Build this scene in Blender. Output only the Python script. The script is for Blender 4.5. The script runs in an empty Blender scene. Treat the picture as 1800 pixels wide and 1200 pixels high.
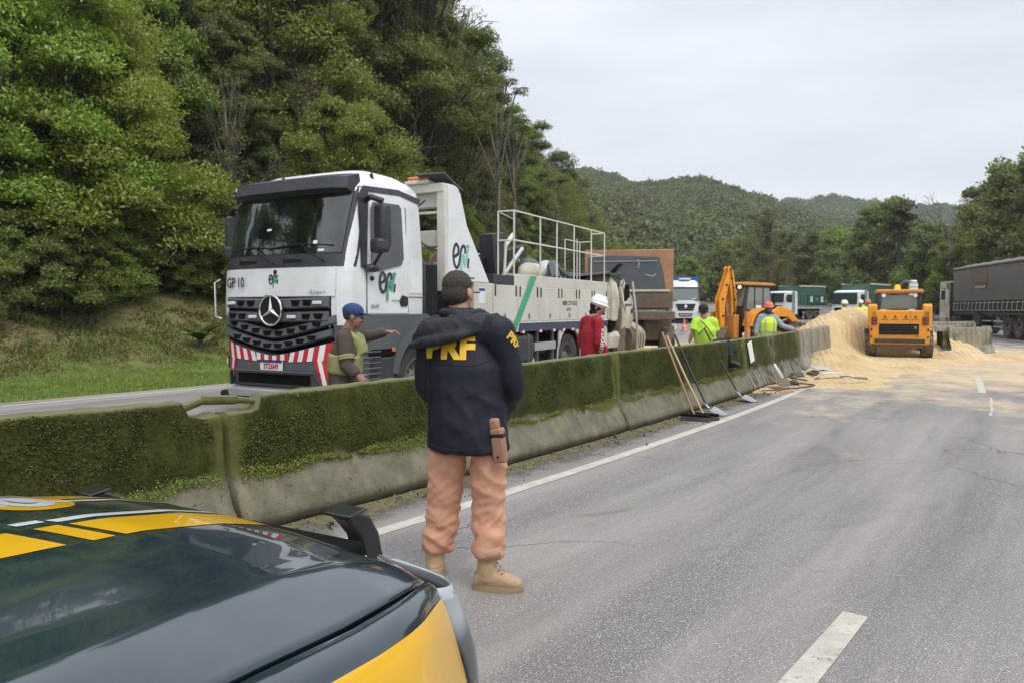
import bpy, bmesh, math, random
import numpy as np
from math import sin, cos, tan, pi, radians as R, sqrt, atan2
from mathutils import Vector, Matrix, Euler
random.seed(7)
SC = bpy.context.scene
COL = SC.collection

# ------------------------------------------------------------------ camera
F, CX, CY, HY = 1300.0, 900.0, 600.0, 545.0        # measured on the 1800 px wide photograph
CAMH = 1.57
cam_d = bpy.data.cameras.new('camera'); cam = bpy.data.objects.new('camera', cam_d)
COL.objects.link(cam); SC.camera = cam
cam_d.sensor_width = 36.0; cam_d.lens = F/1800*36.0
PITCH = math.atan((CY-HY)/F)
cam.location = (0, 0, CAMH); cam.rotation_euler = (pi/2-PITCH, 0, 0)
cam_d.clip_start = 0.05; cam_d.clip_end = 6000
SC.render.resolution_x = 1024; SC.render.resolution_y = 682

# ------------------------------------------------------------------ world and sun: bright overcast day
SUN_EL, SUN_AZ = R(56), R(150)                       # azimuth clockwise from +Y: behind the camera, a little to its right
w = bpy.data.worlds.new('World'); SC.world = w; w.use_nodes = True
nt = w.node_tree; nt.nodes.clear()
def N(t, ty, **kw):
    n = t.nodes.new(ty)
    for k, v in kw.items():
        if k in n.inputs: n.inputs[k].default_value = v
        else: setattr(n, k, v)
    return n
out = N(nt, 'ShaderNodeOutputWorld'); bg = N(nt, 'ShaderNodeBackground'); bg.inputs['Strength'].default_value = 0.1
sky = N(nt, 'ShaderNodeTexSky', sky_type='NISHITA', sun_disc=False, sun_elevation=SUN_EL, sun_rotation=SUN_AZ)
tc = N(nt, 'ShaderNodeTexCoord'); sx = N(nt, 'ShaderNodeSeparateXYZ')
mp = N(nt, 'ShaderNodeMapping'); mp.inputs['Scale'].default_value = (1.2, 1.2, 5.0)
n1 = N(nt, 'ShaderNodeTexNoise', Scale=1.6, Detail=7.0, Roughness=0.52)
rp = nt.nodes.new('ShaderNodeValToRGB')
rp.color_ramp.elements[0].position = .36; rp.color_ramp.elements[0].color = (6.5, 6.9, 7.6, 1)
rp.color_ramp.elements[1].position = .62; rp.color_ramp.elements[1].color = (7.85, 8.15, 8.7, 1)
zr = N(nt, 'ShaderNodeMapRange'); zr.inputs['From Min'].default_value = .35; zr.inputs['From Max'].default_value = 1.0
zr.inputs['To Min'].default_value = 1.0; zr.inputs['To Max'].default_value = 1.75
mul = N(nt, 'ShaderNodeVectorMath', operation='SCALE')
mix = N(nt, 'ShaderNodeMix', data_type='RGBA'); mix.inputs[0].default_value = .92
L = nt.links.new
L(tc.outputs['Generated'], sx.inputs[0]); L(tc.outputs['Generated'], mp.inputs[0]); L(mp.outputs[0], n1.inputs['Vector'])
L(n1.outputs['Fac'], rp.inputs[0]); L(sx.outputs['Z'], zr.inputs['Value'])
L(rp.outputs[0], mul.inputs[0]); L(zr.outputs[0], mul.inputs['Scale'])
L(sky.outputs[0], mix.inputs[6]); L(mul.outputs[0], mix.inputs[7])
L(mix.outputs[2], bg.inputs[0]); L(bg.outputs[0], out.inputs[0])
sd = bpy.data.lights.new('sun', 'SUN'); sun = bpy.data.objects.new('sun', sd); COL.objects.link(sun)
sd.energy = 1.3; sd.angle = R(24); sd.color = (1.0, .965, .91)
sdir = Vector((sin(SUN_AZ)*cos(SUN_EL), cos(SUN_AZ)*cos(SUN_EL), sin(SUN_EL)))
sun.rotation_euler = sdir.to_track_quat('Z', 'Y').to_euler()
SC.view_settings.view_transform = 'Standard'; SC.view_settings.look = 'None'
SC.view_settings.exposure = 0.32; SC.view_settings.gamma = 1.0
SC.cycles.use_denoising = True; SC.cycles.max_bounces = 6; SC.cycles.diffuse_bounces = 3
SC.cycles.glossy_bounces = 3; SC.cycles.transparent_max_bounces = 12; SC.cycles.transmission_bounces = 5
SC.cycles.caustics_reflective = False; SC.cycles.caustics_refractive = False
SC.cycles.use_adaptive_sampling = True; SC.cycles.adaptive_threshold = 0.02

# ------------------------------------------------------------------ helpers
def ray(px, py):
    d = Vector(((px-CX)/F, 1.0, -(py-CY)/F)); d.rotate(Euler((-PITCH, 0, 0))); return d
def ground(px, py, z=0.0):
    d = ray(px, py); t = (z-CAMH)/d.z; return Vector((d.x*t, d.y*t, z))
def at(px, py, dist):
    d = ray(px, py); return Vector((0, 0, CAMH))+d*(dist/d.y)

def gz(y):                                            # the road climbs gently beyond 24 m
    t = min(max(0.0, y-24.0), 150.0); return .00024*t*t

# road curve: d = metres to the right of the median barrier's centre line, s = metres along it
_S = np.arange(-80, 420.01, .5); _pos = {}; _hd = {}
def _heading(s):
    if s < 0: return 37+min(7, -s*.9)
    if s < 14: return 37-.5*s
    if s < 64: return 30-.45*(s-14)
    return 7.5+.34*min(s-64, 66)
def _build():
    x, y = -.296, 7.51; s = 0.0; _pos[0.0] = (x, y)
    while s < 420: 
        h = R(_heading(s+.25)); x += .5*sin(h); y += .5*cos(h); s += .5; _pos[round(s, 1)] = (x, y)
    x, y = -.296, 7.51; s = 0.0
    while s > -80:
        h = R(_heading(s-.25)); x -= .5*sin(h); y -= .5*cos(h); s -= .5; _pos[round(s, 1)] = (x, y)
_build()
_SX = np.array([_pos[round(float(s), 1)][0] for s in _S]); _SY = np.array([_pos[round(float(s), 1)][1] for s in _S])
def rc(s, d=0.0, z=None):
    x = float(np.interp(s, _S, _SX)); y = float(np.interp(s, _S, _SY)); h = R(_heading(s))
    px, py = x+d*cos(h), y-d*sin(h)
    return Vector((px, py, gz(py) if z is None else z+gz(py)))
def rhead(s): return -R(_heading(s))                  # z rotation that turns local +Y along the road

def lin(c):
    if isinstance(c, str):
        c = c.lstrip('#'); c = [int(c[i:i+2], 16)/255 for i in (0, 2, 4)]
        c = [v/12.92 if v <= .04045 else ((v+.055)/1.055)**2.4 for v in c]
    return (c[0], c[1], c[2], 1.0)

def tago(o, label=None, cat=None, group=None, kind=None):
    if label: o['label'] = label
    if cat: o['category'] = cat
    if group: o['group'] = group
    if kind: o['kind'] = kind
    return o
def empty(name, loc=(0, 0, 0), rz=0.0, label=None, cat=None, group=None):
    o = bpy.data.objects.new(name, None); COL.objects.link(o); o.empty_display_size = .3
    o.location = loc; o.rotation_euler = (0, 0, rz); return tago(o, label, cat, group)

def catmull(P, n):
    P = [Vector(p) for p in P]; out = []
    for i in range(len(P)-1):
        p0 = P[max(i-1, 0)]; p1 = P[i]; p2 = P[i+1]; p3 = P[min(i+2, len(P)-1)]
        for k in range(n):
            t = k/n
            out.append(.5*((2*p1)+(p2-p0)*t+(2*p0-5*p1+4*p2-p3)*t*t+(3*p1-p0-3*p2+p3)*t**3))
    out.append(P[-1]); return out

class MB:
    def __init__(s): s.v = []; s.f = []; s.m = []
    def add(s, vs, fs, mi=0):
        b = len(s.v); s.v += [tuple(v) for v in vs]; s.f += [tuple(b+i for i in f) for f in fs]; s.m += [mi]*len(fs); return s
    def box(s, c, sz, rot=None, mi=0, taper=None):
        hx, hy, hz = sz[0]/2, sz[1]/2, sz[2]/2
        vs = [Vector((x*hx, y*hy, z*hz)) for z in (-1, 1) for y in (-1, 1) for x in (-1, 1)]
        if taper:
            for v in vs[4:]: v.x *= taper[0]; v.y *= taper[1]
        if rot is not None:
            m = Euler([R(a) for a in rot]).to_matrix() if not isinstance(rot, Matrix) else rot
            vs = [m@v for v in vs]
        c = Vector(c); vs = [v+c for v in vs]
        return s.add(vs, [(0, 2, 3, 1), (4, 5, 7, 6), (0, 1, 5, 4), (2, 6, 7, 3), (0, 4, 6, 2), (1, 3, 7, 5)], mi)
    def hexa(s, p, mi=0):  # 4 bottom ccw, 4 top ccw
        return s.add(p, [(3, 2, 1, 0), (4, 5, 6, 7), (0, 1, 5, 4), (1, 2, 6, 5), (2, 3, 7, 6), (3, 0, 4, 7)], mi)
    def prism(s, poly, axis, a, b, mi=0):
        n = len(poly)
        def P(u, v, t): return {'x': (t, u, v), 'y': (u, t, v), 'z': (u, v, t)}[axis]
        vs = [P(u, v, a) for u, v in poly]+[P(u, v, b) for u, v in poly]
        fs = [tuple(range(n)), tuple(range(2*n-1, n-1, -1))]+[(i, n+i, n+(i+1) % n, (i+1) % n) for i in range(n)]
        return s.add(vs, fs, mi)
    def rings(s, rs, caps=True, mi=0, closed=True):
        n = len(rs[0]); vs = [p for r in rs for p in r]; fs = []
        for k in range(len(rs)-1):
            for i in range(n if closed else n-1):
                j = (i+1) % n; fs.append((k*n+i, k*n+j, (k+1)*n+j, (k+1)*n+i))
        if caps: fs += [tuple(range(n-1, -1, -1)), tuple((len(rs)-1)*n+i for i in range(n))]
        return s.add(vs, fs, mi)
    def tube(s, P, r, n=8, mi=0, rads=None, caps=True, sq=1.0, up=None):
        P = [Vector(p) for p in P]; rs = []; pu = None
        for i, p in enumerate(P):
            t = (P[min(i+1, len(P)-1)]-P[max(i-1, 0)])
            if t.length < 1e-9: t = Vector((0, 0, 1))
            t.normalize()
            if pu is None:
                a = Vector(up) if up is not None else (Vector((0, 0, 1)) if abs(t.z) < .9 else Vector((0, 1, 0)))
            else: a = pu
            u = (a-t*a.dot(t)); u = u.normalized() if u.length > 1e-6 else t.orthogonal().normalized()
            v = t.cross(u); pu = u
            rr = rads[i] if rads else r
            if not isinstance(rr, (tuple, list)): rr = (rr, rr*sq)
            rs.append([p+u*cos(2*pi*k/n)*rr[0]+v*sin(2*pi*k/n)*rr[1] for k in range(n)])
        return s.rings(rs, caps, mi)
    def cyl(s, a, b, r, r2=None, n=14, mi=0): return s.tube([a, b], r, n, mi, rads=[r, r if r2 is None else r2])
    def lathe(s, prof, c=(0, 0, 0), axis='z', n=24, mi=0, caps=False):   # prof: (radius, along)
        rs = []
        for r, h in prof:
            ring = []
            for k in range(n):
                a = 2*pi*k/n; u, v = r*cos(a), r*sin(a)
                ring.append(Vector(c)+Vector({'z': (u, v, h), 'x': (h, u, v), 'y': (u, h, v)}[axis]))
            rs.append(ring)
        return s.rings(rs, caps, mi)
    def ball(s, c, r, n=12, m=8, mi=0, rot=None):
        if not isinstance(r, (tuple, list)): r = (r, r, r)
        rs = []
        M3 = Euler([R(a) for a in rot]).to_matrix() if rot else None
        for j in range(m+1):
            a = -pi/2+pi*j/m; ca = max(cos(a), .02)
            ring = []
            for k in range(n):
                v = Vector((r[0]*ca*cos(2*pi*k/n), r[1]*ca*sin(2*pi*k/n), r[2]*sin(a)))
                if M3: v = M3@v
                ring.append(v+Vector(c))
            rs.append(ring)
        return s.rings(rs, True, mi)
    def sheet(s, P, rows, cols, mi=0):
        return s.add(P, [(r*cols+c, r*cols+c+1, (r+1)*cols+c+1, (r+1)*cols+c) for r in range(rows-1) for c in range(cols-1)], mi)
    def mesh(s, name='mesh'):
        me = bpy.data.meshes.new(name); me.from_pydata(s.v, [], s.f)
        me.polygons.foreach_set('material_index', s.m); me.update(); return me

def link(name, me, mats, parent=None, smooth=False, bevel=0, seg=2, solid=0, remesh=0, subsurf=0, sm_iter=0, fix=True, loc=None, rot=None):
    if not isinstance(mats, (list, tuple)): mats = [mats]
    if not me.materials:
        for m in mats: me.materials.append(m)
    if fix:
        bm = bmesh.new(); bm.from_mesh(me); bmesh.ops.recalc_face_normals(bm, faces=bm.faces); bm.to_mesh(me); bm.free()
    o = bpy.data.objects.new(name, me); COL.objects.link(o)
    if parent: o.parent = parent
    if loc is not None: o.location = loc
    if rot is not None: o.rotation_euler = rot
    if solid: m = o.modifiers.new('solid', 'SOLIDIFY'); m.thickness = solid; m.offset = 0
    if remesh:
        m = o.modifiers.new('remesh', 'REMESH'); m.mode = 'VOXEL'; m.voxel_size = remesh; m.use_smooth_shade = True
    if sm_iter: m = o.modifiers.new('smooth', 'SMOOTH'); m.iterations = sm_iter; m.factor = .5
    if bevel:
        m = o.modifiers.new('bevel', 'BEVEL'); m.width = bevel; m.segments = seg; m.limit_method = 'ANGLE'; m.angle_limit = R(35)
        m.harden_normals = False
    if subsurf: m = o.modifiers.new('sub', 'SUBSURF'); m.levels = subsurf; m.render_levels = subsurf
    if smooth:
        me.polygons.foreach_set('use_smooth', [True]*len(me.polygons))
        if smooth == 'auto':
            try: me.set_sharp_from_angle(angle=R(38))
            except Exception: pass
    return o
def obj(name, mb, mats, parent=None, **kw): return link(name, mb.mesh(name), mats, parent, **kw)

def quads(name, C, U, V, mats, parent=None, mi=None, fold=.0):
    """leaf quads: centres C, half axes U, V (n x 3 arrays): diamond leaves folded on their midrib"""
    n = len(C); Nn = np.cross(U, V); Nn /= (np.linalg.norm(Nn, axis=1, keepdims=True)+1e-9)
    lw = np.linalg.norm(V, axis=1, keepdims=True)
    P = np.empty((n, 4, 3)); P[:, 0] = C-U; P[:, 1] = C+V*.9-U*.1+Nn*lw*fold; P[:, 2] = C+U; P[:, 3] = C-V*.9-U*.1+Nn*lw*fold
    me = bpy.data.meshes.new(name); me.vertices.add(4*n); me.vertices.foreach_set('co', P.ravel())
    me.loops.add(4*n); me.loops.foreach_set('vertex_index', np.arange(4*n, dtype=np.int32))
    me.polygons.add(n); me.polygons.foreach_set('loop_start', np.arange(0, 4*n, 4, dtype=np.int32))
    if mi is not None: me.polygons.foreach_set('material_index', mi.astype(np.int32))
    for m in (mats if isinstance(mats, (list, tuple)) else [mats]): me.materials.append(m)
    me.update(calc_edges=True); return me

def text(name, s, size, mat, parent, loc, rot, extrude=.002, align='CENTER', shear=0, sx=1.0, bold=0.0):
    c = bpy.data.curves.new(name, 'FONT'); c.body = s; c.size = size; c.extrude = extrude; c.align_x = align; c.align_y = 'CENTER'
    c.shear = shear; c.offset = bold; c.resolution_u = 3; c.space_character = 1.02
    tmp = bpy.data.objects.new('tmp', c); COL.objects.link(tmp)
    bpy.context.view_layer.update()
    me = bpy.data.meshes.new_from_object(tmp.evaluated_get(bpy.context.evaluated_depsgraph_get()))
    bpy.data.objects.remove(tmp); bpy.data.curves.remove(c)
    me.materials.clear(); me.materials.append(mat)
    o = bpy.data.objects.new(name, me); COL.objects.link(o); o.parent = parent
    o.location = loc; o.rotation_euler = [R(a) for a in rot]; o.scale = (sx, 1, 1); return o

def copy_tree(o, parent=None):
    c = o.copy(); COL.objects.link(c)
    if parent: c.parent = parent
    for ch in [x for x in o.children]: copy_tree(ch, c)
    return c

# ------------------------------------------------------------------ materials
def newmat(name):
    m = bpy.data.materials.new(name); m.use_nodes = True; t = m.node_tree
    b = t.nodes['Principled BSDF']; return m, t, b
def coords(t, kind='Object', scale=(1, 1, 1), rot=(0, 0, 0)):
    c = N(t, 'ShaderNodeTexCoord'); m = N(t, 'ShaderNodeMapping'); m.inputs['Scale'].default_value = scale; m.inputs['Rotation'].default_value = rot
    t.links.new(c.outputs[kind], m.inputs[0]); return m.outputs[0]
def noise(t, vec, scale, detail=4, rough=.55, dist=0):
    n = N(t, 'ShaderNodeTexNoise', Scale=scale, Detail=detail, Roughness=rough, Distortion=dist)
    t.links.new(vec, n.inputs['Vector']); return n.outputs['Fac']
def ramp(t, fac, stops):
    r = t.nodes.new('ShaderNodeValToRGB'); e = r.color_ramp.elements
    while len(e) < len(stops): e.new(.5)
    for i, (p, c) in enumerate(stops):
        e[i].position = p; e[i].color = lin(c) if not isinstance(c, (int, float)) else (c, c, c, 1)
    t.links.new(fac, r.inputs[0]); return r.outputs[0]
def mixc(t, fac, a, b, blend='MIX'):
    m = N(t, 'ShaderNodeMix', data_type='RGBA', blend_type=blend)
    for v, i in ((fac, 0), (a, 6), (b, 7)):
        if hasattr(v, 'is_linked'): t.links.new(v, m.inputs[i])
        else: m.inputs[i].default_value = v if i == 0 else lin(v)
    return m.outputs[2]
def math_(t, op, a, b=0.0, clamp=False):
    m = N(t, 'ShaderNodeMath', operation=op, use_clamp=clamp)
    for v, i in ((a, 0), (b, 1)):
        if hasattr(v, 'is_linked'): t.links.new(v, m.inputs[i])
        else: m.inputs[i].default_value = v
    return m.outputs[0]
def bump(t, b, h, strength=.3, dist=.01):
    n = N(t, 'ShaderNodeBump'); n.inputs['Strength'].default_value = strength; n.inputs['Distance'].default_value = dist
    t.links.new(h, n.inputs['Height']); t.links.new(n.outputs[0], b.inputs['Normal']); return n
def pm(name, col, rough=.5, metal=0.0, dirt=0.0, dirtcol=(.12, .10, .075), dscale=3.0, bmp=0.0, bscale=40.0, coat=0.0, spec=.5, var=.06):
    m, t, b = newmat(name)
    v = coords(t)
    base = lin(col)
    f = noise(t, v, dscale*1.7, 5)
    c = mixc(t, f, [x*(1-var) for x in base[:3]], [min(1, x*(1+var)) for x in base[:3]])
    if dirt:
        g = noise(t, v, dscale, 8, .65, .4)
        k = math_(t, 'MULTIPLY', ramp(t, g, [(.42, 0.0), (.72, 1.0)]), dirt)
        c = mixc(t, k, c, dirtcol)
        rr = math_(t, 'ADD', math_(t, 'MULTIPLY', k, .3), rough, True); t.links.new(rr, b.inputs['Roughness'])
    else: b.inputs['Roughness'].default_value = rough
    t.links.new(c, b.inputs['Base Color']); b.inputs['Metallic'].default_value = metal
    b.inputs['Specular IOR Level'].default_value = spec
    if coat: b.inputs['Coat Weight'].default_value = coat; b.inputs['Coat Roughness'].default_value = .03
    if bmp: bump(t, b, noise(t, v, bscale, 4), bmp, .01)
    return m
def leafmat(name, col, col2, trans=.35, rough=.45):
    m, t, b = newmat(name); t.nodes.remove(b)
    geo = N(t, 'ShaderNodeNewGeometry'); oi = N(t, 'ShaderNodeObjectInfo')
    v = coords(t); f = noise(t, v, .9, 3)
    r = math_(t, 'ADD', math_(t, 'MULTIPLY', geo.outputs['Random Per Island'], .55), math_(t, 'MULTIPLY', f, .65))
    c = mixc(t, math_(t, 'SUBTRACT', r, .1, True), col, col2)
    hs = N(t, 'ShaderNodeHueSaturation'); t.links.new(c, hs.inputs['Color'])
    t.links.new(math_(t, 'ADD', math_(t, 'MULTIPLY', oi.outputs['Random'], .05), .475), hs.inputs['Hue'])
    t.links.new(math_(t, 'ADD', math_(t, 'MULTIPLY', oi.outputs['Random'], .5), .78), hs.inputs['Value'])
    d = N(t, 'ShaderNodeBsdfDiffuse'); tr = N(t, 'ShaderNodeBsdfTranslucent'); gl = N(t, 'ShaderNodeBsdfGlossy'); gl.inputs['Roughness'].default_value = rough
    t.links.new(hs.outputs[0], d.inputs[0]); t.links.new(hs.outputs[0], tr.inputs[0])
    m1 = N(t, 'ShaderNodeMixShader'); m1.inputs[0].default_value = trans; t.links.new(d.outputs[0], m1.inputs[1]); t.links.new(tr.outputs[0], m1.inputs[2])
    m2 = N(t, 'ShaderNodeMixShader'); m2.inputs[0].default_value = .045; t.links.new(m1.outputs[0], m2.inputs[1]); t.links.new(gl.outputs[0], m2.inputs[2])
    t.links.new(m2.outputs[0], t.nodes['Material Output'].inputs[0]); return m
def glass(name, tint=(.02, .03, .03), rough=.02, alpha=.25):
    """tinted vehicle glass: a glossy coat over a dark see-through pane"""
    m, t, b = newmat(name); t.nodes.remove(b)
    tr = N(t, 'ShaderNodeBsdfTransparent'); tr.inputs[0].default_value = (alpha, alpha*1.06, alpha*1.02, 1)
    g = N(t, 'ShaderNodeBsdfGlossy'); g.inputs['Roughness'].default_value = rough; g.inputs[0].default_value = (1, 1, 1, 1)
    fr = N(t, 'ShaderNodeFresnel', IOR=1.6); mx = N(t, 'ShaderNodeMixShader')
    t.links.new(fr.outputs[0], mx.inputs[0]); t.links.new(tr.outputs[0], mx.inputs[1]); t.links.new(g.outputs[0], mx.inputs[2])
    t.links.new(mx.outputs[0], t.nodes['Material Output'].inputs[0]); return m
def emis(name, col, s):
    m, t, b = newmat(name); b.inputs['Base Color'].default_value = lin(col); b.inputs['Emission Color'].default_value = lin(col)
    b.inputs['Emission Strength'].default_value = s; return m

M = {}
M['white'] = pm('truck_white', (.80, .82, .82), .28, dirt=.22, dirtcol=(.35, .33, .28), dscale=1.5, coat=.4)
M['whitedirty'] = pm('body_white', (.66, .64, .57), .4, dirt=.35, dirtcol=(.33, .29, .22), dscale=1.2)
M['cream'] = pm('cab_cream_dirty', (.64, .59, .48), .5, dirt=.8, dirtcol=(.20, .15, .10), dscale=1.4)
M['grey'] = pm('plastic_grey', (.085, .095, .105), .5, dirt=.3, dirtcol=(.2, .19, .17), dscale=1.5)
M['dgrey'] = pm('plastic_dark', (.032, .035, .040), .45, dirt=.25, dirtcol=(.12, .11, .10))
M['black'] = pm('plastic_black', (.012, .012, .013), .4)
M['blackmatt'] = pm('void_black', (.008, .008, .008), .9, spec=.1)
M['rubber'] = pm('rubber', (.028, .027, .026), .8, dirt=.5, dirtcol=(.16, .13, .10), dscale=4)
M['rubberdusty'] = pm('rubber_dusty', (.05, .045, .04), .9, dirt=.8, dirtcol=(.28, .21, .14), dscale=3)
M['steel'] = pm('steel', (.45, .45, .46), .35, .9, dirt=.2)
M['chrome'] = pm('chrome', (.8, .8, .82), .12, 1.0)
M['alu'] = pm('aluminium', (.55, .56, .57), .45, .6, dirt=.25, dirtcol=(.3, .28, .25))
M['rail'] = pm('rail_cream', (.70, .68, .60), .45, dirt=.3, dirtcol=(.35, .3, .22))
M['glass'] = glass('cab_glass', alpha=.35)
M['glassdark'] = glass('dark_glass', alpha=.12)
M['navy'] = pm('stripe_navy', (.035, .055, .12), .4, dirt=.3)
M['green'] = pm('stripe_green', (.06, .38, .20), .4)
M['lgreen'] = pm('logo_light_green', (.30, .62, .50), .4)
M['ink'] = pm('logo_ink', (.018, .028, .05), .4)
M['red'] = pm('signal_red', (.55, .02, .03), .4)
M['refwhite'] = pm('reflective_white', (.82, .82, .82), .4, dirt=.15)
M['platewhite'] = pm('plate_white', (.75, .75, .76), .4)
M['plateblue'] = pm('plate_blue', (.02, .05, .30), .4)
M['platered'] = pm('plate_red', (.45, .02, .02), .4)
M['amber'] = pm('amber_plastic', (.75, .17, .03), .25, coat=.5)
M['orange'] = pm('machine_orange', (.80, .32, .015), .38, dirt=.25, dirtcol=(.35, .2, .08), dscale=2, coat=.2)
M['orangedirty'] = pm('machine_orange_dirty', (.62, .26, .05), .55, dirt=.6, dirtcol=(.25, .16, .09), dscale=2.4)
M['rustor'] = pm('trailer_orange', (.44, .23, .12), .7, dirt=.85, dirtcol=(.28, .17, .10), dscale=1.8)
M['mud'] = pm('mud_brown', (.17, .13, .095), .85, dirt=.5, dirtcol=(.08, .06, .045), dscale=3, bmp=.3, bscale=12)
M['rust'] = pm('rusty_metal', (.14, .075, .045), .8, dirt=.6, dirtcol=(.05, .035, .03), bmp=.2)
M['lampw'] = emis('lamp_white', (1, .97, .9), 2.2)
M['lampo'] = emis('lamp_amber', (1, .26, .015), 1.5)
M['lampdim'] = pm('lamp_lens', (.75, .78, .8), .15, coat=1)
M['redlens'] = pm('red_lens', (.30, .02, .03), .2, coat=.6)
M['wood'] = pm('broom_wood', (.36, .20, .11), .55, dirt=.5, dirtcol=(.16, .09, .05), dscale=6)

M['woodpale'] = pm('broom_wood_pale', (.50, .36, .20), .55, dirt=.4, dirtcol=(.2, .13, .07), dscale=6)
# ================================================================== the setting: ground, roads, markings
from mathutils import noise as mn
_CP = np.stack([_SX, _SY], 1)
def sd_of(x, y):
    """nearest point of the road curve for arrays x, y -> s, d"""
    x = np.asarray(x, float); y = np.asarray(y, float); s = np.empty(x.shape); d = np.empty(x.shape)
    for i in range(0, len(x), 4000):
        X, Y = x[i:i+4000], y[i:i+4000]
        D = (X[:, None]-_SX)**2+(Y[:, None]-_SY)**2; k = D.argmin(1); s[i:i+4000] = _S[k]
        h = np.radians([_heading(v) for v in _S[k]])
        d[i:i+4000] = (X-_SX[k])*np.cos(h)-(Y-_SY[k])*np.sin(h)
    return s, d
def sstep(a, b, v):
    t = np.clip((v-a)/(b-a), 0, 1); return t*t*(3-2*t)
def terrain(x, y, nz=True):
    x = np.atleast_1d(np.asarray(x, float)); y = np.atleast_1d(np.asarray(y, float))
    s, d = sd_of(x, y)
    base = np.array([gz(min(v, 170)) for v in y])
    l = -d
    h = .035*np.clip(l-9.5, 0, 4.5)+1.55*sstep(13.8, 19.5, l)+.42*np.clip(l-18.5, 0, 45)*np.where(s > 60, np.clip(1-(s-60)/90, .25, 1), 1)
    h = np.where(l > 9.4, h, -.03)
    r = np.clip(d-13, 0, 60); h = np.where(d > 12.3, -.02+.05*r, h)
    if nz:
        n = np.array([mn.fractal(Vector((a*.35, b*.35, 0)), .9, 2.0, 4) for a, b in zip(x, y)])
        h = h+np.where(l > 11, n*.12*np.clip(l-11, 0, 4), 0)+np.where(d > 12, n*.25, 0)
        n2 = np.array([mn.noise(Vector((a*2.3, b*2.3, 3))) for a, b in zip(x, y)]); h = h+np.where((l > 9.9) & (l < 30), n2*.035, 0)
    return base+h
def zt(x, y): return float(terrain([x], [y])[0])

m, t, b = newmat('roadside_grass'); M['verge'] = m
v = coords(t); c1 = ramp(t, noise(t, v, 1.3, 6, .6), [(.3, (.085, .115, .020)), (.55, (.15, .20, .032)), (.75, (.20, .235, .05))])
geo = N(t, 'ShaderNodeNewGeometry'); sp = N(t, 'ShaderNodeSeparateXYZ'); t.links.new(geo.outputs['Position'], sp.inputs[0])
zn = math_(t, 'ADD', sp.outputs['Z'], math_(t, 'MULTIPLY', noise(t, v, .8, 5), .9))
c2 = ramp(t, noise(t, v, 5, 6, .7), [(.3, (.10, .095, .032)), (.5, (.17, .145, .055)), (.7, (.16, .18, .040))])
c = mixc(t, ramp(t, math_(t, 'MULTIPLY', zn, .5), [(.30, 0.0), (.44, 1.0)]), c1, c2)
t.links.new(c, b.inputs['Base Color']); b.inputs['Roughness'].default_value = .9; bump(t, b, noise(t, v, 14, 6, .7), .8, .05)

def axis(lo, hi, fine_lo, fine_hi, f, cstep):
    a = list(np.arange(fine_lo, fine_hi+1e-6, f)); k = fine_lo; st = f
    while k > lo: st = min(st*1.25, cstep); k -= st; a.insert(0, max(k, lo))
    k = fine_hi; st = f
    while k < hi: st = min(st*1.25, cstep); k += st; a.append(min(k, hi))
    return np.array(a)
gx = axis(-1500, 1500, -32, 30, .7, 200); gy = axis(-300, 2600, -4, 70, .7, 200)
X, Y = np.meshgrid(gx, gy); xx, yy = X.ravel(), Y.ravel()
Z = terrain(xx, yy); far = (np.abs(xx) > 110) | (yy > 200) | (yy < -60); Z = np.where(far, np.minimum(Z, 3.0), Z)
mb = MB(); mb.sheet(list(zip(xx, yy, Z)), len(gy), len(gx))
o = obj('ground', mb, M['verge'], smooth=True, fix=False); tago(o, kind='structure')

def strip(name, s0, s1, d0, d1, z, mat, ds=1.0, dd=None, kind='structure', uv=True, wob=0.0):
    n = max(2, int((s1-s0)/ds)+1); nd = max(2, int(abs(d1-d0)/(dd or 1e9))+1)
    ss = np.linspace(s0, s1, n); dds = np.linspace(d0, d1, nd); mb = MB(); P = []; UV = []
    for s in ss:
        for d in dds:
            p = rc(s, d+(wob*mn.noise(Vector((s*3.1, d*7, 1))) if wob else 0)); P.append((p.x, p.y, p.z+z)); UV.append((d, s))
    mb.sheet(P, n, nd); me = mb.mesh(name)
    if uv:
        u = me.uv_layers.new(name='road'); li = np.empty(len(me.loops), dtype=np.int32); me.loops.foreach_get('vertex_index', li)
        u.data.foreach_set('uv', np.array(UV)[li].ravel())
    o = link(name, me, mat, fix=False, smooth=True); return tago(o, kind=kind)

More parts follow.
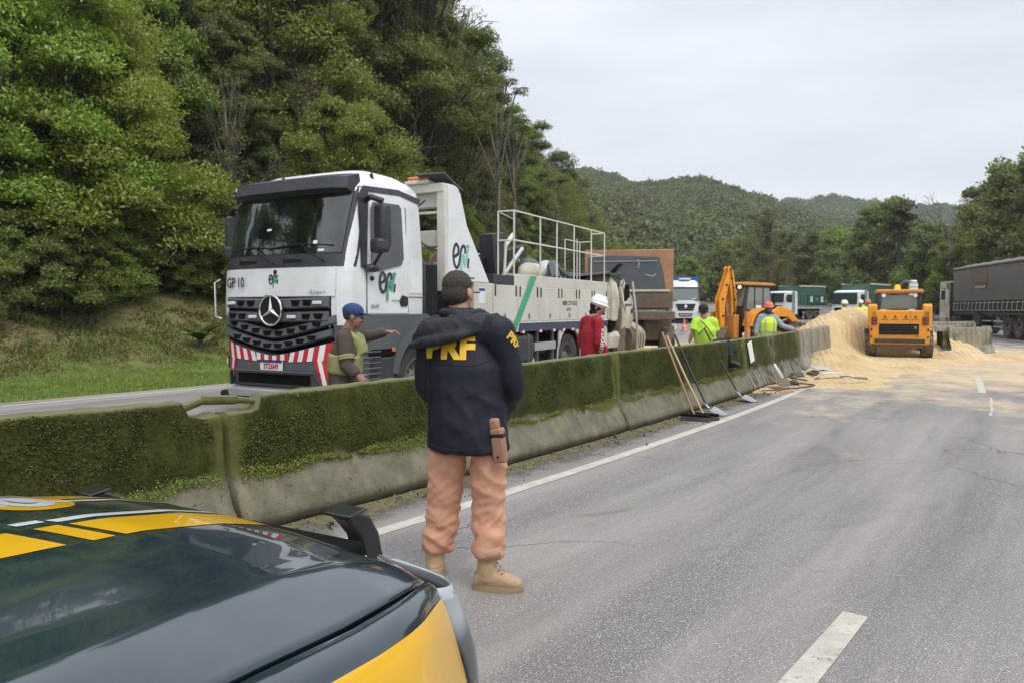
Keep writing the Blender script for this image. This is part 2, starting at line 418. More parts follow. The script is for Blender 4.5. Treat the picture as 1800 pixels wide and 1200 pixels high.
SAND = (.66, .50, .29)
def asphalt(name, base, dusty=1.0, paint=None):
    m, t, b = newmat(name); uvn = N(t, 'ShaderNodeUVMap', uv_map='road'); v = coords(t)
    def uvm(sx, sy):
        q = N(t, 'ShaderNodeMapping'); q.inputs['Scale'].default_value = (sx, sy, 1); t.links.new(uvn.outputs[0], q.inputs[0]); return q.outputs[0]
    agg = noise(t, v, 130, 3, .8)
    c = ramp(t, agg, [(.36, tuple(x*.34 for x in base)), (.5, base), (.62, tuple(min(1, x*1.95) for x in base))])
    vo = N(t, 'ShaderNodeTexVoronoi', Scale=170.0); t.links.new(v, vo.inputs['Vector'])
    c = mixc(t, ramp(t, math_(t, 'MULTIPLY', vo.outputs['Color'], 1), [(.76, 0.0), (.88, .8)]), c, (.60, .57, .54))
    c = mixc(t, ramp(t, noise(t, v, .55, 5), [(.35, .0), (.7, .35)]), c, (.165, .145, .145))
    # dry grey dust dragged along the lanes, and dark wheel tracks
    dr = noise(t, uvm(.9, .10), 1.7, 7, .62)
    c = mixc(t, ramp(t, dr, [(.40, 0.0), (.68, .60*dusty)]), c, (.40, .375, .33))
    tk = noise(t, uvm(1.6, .05), 1.3, 4, .5)
    c = mixc(t, ramp(t, tk, [(.50, 0.0), (.78, .34)]), c, (.095, .088, .084))
    # thin dark scrapes across the lane
    sc = N(t, 'ShaderNodeTexWave', wave_type='BANDS', Scale=.16, Distortion=16.0, Detail=4.0); sc.inputs['Detail Scale'].default_value = .5
    t.links.new(uvm(1.5, 1.1), sc.inputs['Vector'])
    k = math_(t, 'MULTIPLY', ramp(t, sc.outputs['Fac'], [(.975, 0.0), (1.0, 1.0)]), ramp(t, noise(t, v, .5, 3), [(.52, 0.0), (.66, .4)]))
    c = mixc(t, k, c, (.04, .038, .036))
    ck = N(t, 'ShaderNodeTexVoronoi', feature='DISTANCE_TO_EDGE', Scale=.34); wv_ = N(t, 'ShaderNodeVectorMath', operation='ADD'); dn_ = N(t, 'ShaderNodeTexNoise', Scale=1.4, Detail=7.0); t.links.new(v, dn_.inputs['Vector']); t.links.new(v, wv_.inputs[0]); t.links.new(dn_.outputs['Color'], wv_.inputs[1]); t.links.new(wv_.outputs[0], ck.inputs['Vector'])
    c = mixc(t, math_(t, 'MULTIPLY', ramp(t, ck.outputs['Distance'], [(.0, .7), (.0055, 0.0)]), ramp(t, noise(t, v, .35, 3), [(.46, 0.0), (.56, 1.0)])), c, (.035, .032, .03))
    # sand dust fading out around the spill
    geo = N(t, 'ShaderNodeNewGeometry')
    sb = N(t, 'ShaderNodeVectorMath', operation='DISTANCE'); sb.inputs[1].default_value = (12.0, 25.0, .3); t.links.new(geo.outputs['Position'], sb.inputs[0])
    near = N(t, 'ShaderNodeMapRange'); near.inputs['From Min'].default_value = 6; near.inputs['From Max'].default_value = 26
    near.inputs['To Min'].default_value = .62; near.inputs['To Max'].default_value = -.12; t.links.new(sb.outputs['Value'], near.inputs['Value'])
    sn = math_(t, 'ADD', near.outputs[0], math_(t, 'MULTIPLY', math_(t, 'SUBTRACT', noise(t, uvm(.7, .5), 1.1, 9, .72), .5), 1.5))
    c = mixc(t, ramp(t, sn, [(.30, 0.0), (.62, .75)]), c, SAND)
    if paint:
        wn = noise(t, v, 55, 4, .75); w2 = noise(t, v, 2.2, 4, .6)
        k = ramp(t, math_(t, 'ADD', math_(t, 'MULTIPLY', wn, .75), math_(t, 'MULTIPLY', w2, .35)), [(paint-.06, 0.0), (paint+.03, 1.0)])
        c = mixc(t, k, c, mixc(t, ramp(t, noise(t, v, 5, 6, .7), [(.35, 0.0), (.7, 1.0)]), (.60, .57, .49), (.42, .39, .33)))
    # dirt and moss crumbs gathered against the barrier foot
    else:
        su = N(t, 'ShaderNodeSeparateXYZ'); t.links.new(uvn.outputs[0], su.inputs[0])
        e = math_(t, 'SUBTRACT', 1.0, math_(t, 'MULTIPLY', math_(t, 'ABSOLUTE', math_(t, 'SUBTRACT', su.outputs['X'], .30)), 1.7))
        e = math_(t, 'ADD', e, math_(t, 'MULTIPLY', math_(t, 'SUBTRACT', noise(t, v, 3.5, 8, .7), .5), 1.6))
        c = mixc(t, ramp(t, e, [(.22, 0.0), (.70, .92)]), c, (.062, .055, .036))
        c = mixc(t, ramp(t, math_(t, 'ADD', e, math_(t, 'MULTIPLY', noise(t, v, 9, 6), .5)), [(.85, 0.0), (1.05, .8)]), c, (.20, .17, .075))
    t.links.new(c, b.inputs['Base Color']); b.inputs['Roughness'].default_value = .82; b.inputs['Specular IOR Level'].default_value = .35
    bump(t, b, agg, .55, .006); return m
M['asphalt'] = asphalt('asphalt', (.182, .170, .166))
M['asphalt2'] = asphalt('asphalt_opposite', (.20, .19, .18), 1.4)
M['paint'] = asphalt('worn_road_paint', (.165, .158, .160), .7, paint=.46)
M['paintdash'] = asphalt('worn_dash_paint', (.165, .158, .160), .5, paint=.49)
strip('road', -40, 125, .0, 12.6, .022, M['asphalt'], 1.0, 1.3)
strip('opposite_road', -40, 125, -9.5, -.0, .018, M['asphalt2'], 1.0, 1.6)
strip('edge_line', -40, 120, .915, 1.045, .026, M['paint'], .25, wob=.006)
strip('far_edge_line', 30, 120, 8.6, 8.74, .026, M['paint'], 1)
strip('opposite_edge_line', -40, 120, -9.05, -8.92, .022, M['paint'], 1)
strip('opposite_median_line', -40, 120, -1.0, -.87, .022, M['paint'], 1)
for i, s0 in enumerate((-21.8, -5.6, 10.2, 26, 42, 58, 74)):
    strip('lane_dash', s0, s0+3.9, 3.885, 4.01, .026, M['paintdash'], .5, wob=.01)
    strip('opposite_lane_dash', s0+3, s0+7, -5.05, -4.93, .022, M['paintdash'], .5)
strip('faded_lane_mark', 6.8, 9.4, 4.06, 4.10, .0265, M['paintdash'], .3, wob=.03)

# ---------------------------------------------------------------- sand and its heaps
m, t, b = newmat('spilled_grain_sand'); M['sand'] = m; v = coords(t)
c = ramp(t, noise(t, v, 1.2, 8, .6), [(.3, (.62, .42, .20)), (.5, (.73, .53, .28)), (.7, (.82, .66, .40))])
c = mixc(t, ramp(t, noise(t, v, 3.0, 9, .75), [(.56, 0.0), (.70, .5)]), c, (.44, .26, .11))
c = mixc(t, ramp(t, noise(t, v, 160, 2), [(.5, 0.0), (.7, .35)]), c, (.90, .74, .46))
t.links.new(c, b.inputs['Base Color']); b.inputs['Roughness'].default_value = .95; tw = N(t, 'ShaderNodeTexWave', wave_type='BANDS', Scale=2.2, Distortion=9.0, Detail=3.0); t.links.new(coords(t, 'Object', (1, .35, 1), (0, 0, .6)), tw.inputs['Vector'])
bump(t, b, math_(t, 'ADD', noise(t, v, 13, 9, .75), math_(t, 'MULTIPLY', tw.outputs['Fac'], .35)), 1.0, .07)
def heap(name, x0, x1, y0, y1, st, fn, seed=0):
    xs = np.arange(x0, x1, st); ys = np.arange(y0, y1, st); nx, ny = len(xs), len(ys)
    H = np.array([[fn(x, y) for x in xs] for y in ys])
    keep = H > -.02; mb = MB(); idx = -np.ones((ny, nx), int); V = []
    use = np.zeros_like(keep)
    for j in range(ny-1):
        for i in range(nx-1):
            if keep[j, i] or keep[j+1, i] or keep[j, i+1] or keep[j+1, i+1]: use[j:j+2, i:i+2] = True
    for j in range(ny):
        for i in range(nx):
            if use[j, i]: idx[j, i] = len(V); V.append((xs[i], ys[j], gz(ys[j])+.022+max(H[j, i], -.03)))
    Fc = [(idx[j, i], idx[j, i+1], idx[j+1, i+1], idx[j+1, i]) for j in range(ny-1) for i in range(nx-1)
          if min(idx[j, i], idx[j, i+1], idx[j+1, i+1], idx[j+1, i]) >= 0 and (keep[j, i] or keep[j+1, i] or keep[j, i+1] or keep[j+1, i+1])]
    mb.add(V, Fc); return obj(name, mb, M['sand'], smooth=True, fix=False)
_fx = [3.6, 5.0, 6.2, 7.4, 8.3, 9.2, 11.6, 14.2, 18.3, 21]; _fy = [13.2, 13.7, 13.7, 14.1, 15.3, 16.8, 19.2, 21.2, 27.4, 33]
def gb(x, y, cx, cy, rx, ry, h, p=1.0, rot=0.0):
    dx, dy = x-cx, y-cy; a = R(rot); dx, dy = dx*cos(a)+dy*sin(a), -dx*sin(a)+dy*cos(a)
    q = sqrt((dx/rx)**2+(dy/ry)**2); return h*max(0, 1-q)**p if q > .18 else h*(.82**p)*(1-(q/.18)**2*.0)
def sandh(x, y):
    f = float(np.interp(x, _fx, _fy)); nz = mn.fractal(Vector((x*.55, y*.55, 5)), .8, 2, 6); n2 = mn.fractal(Vector((x*1.8, y*1.8, 9)), .7, 2, 5)
    e = (y-f)+nz*1.1; er = (20.0-x)+nz*1.6; eb = (33-y)+nz*2
    e = min(e, er, eb)
    h = -.05+.085*(1-math.exp(-max(e, 0)/.8)) if e > 0 else -.05
    if e > 0: h += n2*.030*min(1, e)+.02*max(0, mn.noise(Vector((x*3.5, y*.9, 2))))*min(1, e)
    h = h+max(0, gb(x, y, 13.0, 27.3, 3.5, 4.7, 1.80, 1.0))*(1+.08*n2)+gb(x, y, 8.8, 20.2, 1.3, 2.0, .50, 1.0, -30)*(1+.2*n2)
    h += gb(x, y, 16.2, 23.6, 3.0, 1.4, .22, 1.1)*(1+.2*n2)+gb(x, y, 10.9, 25.4, 2.2, 2.6, .9, 1.0)
    # trench the loader has pushed clear
    dx, dy = x-12.3, y-22.9
    k = float(sstep(0, 1, np.array(1.55-sqrt((dx/1.6)**2+(dy/2.1)**2)))); h = h*(1-k)+min(h, .05)*k
    return h+.045*n2*(1 if h > .2 else .25)*(1 if h > .02 else 0)
_s, _d = None, None
def sandh2(x, y):
    h = sandh(x, y); s, d = sd_of([x], [y])
    return h if (d[0] > .12 or s[0] > 19.6) else -.06
tago(heap('sand_heap', 3.4, 21, 12.6, 35, .14, sandh2), 'heap of spilled yellow sand spread across the lanes round the loader', 'sand', kind='stuff')
def sandl(x, y):
    nz = mn.fractal(Vector((x*.5, y*.5, 8)), .8, 2, 5); q = 1-sqrt(((x-8.6)/3.6)**2+((y-27.5)/6.5)**2)+nz*.30
    return -.04+.16*q if q > 0 else -.04
tago(heap('thin_sand_layer', 4.2, 13, 20.5, 36, .25, sandl), 'thin yellow sand layer on the opposite lanes behind the barrier', 'sand', kind='stuff')

# ---------------------------------------------------------------- concrete median barrier, mossy
def barriermat(name, moss, streak, beige):
    m, t, b = newmat(name); v = coords(t); geo = N(t, 'ShaderNodeNewGeometry'); sp = N(t, 'ShaderNodeSeparateXYZ'); t.links.new(v, sp.inputs[0])
    sn = N(t, 'ShaderNodeSeparateXYZ'); t.links.new(geo.outputs['Normal'], sn.inputs[0])
    con = ramp(t, noise(t, v, 5, 8, .65), [(.3, tuple(x*.62 for x in beige)), (.55, beige), (.75, tuple(x*1.25 for x in beige))])
    con = mixc(t, ramp(t, noise(t, v, 60, 3), [(.55, 0.0), (.7, .4)]), con, (.10, .085, .06))
    vs = coords(t, 'Object', (7, 7, .45)); st = noise(t, vs, 1.0, 6, .65)
    con = mixc(t, math_(t, 'MULTIPLY', ramp(t, st, [(.45, 0.0), (.62, 1.0)]), streak), con, (.052, .042, .032))
    mo = ramp(t, noise(t, v, 3.4, 7, .7), [(.25, (.030, .034, .009)), (.45, (.056, .066, .012)), (.62, (.088, .098, .020)), (.80, (.15, .150, .040))])
    mo = mixc(t, ramp(t, noise(t, v, 46, 4, .8), [(.35, .75), (.6, 0.0)]), mo, (.006, .007, .003))
    nz = noise(t, v, 2.6, 8, .68); n3 = noise(t, v, 16, 4, .6)
    e = math_(t, 'ADD', sp.outputs['Z'], math_(t, 'ADD', math_(t, 'MULTIPLY', math_(t, 'SUBTRACT', nz, .5), .42), math_(t, 'MULTIPLY', math_(t, 'SUBTRACT', n3, .5), .10)))
    k = math_(t, 'MULTIPLY', ramp(t, e, [(.37, 0.0), (.44, 1.0)]), ramp(t, math_(t, 'ADD', noise(t, v, 1.1, 5), (moss-.5)), [(.42, 0.0), (.56, 1.0)]) if moss < 1 else 1.0)
    c = mixc(t, k, con, mo)
    at_ = N(t, 'ShaderNodeAttribute', attribute_name='joint'); jn = math_(t, 'ADD', at_.outputs['Fac'], math_(t, 'MULTIPLY', math_(t, 'SUBTRACT', noise(t, v, 9, 5), .5), .22))
    c = mixc(t, math_(t, 'MULTIPLY', ramp(t, jn, [(.03, .75), (.13, 0.0)]), ramp(t, sp.outputs['Z'], [(.36, 0.0), (.42, 1.0)])), c, mixc(t, noise(t, coords(t, 'Object', (2, 2, 14)), 3, 5), (.10, .11, .030), (.23, .23, .085)))
    c = mixc(t, math_(t, 'MULTIPLY', ramp(t, noise(t, coords(t, 'Object', (3, 3, .5)), 1.3, 5, .6), [(.56, 0.0), (.74, .30)]), ramp(t, sp.outputs['Z'], [(.40, 0.0), (.55, 1.0)])), c, (.16, .17, .06))
    c = mixc(t, math_(t, 'MULTIPLY', ramp(t, noise(t, v, 24, 3, .5), [(.66, 0.0), (.72, 1.0)]), .7), c, (.02, .02, .012))
    # upward-facing top is mixed paler beige-green
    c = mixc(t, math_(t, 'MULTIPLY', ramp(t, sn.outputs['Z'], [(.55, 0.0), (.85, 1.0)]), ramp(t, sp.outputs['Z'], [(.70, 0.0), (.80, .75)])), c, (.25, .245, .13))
    # foot mixed darker close to the ground
    c = mixc(t, ramp(t, math_(t, 'ADD', sp.outputs['Z'], math_(t, 'MULTIPLY', n3, .03)), [(.085, .8), (.125, 0.0)]), c, (.055, .048, .032))
    t.links.new(c, b.inputs['Base Color']); b.inputs['Roughness'].default_value = .93; b.inputs['Specular IOR Level'].default_value = .2
    bump(t, b, math_(t, 'ADD', noise(t, v, 55, 5, .75), math_(t, 'MULTIPLY', nz, .6)), .8, .02); return m
M['bar_moss'] = barriermat('mossy_concrete', 1.0, .25, (.235, .215, .150))
M['bar_mid'] = barriermat('streaked_mossy_concrete', .60, .95, (.27, .25, .20))
M['bar_dry'] = barriermat('dry_concrete', .36, .45, (.36, .335, .27))
PROF = [(.30, 0), (.30, .05), (.298, .105), (.285, .125), (.24, .20), (.19, .29), (.145, .375), (.130, .42), (.122, .50), (.112, .62), (.100, .76), (.088, .90), (.080, .965), (.060, .995), (.0, 1.0)]
def barrier(name, s0, s1, mat, label, ztop=(1.0, 1.0), notch=(0, 0), rough=.012, shift=(0, 0), step=.05, group=None, ends=(0, 0), origin=True):
    pf = []
    for a, b_ in zip(PROF[:-1], PROF[1:]):
        n = max(1, int(abs(b_[1]-a[1])/.045))
        for i in range(n): pf.append((a[0]+(b_[0]-a[0])*i/n, a[1]+(b_[1]-a[1])*i/n))
    pf.append(PROF[-1]); full = pf+[(-x, z) for x, z in reversed(pf[:-1])]
    o0 = rc((s0+s1)/2); n = int((s1-s0)/step)+1; rs = []
    for i in range(n):
        u = i/(n-1); s = s0+(s1-s0)*u; zt_ = ztop[0]+(ztop[1]-ztop[0])*u; sh = shift[0]+(shift[1]-shift[0])*u; ring = []
        for (d, z) in full:
            zz = z
            if z > .3: zz = .3+(z-.3)*(zt_-.3)/.7
            e0, e1 = s-s0, s1-s
            if notch[0] and e0 < notch[0]: zz = min(zz, zt_-.105-.02*mn.noise(Vector((s*9, d*20, 0))))
            if notch[1] and e1 < notch[1]: zz = min(zz, zt_-.115-.03*mn.noise(Vector((s*9, d*20, 4))))
            q = Vector((s*2.2, d*3+(5 if d < 0 else 0), zz*2.4)); k = mn.fractal(q*2, .8, 2, 4)*rough*(1.0 if zz < .4 else 1.3)
            k += (.006 if zz > .43 else 0)
            # chips at the joints
            ed = min(e0, e1)
            if ed < .05: k -= .008+.02*abs(mn.noise(Vector((s, zz*9, 2.2))))
            p = rc(s+(.015*mn.noise(Vector((zz*6, d*3, s0))) if ed < .03 else 0), d+sh+(k if d >= 0 else -k)); ring.append(Vector((p.x, p.y, p.z+.02+zz+(k*.6 if z > .98 else 0)))-o0)
        rs.append(ring)
    mb = MB(); mb.rings(rs); ob = obj(name, mb, mat, smooth=True); ob.location = o0
    ed_ = np.repeat(np.minimum(np.linspace(s0, s1, n)-s0, s1-np.linspace(s0, s1, n)), len(full)); a_ = ob.data.attributes.new('joint', 'FLOAT', 'POINT'); a_.data.foreach_set('value', ed_.astype(np.float32))
    tago(ob, label, 'barrier', group or 'concrete median barrier pieces'); return ob
b0 = barrier('concrete_barrier', -9.0, -2.92, M['bar_moss'], 'moss-covered concrete barrier behind the dark car bonnet, its top corner broken off', (1.0, .925), (0, .27), step=.045)
b1 = barrier('concrete_barrier', -2.87, 2.60, M['bar_moss'], 'longest green mossy concrete barrier, behind the standing officer', (.925, .995), (.26, 0), step=.045)
b2 = barrier('concrete_barrier', 2.64, 8.05, M['bar_moss'], 'mossy concrete barrier with the brooms leaning on it', (1.0, 1.0), (0, .12), step=.05)
b3 = barrier('concrete_barrier', 8.10, 13.45, M['bar_mid'], 'concrete barrier streaked brown, next after the one with brooms', (1.0, 1.02), step=.06, rough=.006)
b4 = barrier('concrete_barrier', 13.50, 19.3, M['bar_dry'], 'bare weathered concrete barrier ending at the sand heap', (1.02, 1.05), step=.08, rough=.008, shift=(0, .15))
# fallen barrier pieces beyond the loader
def block(loc, rz, ln, label, mat, tilt=0):
    mb = MB(); rs = []
    n = 16
    for i in range(n):
        u = i/(n-1); ring = []
        for d, z in PROF+[(-x, z) for x, z in reversed(PROF[:-1])]:
            k = .015*mn.noise(Vector((u*9, d*9, z*8)))-(.06*abs(mn.noise(Vector((z*7, d*5, u)))) if i in (0, n-1) else 0)
            ring.append(Vector((d+k, -ln/2+ln*u+(k*2 if i in (0, n-1) else 0), z)))
        rs.append(ring)
    mb.rings(rs); ob = obj('concrete_barrier', mb, mat, smooth='auto'); a_ = ob.data.attributes.new('joint', 'FLOAT', 'POINT'); a_.data.foreach_set('value', np.ones(len(ob.data.vertices), dtype=np.float32)); ob.location = loc; ob.rotation_euler = (0, R(tilt), rz)
    return tago(ob, label, 'barrier', 'concrete barrier pieces knocked out of line')
p = at(1703, 600, 25.6); block((p.x, p.y, gz(p.y)-.02), R(-62), 2.4, 'pale concrete barrier piece standing in sand beside the loader', M['bar_dry'], 3)
p = at(1668, 600, 24.0); bb = block((p.x-.1, p.y, gz(p.y)-.1), R(-12), .55, 'broken upright concrete stump at the sand beside the pale barrier piece', M['bar_mid'], -6)
p = at(1672, 565, 34.0); block((p.x, p.y, gz(p.y)+.02), R(-62), 3.6, 'grey barrier piece lying behind the pale one, before the tarpaulin trailer', M['bar_dry'], 0)
p = at(1636, 565, 29.0); block((p.x, p.y, gz(p.y)-.05), R(-75), 2.2, 'sand-dusted barrier piece half buried between loader and pale piece', M['bar_dry'], 0)
p = at(1448, 565, 33.0); block((p.x, p.y, gz(p.y)+.0), R(20), 1.2, 'short broken barrier end standing behind the bare weathered barrier', M['bar_dry'], 4)
p = at(1424, 560, 36.0); block((p.x, p.y, gz(p.y)+.0), R(-50), 3.0, 'barrier piece lying askew in front of the backhoe bucket', M['bar_dry'], 0)

# rusted coupling rod in the broken gap between the first two barrier pieces
cr = empty('coupling_rod', rc(-2.9, 0), rhead(-2.9), 'mossy broken concrete coupling lying in the gap between two barriers', 'concrete fragment')
mb = MB(); mb.tube([(-.02, -.34, .885), (-.015, -.23, .90), (.0, -.10, .945)], .03, 8, rads=[.036, .028, .030]); obj('rod', mb, M['bar_moss'], cr, smooth='auto')
mb = MB(); mb.tube([(.0, -.12, .945), (.01, .14, .925)], .035, 8, sq=.8); obj('sleeve', mb, M['bar_moss'], cr, smooth='auto', bevel=.006)
mb = MB(); mb.tube([(.01, .13, .925), (.015, .27, .905)], .022, 8, rads=[.026, .02]); obj('rod', mb, M['bar_moss'], cr, smooth='auto')

# moss: fuzz all over the near pieces and a hanging yellow-green fringe at the break of slope
M['moss'] = leafmat('moss_tuft', (.036, .042, .009), (.120, .135, .028), .2, .8)
M['mossy'] = leafmat('moss_fringe', (.13, .16, .020), (.32, .34, .055), .3, .8)
def mossfor(ob, s0, s1, n, nf, seed, zt0=1.0, zt1=1.0):
    rg = np.random.default_rng(seed); C = []; Nn = []
    def surf(s, z):
        d = float(np.interp(z, [q[1] for q in PROF], [q[0] for q in PROF])); return d
    for i in range(n):
        s = rg.uniform(s0+.02, s1-.02); z = rg.uniform(.40, .99); e = (s-s0)/(s1-s0); zz = .3+(z-.3)*((zt0+(zt1-zt0)*e)-.3)/.7
        if mn.fractal(Vector((s*2.2, z*2.6, 3)), .9, 2, 4)+.12 < (0.35 if z < .47 else 0.0): continue
        if z > .84 and ((s0 == -2.87 and s-s0 < .30) or (s1 == -2.92 and s1-s < .31)): continue
        if min(s-s0, s1-s) < .07+.06*mn.noise(Vector((z*5, 1, s0))): continue
        p = rc(s, surf(s, z)+.010); C.append((p.x, p.y, p.z+.02+zz))
    C = np.array(C)-np.array(ob.location); k = len(C); a = rg.normal(size=(k, 3)); a /= np.linalg.norm(a, axis=1, keepdims=True)
    b_ = np.cross(a, rg.normal(size=(k, 3))); b_ /= np.linalg.norm(b_, axis=1, keepdims=True); sz = rg.uniform(.005, .011, (k, 1))
    me = quads('moss', C, a*sz, b_*sz*.7, M['moss'], fold=.3); o = bpy.data.objects.new('moss', me); COL.objects.link(o); o.parent = ob; o['kind'] = 'stuff'
    C = []; U = []; S = []
    for i in range(nf):
        s = rg.uniform(s0+.05, s1-.05); g = mn.fractal(Vector((s*1.3, 7.7, s0)), .8, 2, 3)
        if g < -.42: continue
        z = .40+.075*mn.noise(Vector((s*2.1, 4, 0)))+rg.normal()*.018*(1+g*2); e = (s-s0)/(s1-s0)
        d = surf(s, z)+.016+abs(rg.normal())*.013; p = rc(s, d); C.append((p.x, p.y, p.z+.02+z-.015)); S.append(g)
    C = np.array(C)-np.array(ob.location); k = len(C); a = rg.normal(size=(k, 3))+np.array([0, 0, -1.2]); a /= np.linalg.norm(a, axis=1, keepdims=True)
    b_ = np.cross(a, rg.normal(size=(k, 3))); b_ /= np.linalg.norm(b_, axis=1, keepdims=True); sz = rg.uniform(.006, .013, (k, 1))
    me = quads('moss_fringe', C, a*sz, b_*sz*.55, M['mossy'], fold=.3); o = bpy.data.objects.new('moss_fringe', me); COL.objects.link(o); o.parent = ob; o['kind'] = 'stuff'
mossfor(b0, -9, -2.92, 24000, 8000, 1, 1.0, .925); mossfor(b1, -2.87, 2.6, 24000, 10000, 2, .925, .995); mossfor(b2, 2.64, 8.05, 16000, 5000, 3)

# grass blades on the verge and dry litter on the bank
M['blade'] = leafmat('grass_blade', (.12, .18, .022), (.30, .36, .06), .35, .6)
M['drylitter'] = leafmat('dry_leaf_litter', (.13, .10, .045), (.32, .26, .12), .2, .7)
M['weed'] = leafmat('low_weed_leaf', (.08, .11, .018), (.22, .25, .05), .3, .6)
def field(name, n, s0, s1, l0, l1, h, wd, mat, seed, lay=0.0, dens=None):
    rg = np.random.default_rng(seed); s = rg.uniform(s0, s1, n); l = l0+(l1-l0)*rg.random(n)
    P = np.array([rc(a, -b_)[:2] for a, b_ in zip(s, l)])
    if dens is not None:
        k = np.array([mn.fractal(Vector((p[0]*dens, p[1]*dens, seed)), .8, 2, 3) for p in P])+rg.normal(size=n)*.12 > .0; P = P[k]; l = l[k]; n = len(P)
    z = terrain(P[:, 0], P[:, 1]); hh = h*rg.uniform(.5, 1.3, (n, 1)); U = rg.normal(size=(n, 3))*(.45+lay)+np.array([0, 0, 1.0*(1-lay)]); U /= np.linalg.norm(U, axis=1, keepdims=True)
    V = np.cross(U, rg.normal(size=(n, 3))); V /= np.linalg.norm(V, axis=1, keepdims=True); C = np.column_stack([P, z])+U*hh*.45*(1-lay)+np.array([0, 0, .01])
    me = quads(name, C, U*hh*.5, V*wd*rg.uniform(.6, 1.4, (n, 1)), mat, fold=.2); o = bpy.data.objects.new(name, me); COL.objects.link(o)
    return tago(o, kind='stuff')
tago(field('grass', 80000, -14, 18, 9.55, 15.8, .085, .010, M['blade'], 4), 'short bright green grass on the verge beside the opposite road', 'grass')
tago(field('dry_leaves', 70000, -14, 18, 13.0, 20, .13, .020, M['drylitter'], 5, .5, .7), 'brown dead grass and leaf litter on the roadside bank', 'leaf litter')
tago(field('low_weeds', 85000, -14, 22, 13.6, 21, .17, .024, M['weed'], 6, .15, .9), 'low green weeds creeping up the roadside bank', 'weeds')

# grit, moss crumbs and pale fragments swept against the barrier foot
rg = np.random.default_rng(77); n = 5200; s_ = rg.uniform(-4, 17, n); d_ = .31+np.abs(rg.normal(size=n))*.20; P = np.array([rc(a, b_)[:] for a, b_ in zip(s_, d_)]); a = rg.normal(size=(n, 3)); a /= np.linalg.norm(a, axis=1, keepdims=True)
b_ = np.cross(a, rg.normal(size=(n, 3))); b_ /= np.linalg.norm(b_, axis=1, keepdims=True); sz = rg.uniform(.003, .012, (n, 1))*(1+(rg.random((n, 1)) < .04)*2.2)
M['grit'] = leafmat('grit', (.035, .03, .02), (.30, .27, .19), 0.0, .8)
me = quads('grit', P+np.array([0, 0, .026])+np.abs(a)*sz*.3, a*sz, b_*sz*.8, M['grit'], fold=.6); o = bpy.data.objects.new('grit', me); COL.objects.link(o); tago(o, 'dark grit and moss crumbs along the foot of the mossy barrier', 'grit', kind='stuff')
# ================================================================== trees
M['leafA'] = leafmat('leaf_bright', (.150, .200, .024), (.370, .420, .070), .5)
M['leafB'] = leafmat('leaf_mid', (.110, .145, .028), (.290, .330, .075), .48)
M['leafC'] = leafmat('leaf_dark', (.072, .094, .026), (.205, .240, .068), .44)
M['leafD'] = leafmat('leaf_brownish', (.125, .125, .034), (.300, .265, .090), .45)
M['fern'] = leafmat('fern_frond', (.040, .085, .014), (.12, .19, .035), .35)
m, t, b = newmat('bark'); M['bark'] = m; v = coords(t, 'Object', (1, 1, .25))
t.links.new(ramp(t, noise(t, v, 7, 6, .7), [(.3, (.030, .025, .018)), (.55, (.085, .072, .052)), (.75, (.19, .175, .14))]), b.inputs['Base Color'])
b.inputs['Roughness'].default_value = .95; bump(t, b, noise(t, v, 18, 5), .6, .02)
m, t, b = newmat('bark_pale'); M['barkpale'] = m; v = coords(t, 'Object', (1, 1, .25))
t.links.new(ramp(t, noise(t, v, 5, 6, .7), [(.3, (.07, .06, .045)), (.55, (.18, .165, .13)), (.75, (.30, .28, .23))]), b.inputs['Base Color']); b.inputs['Roughness'].default_value = .9

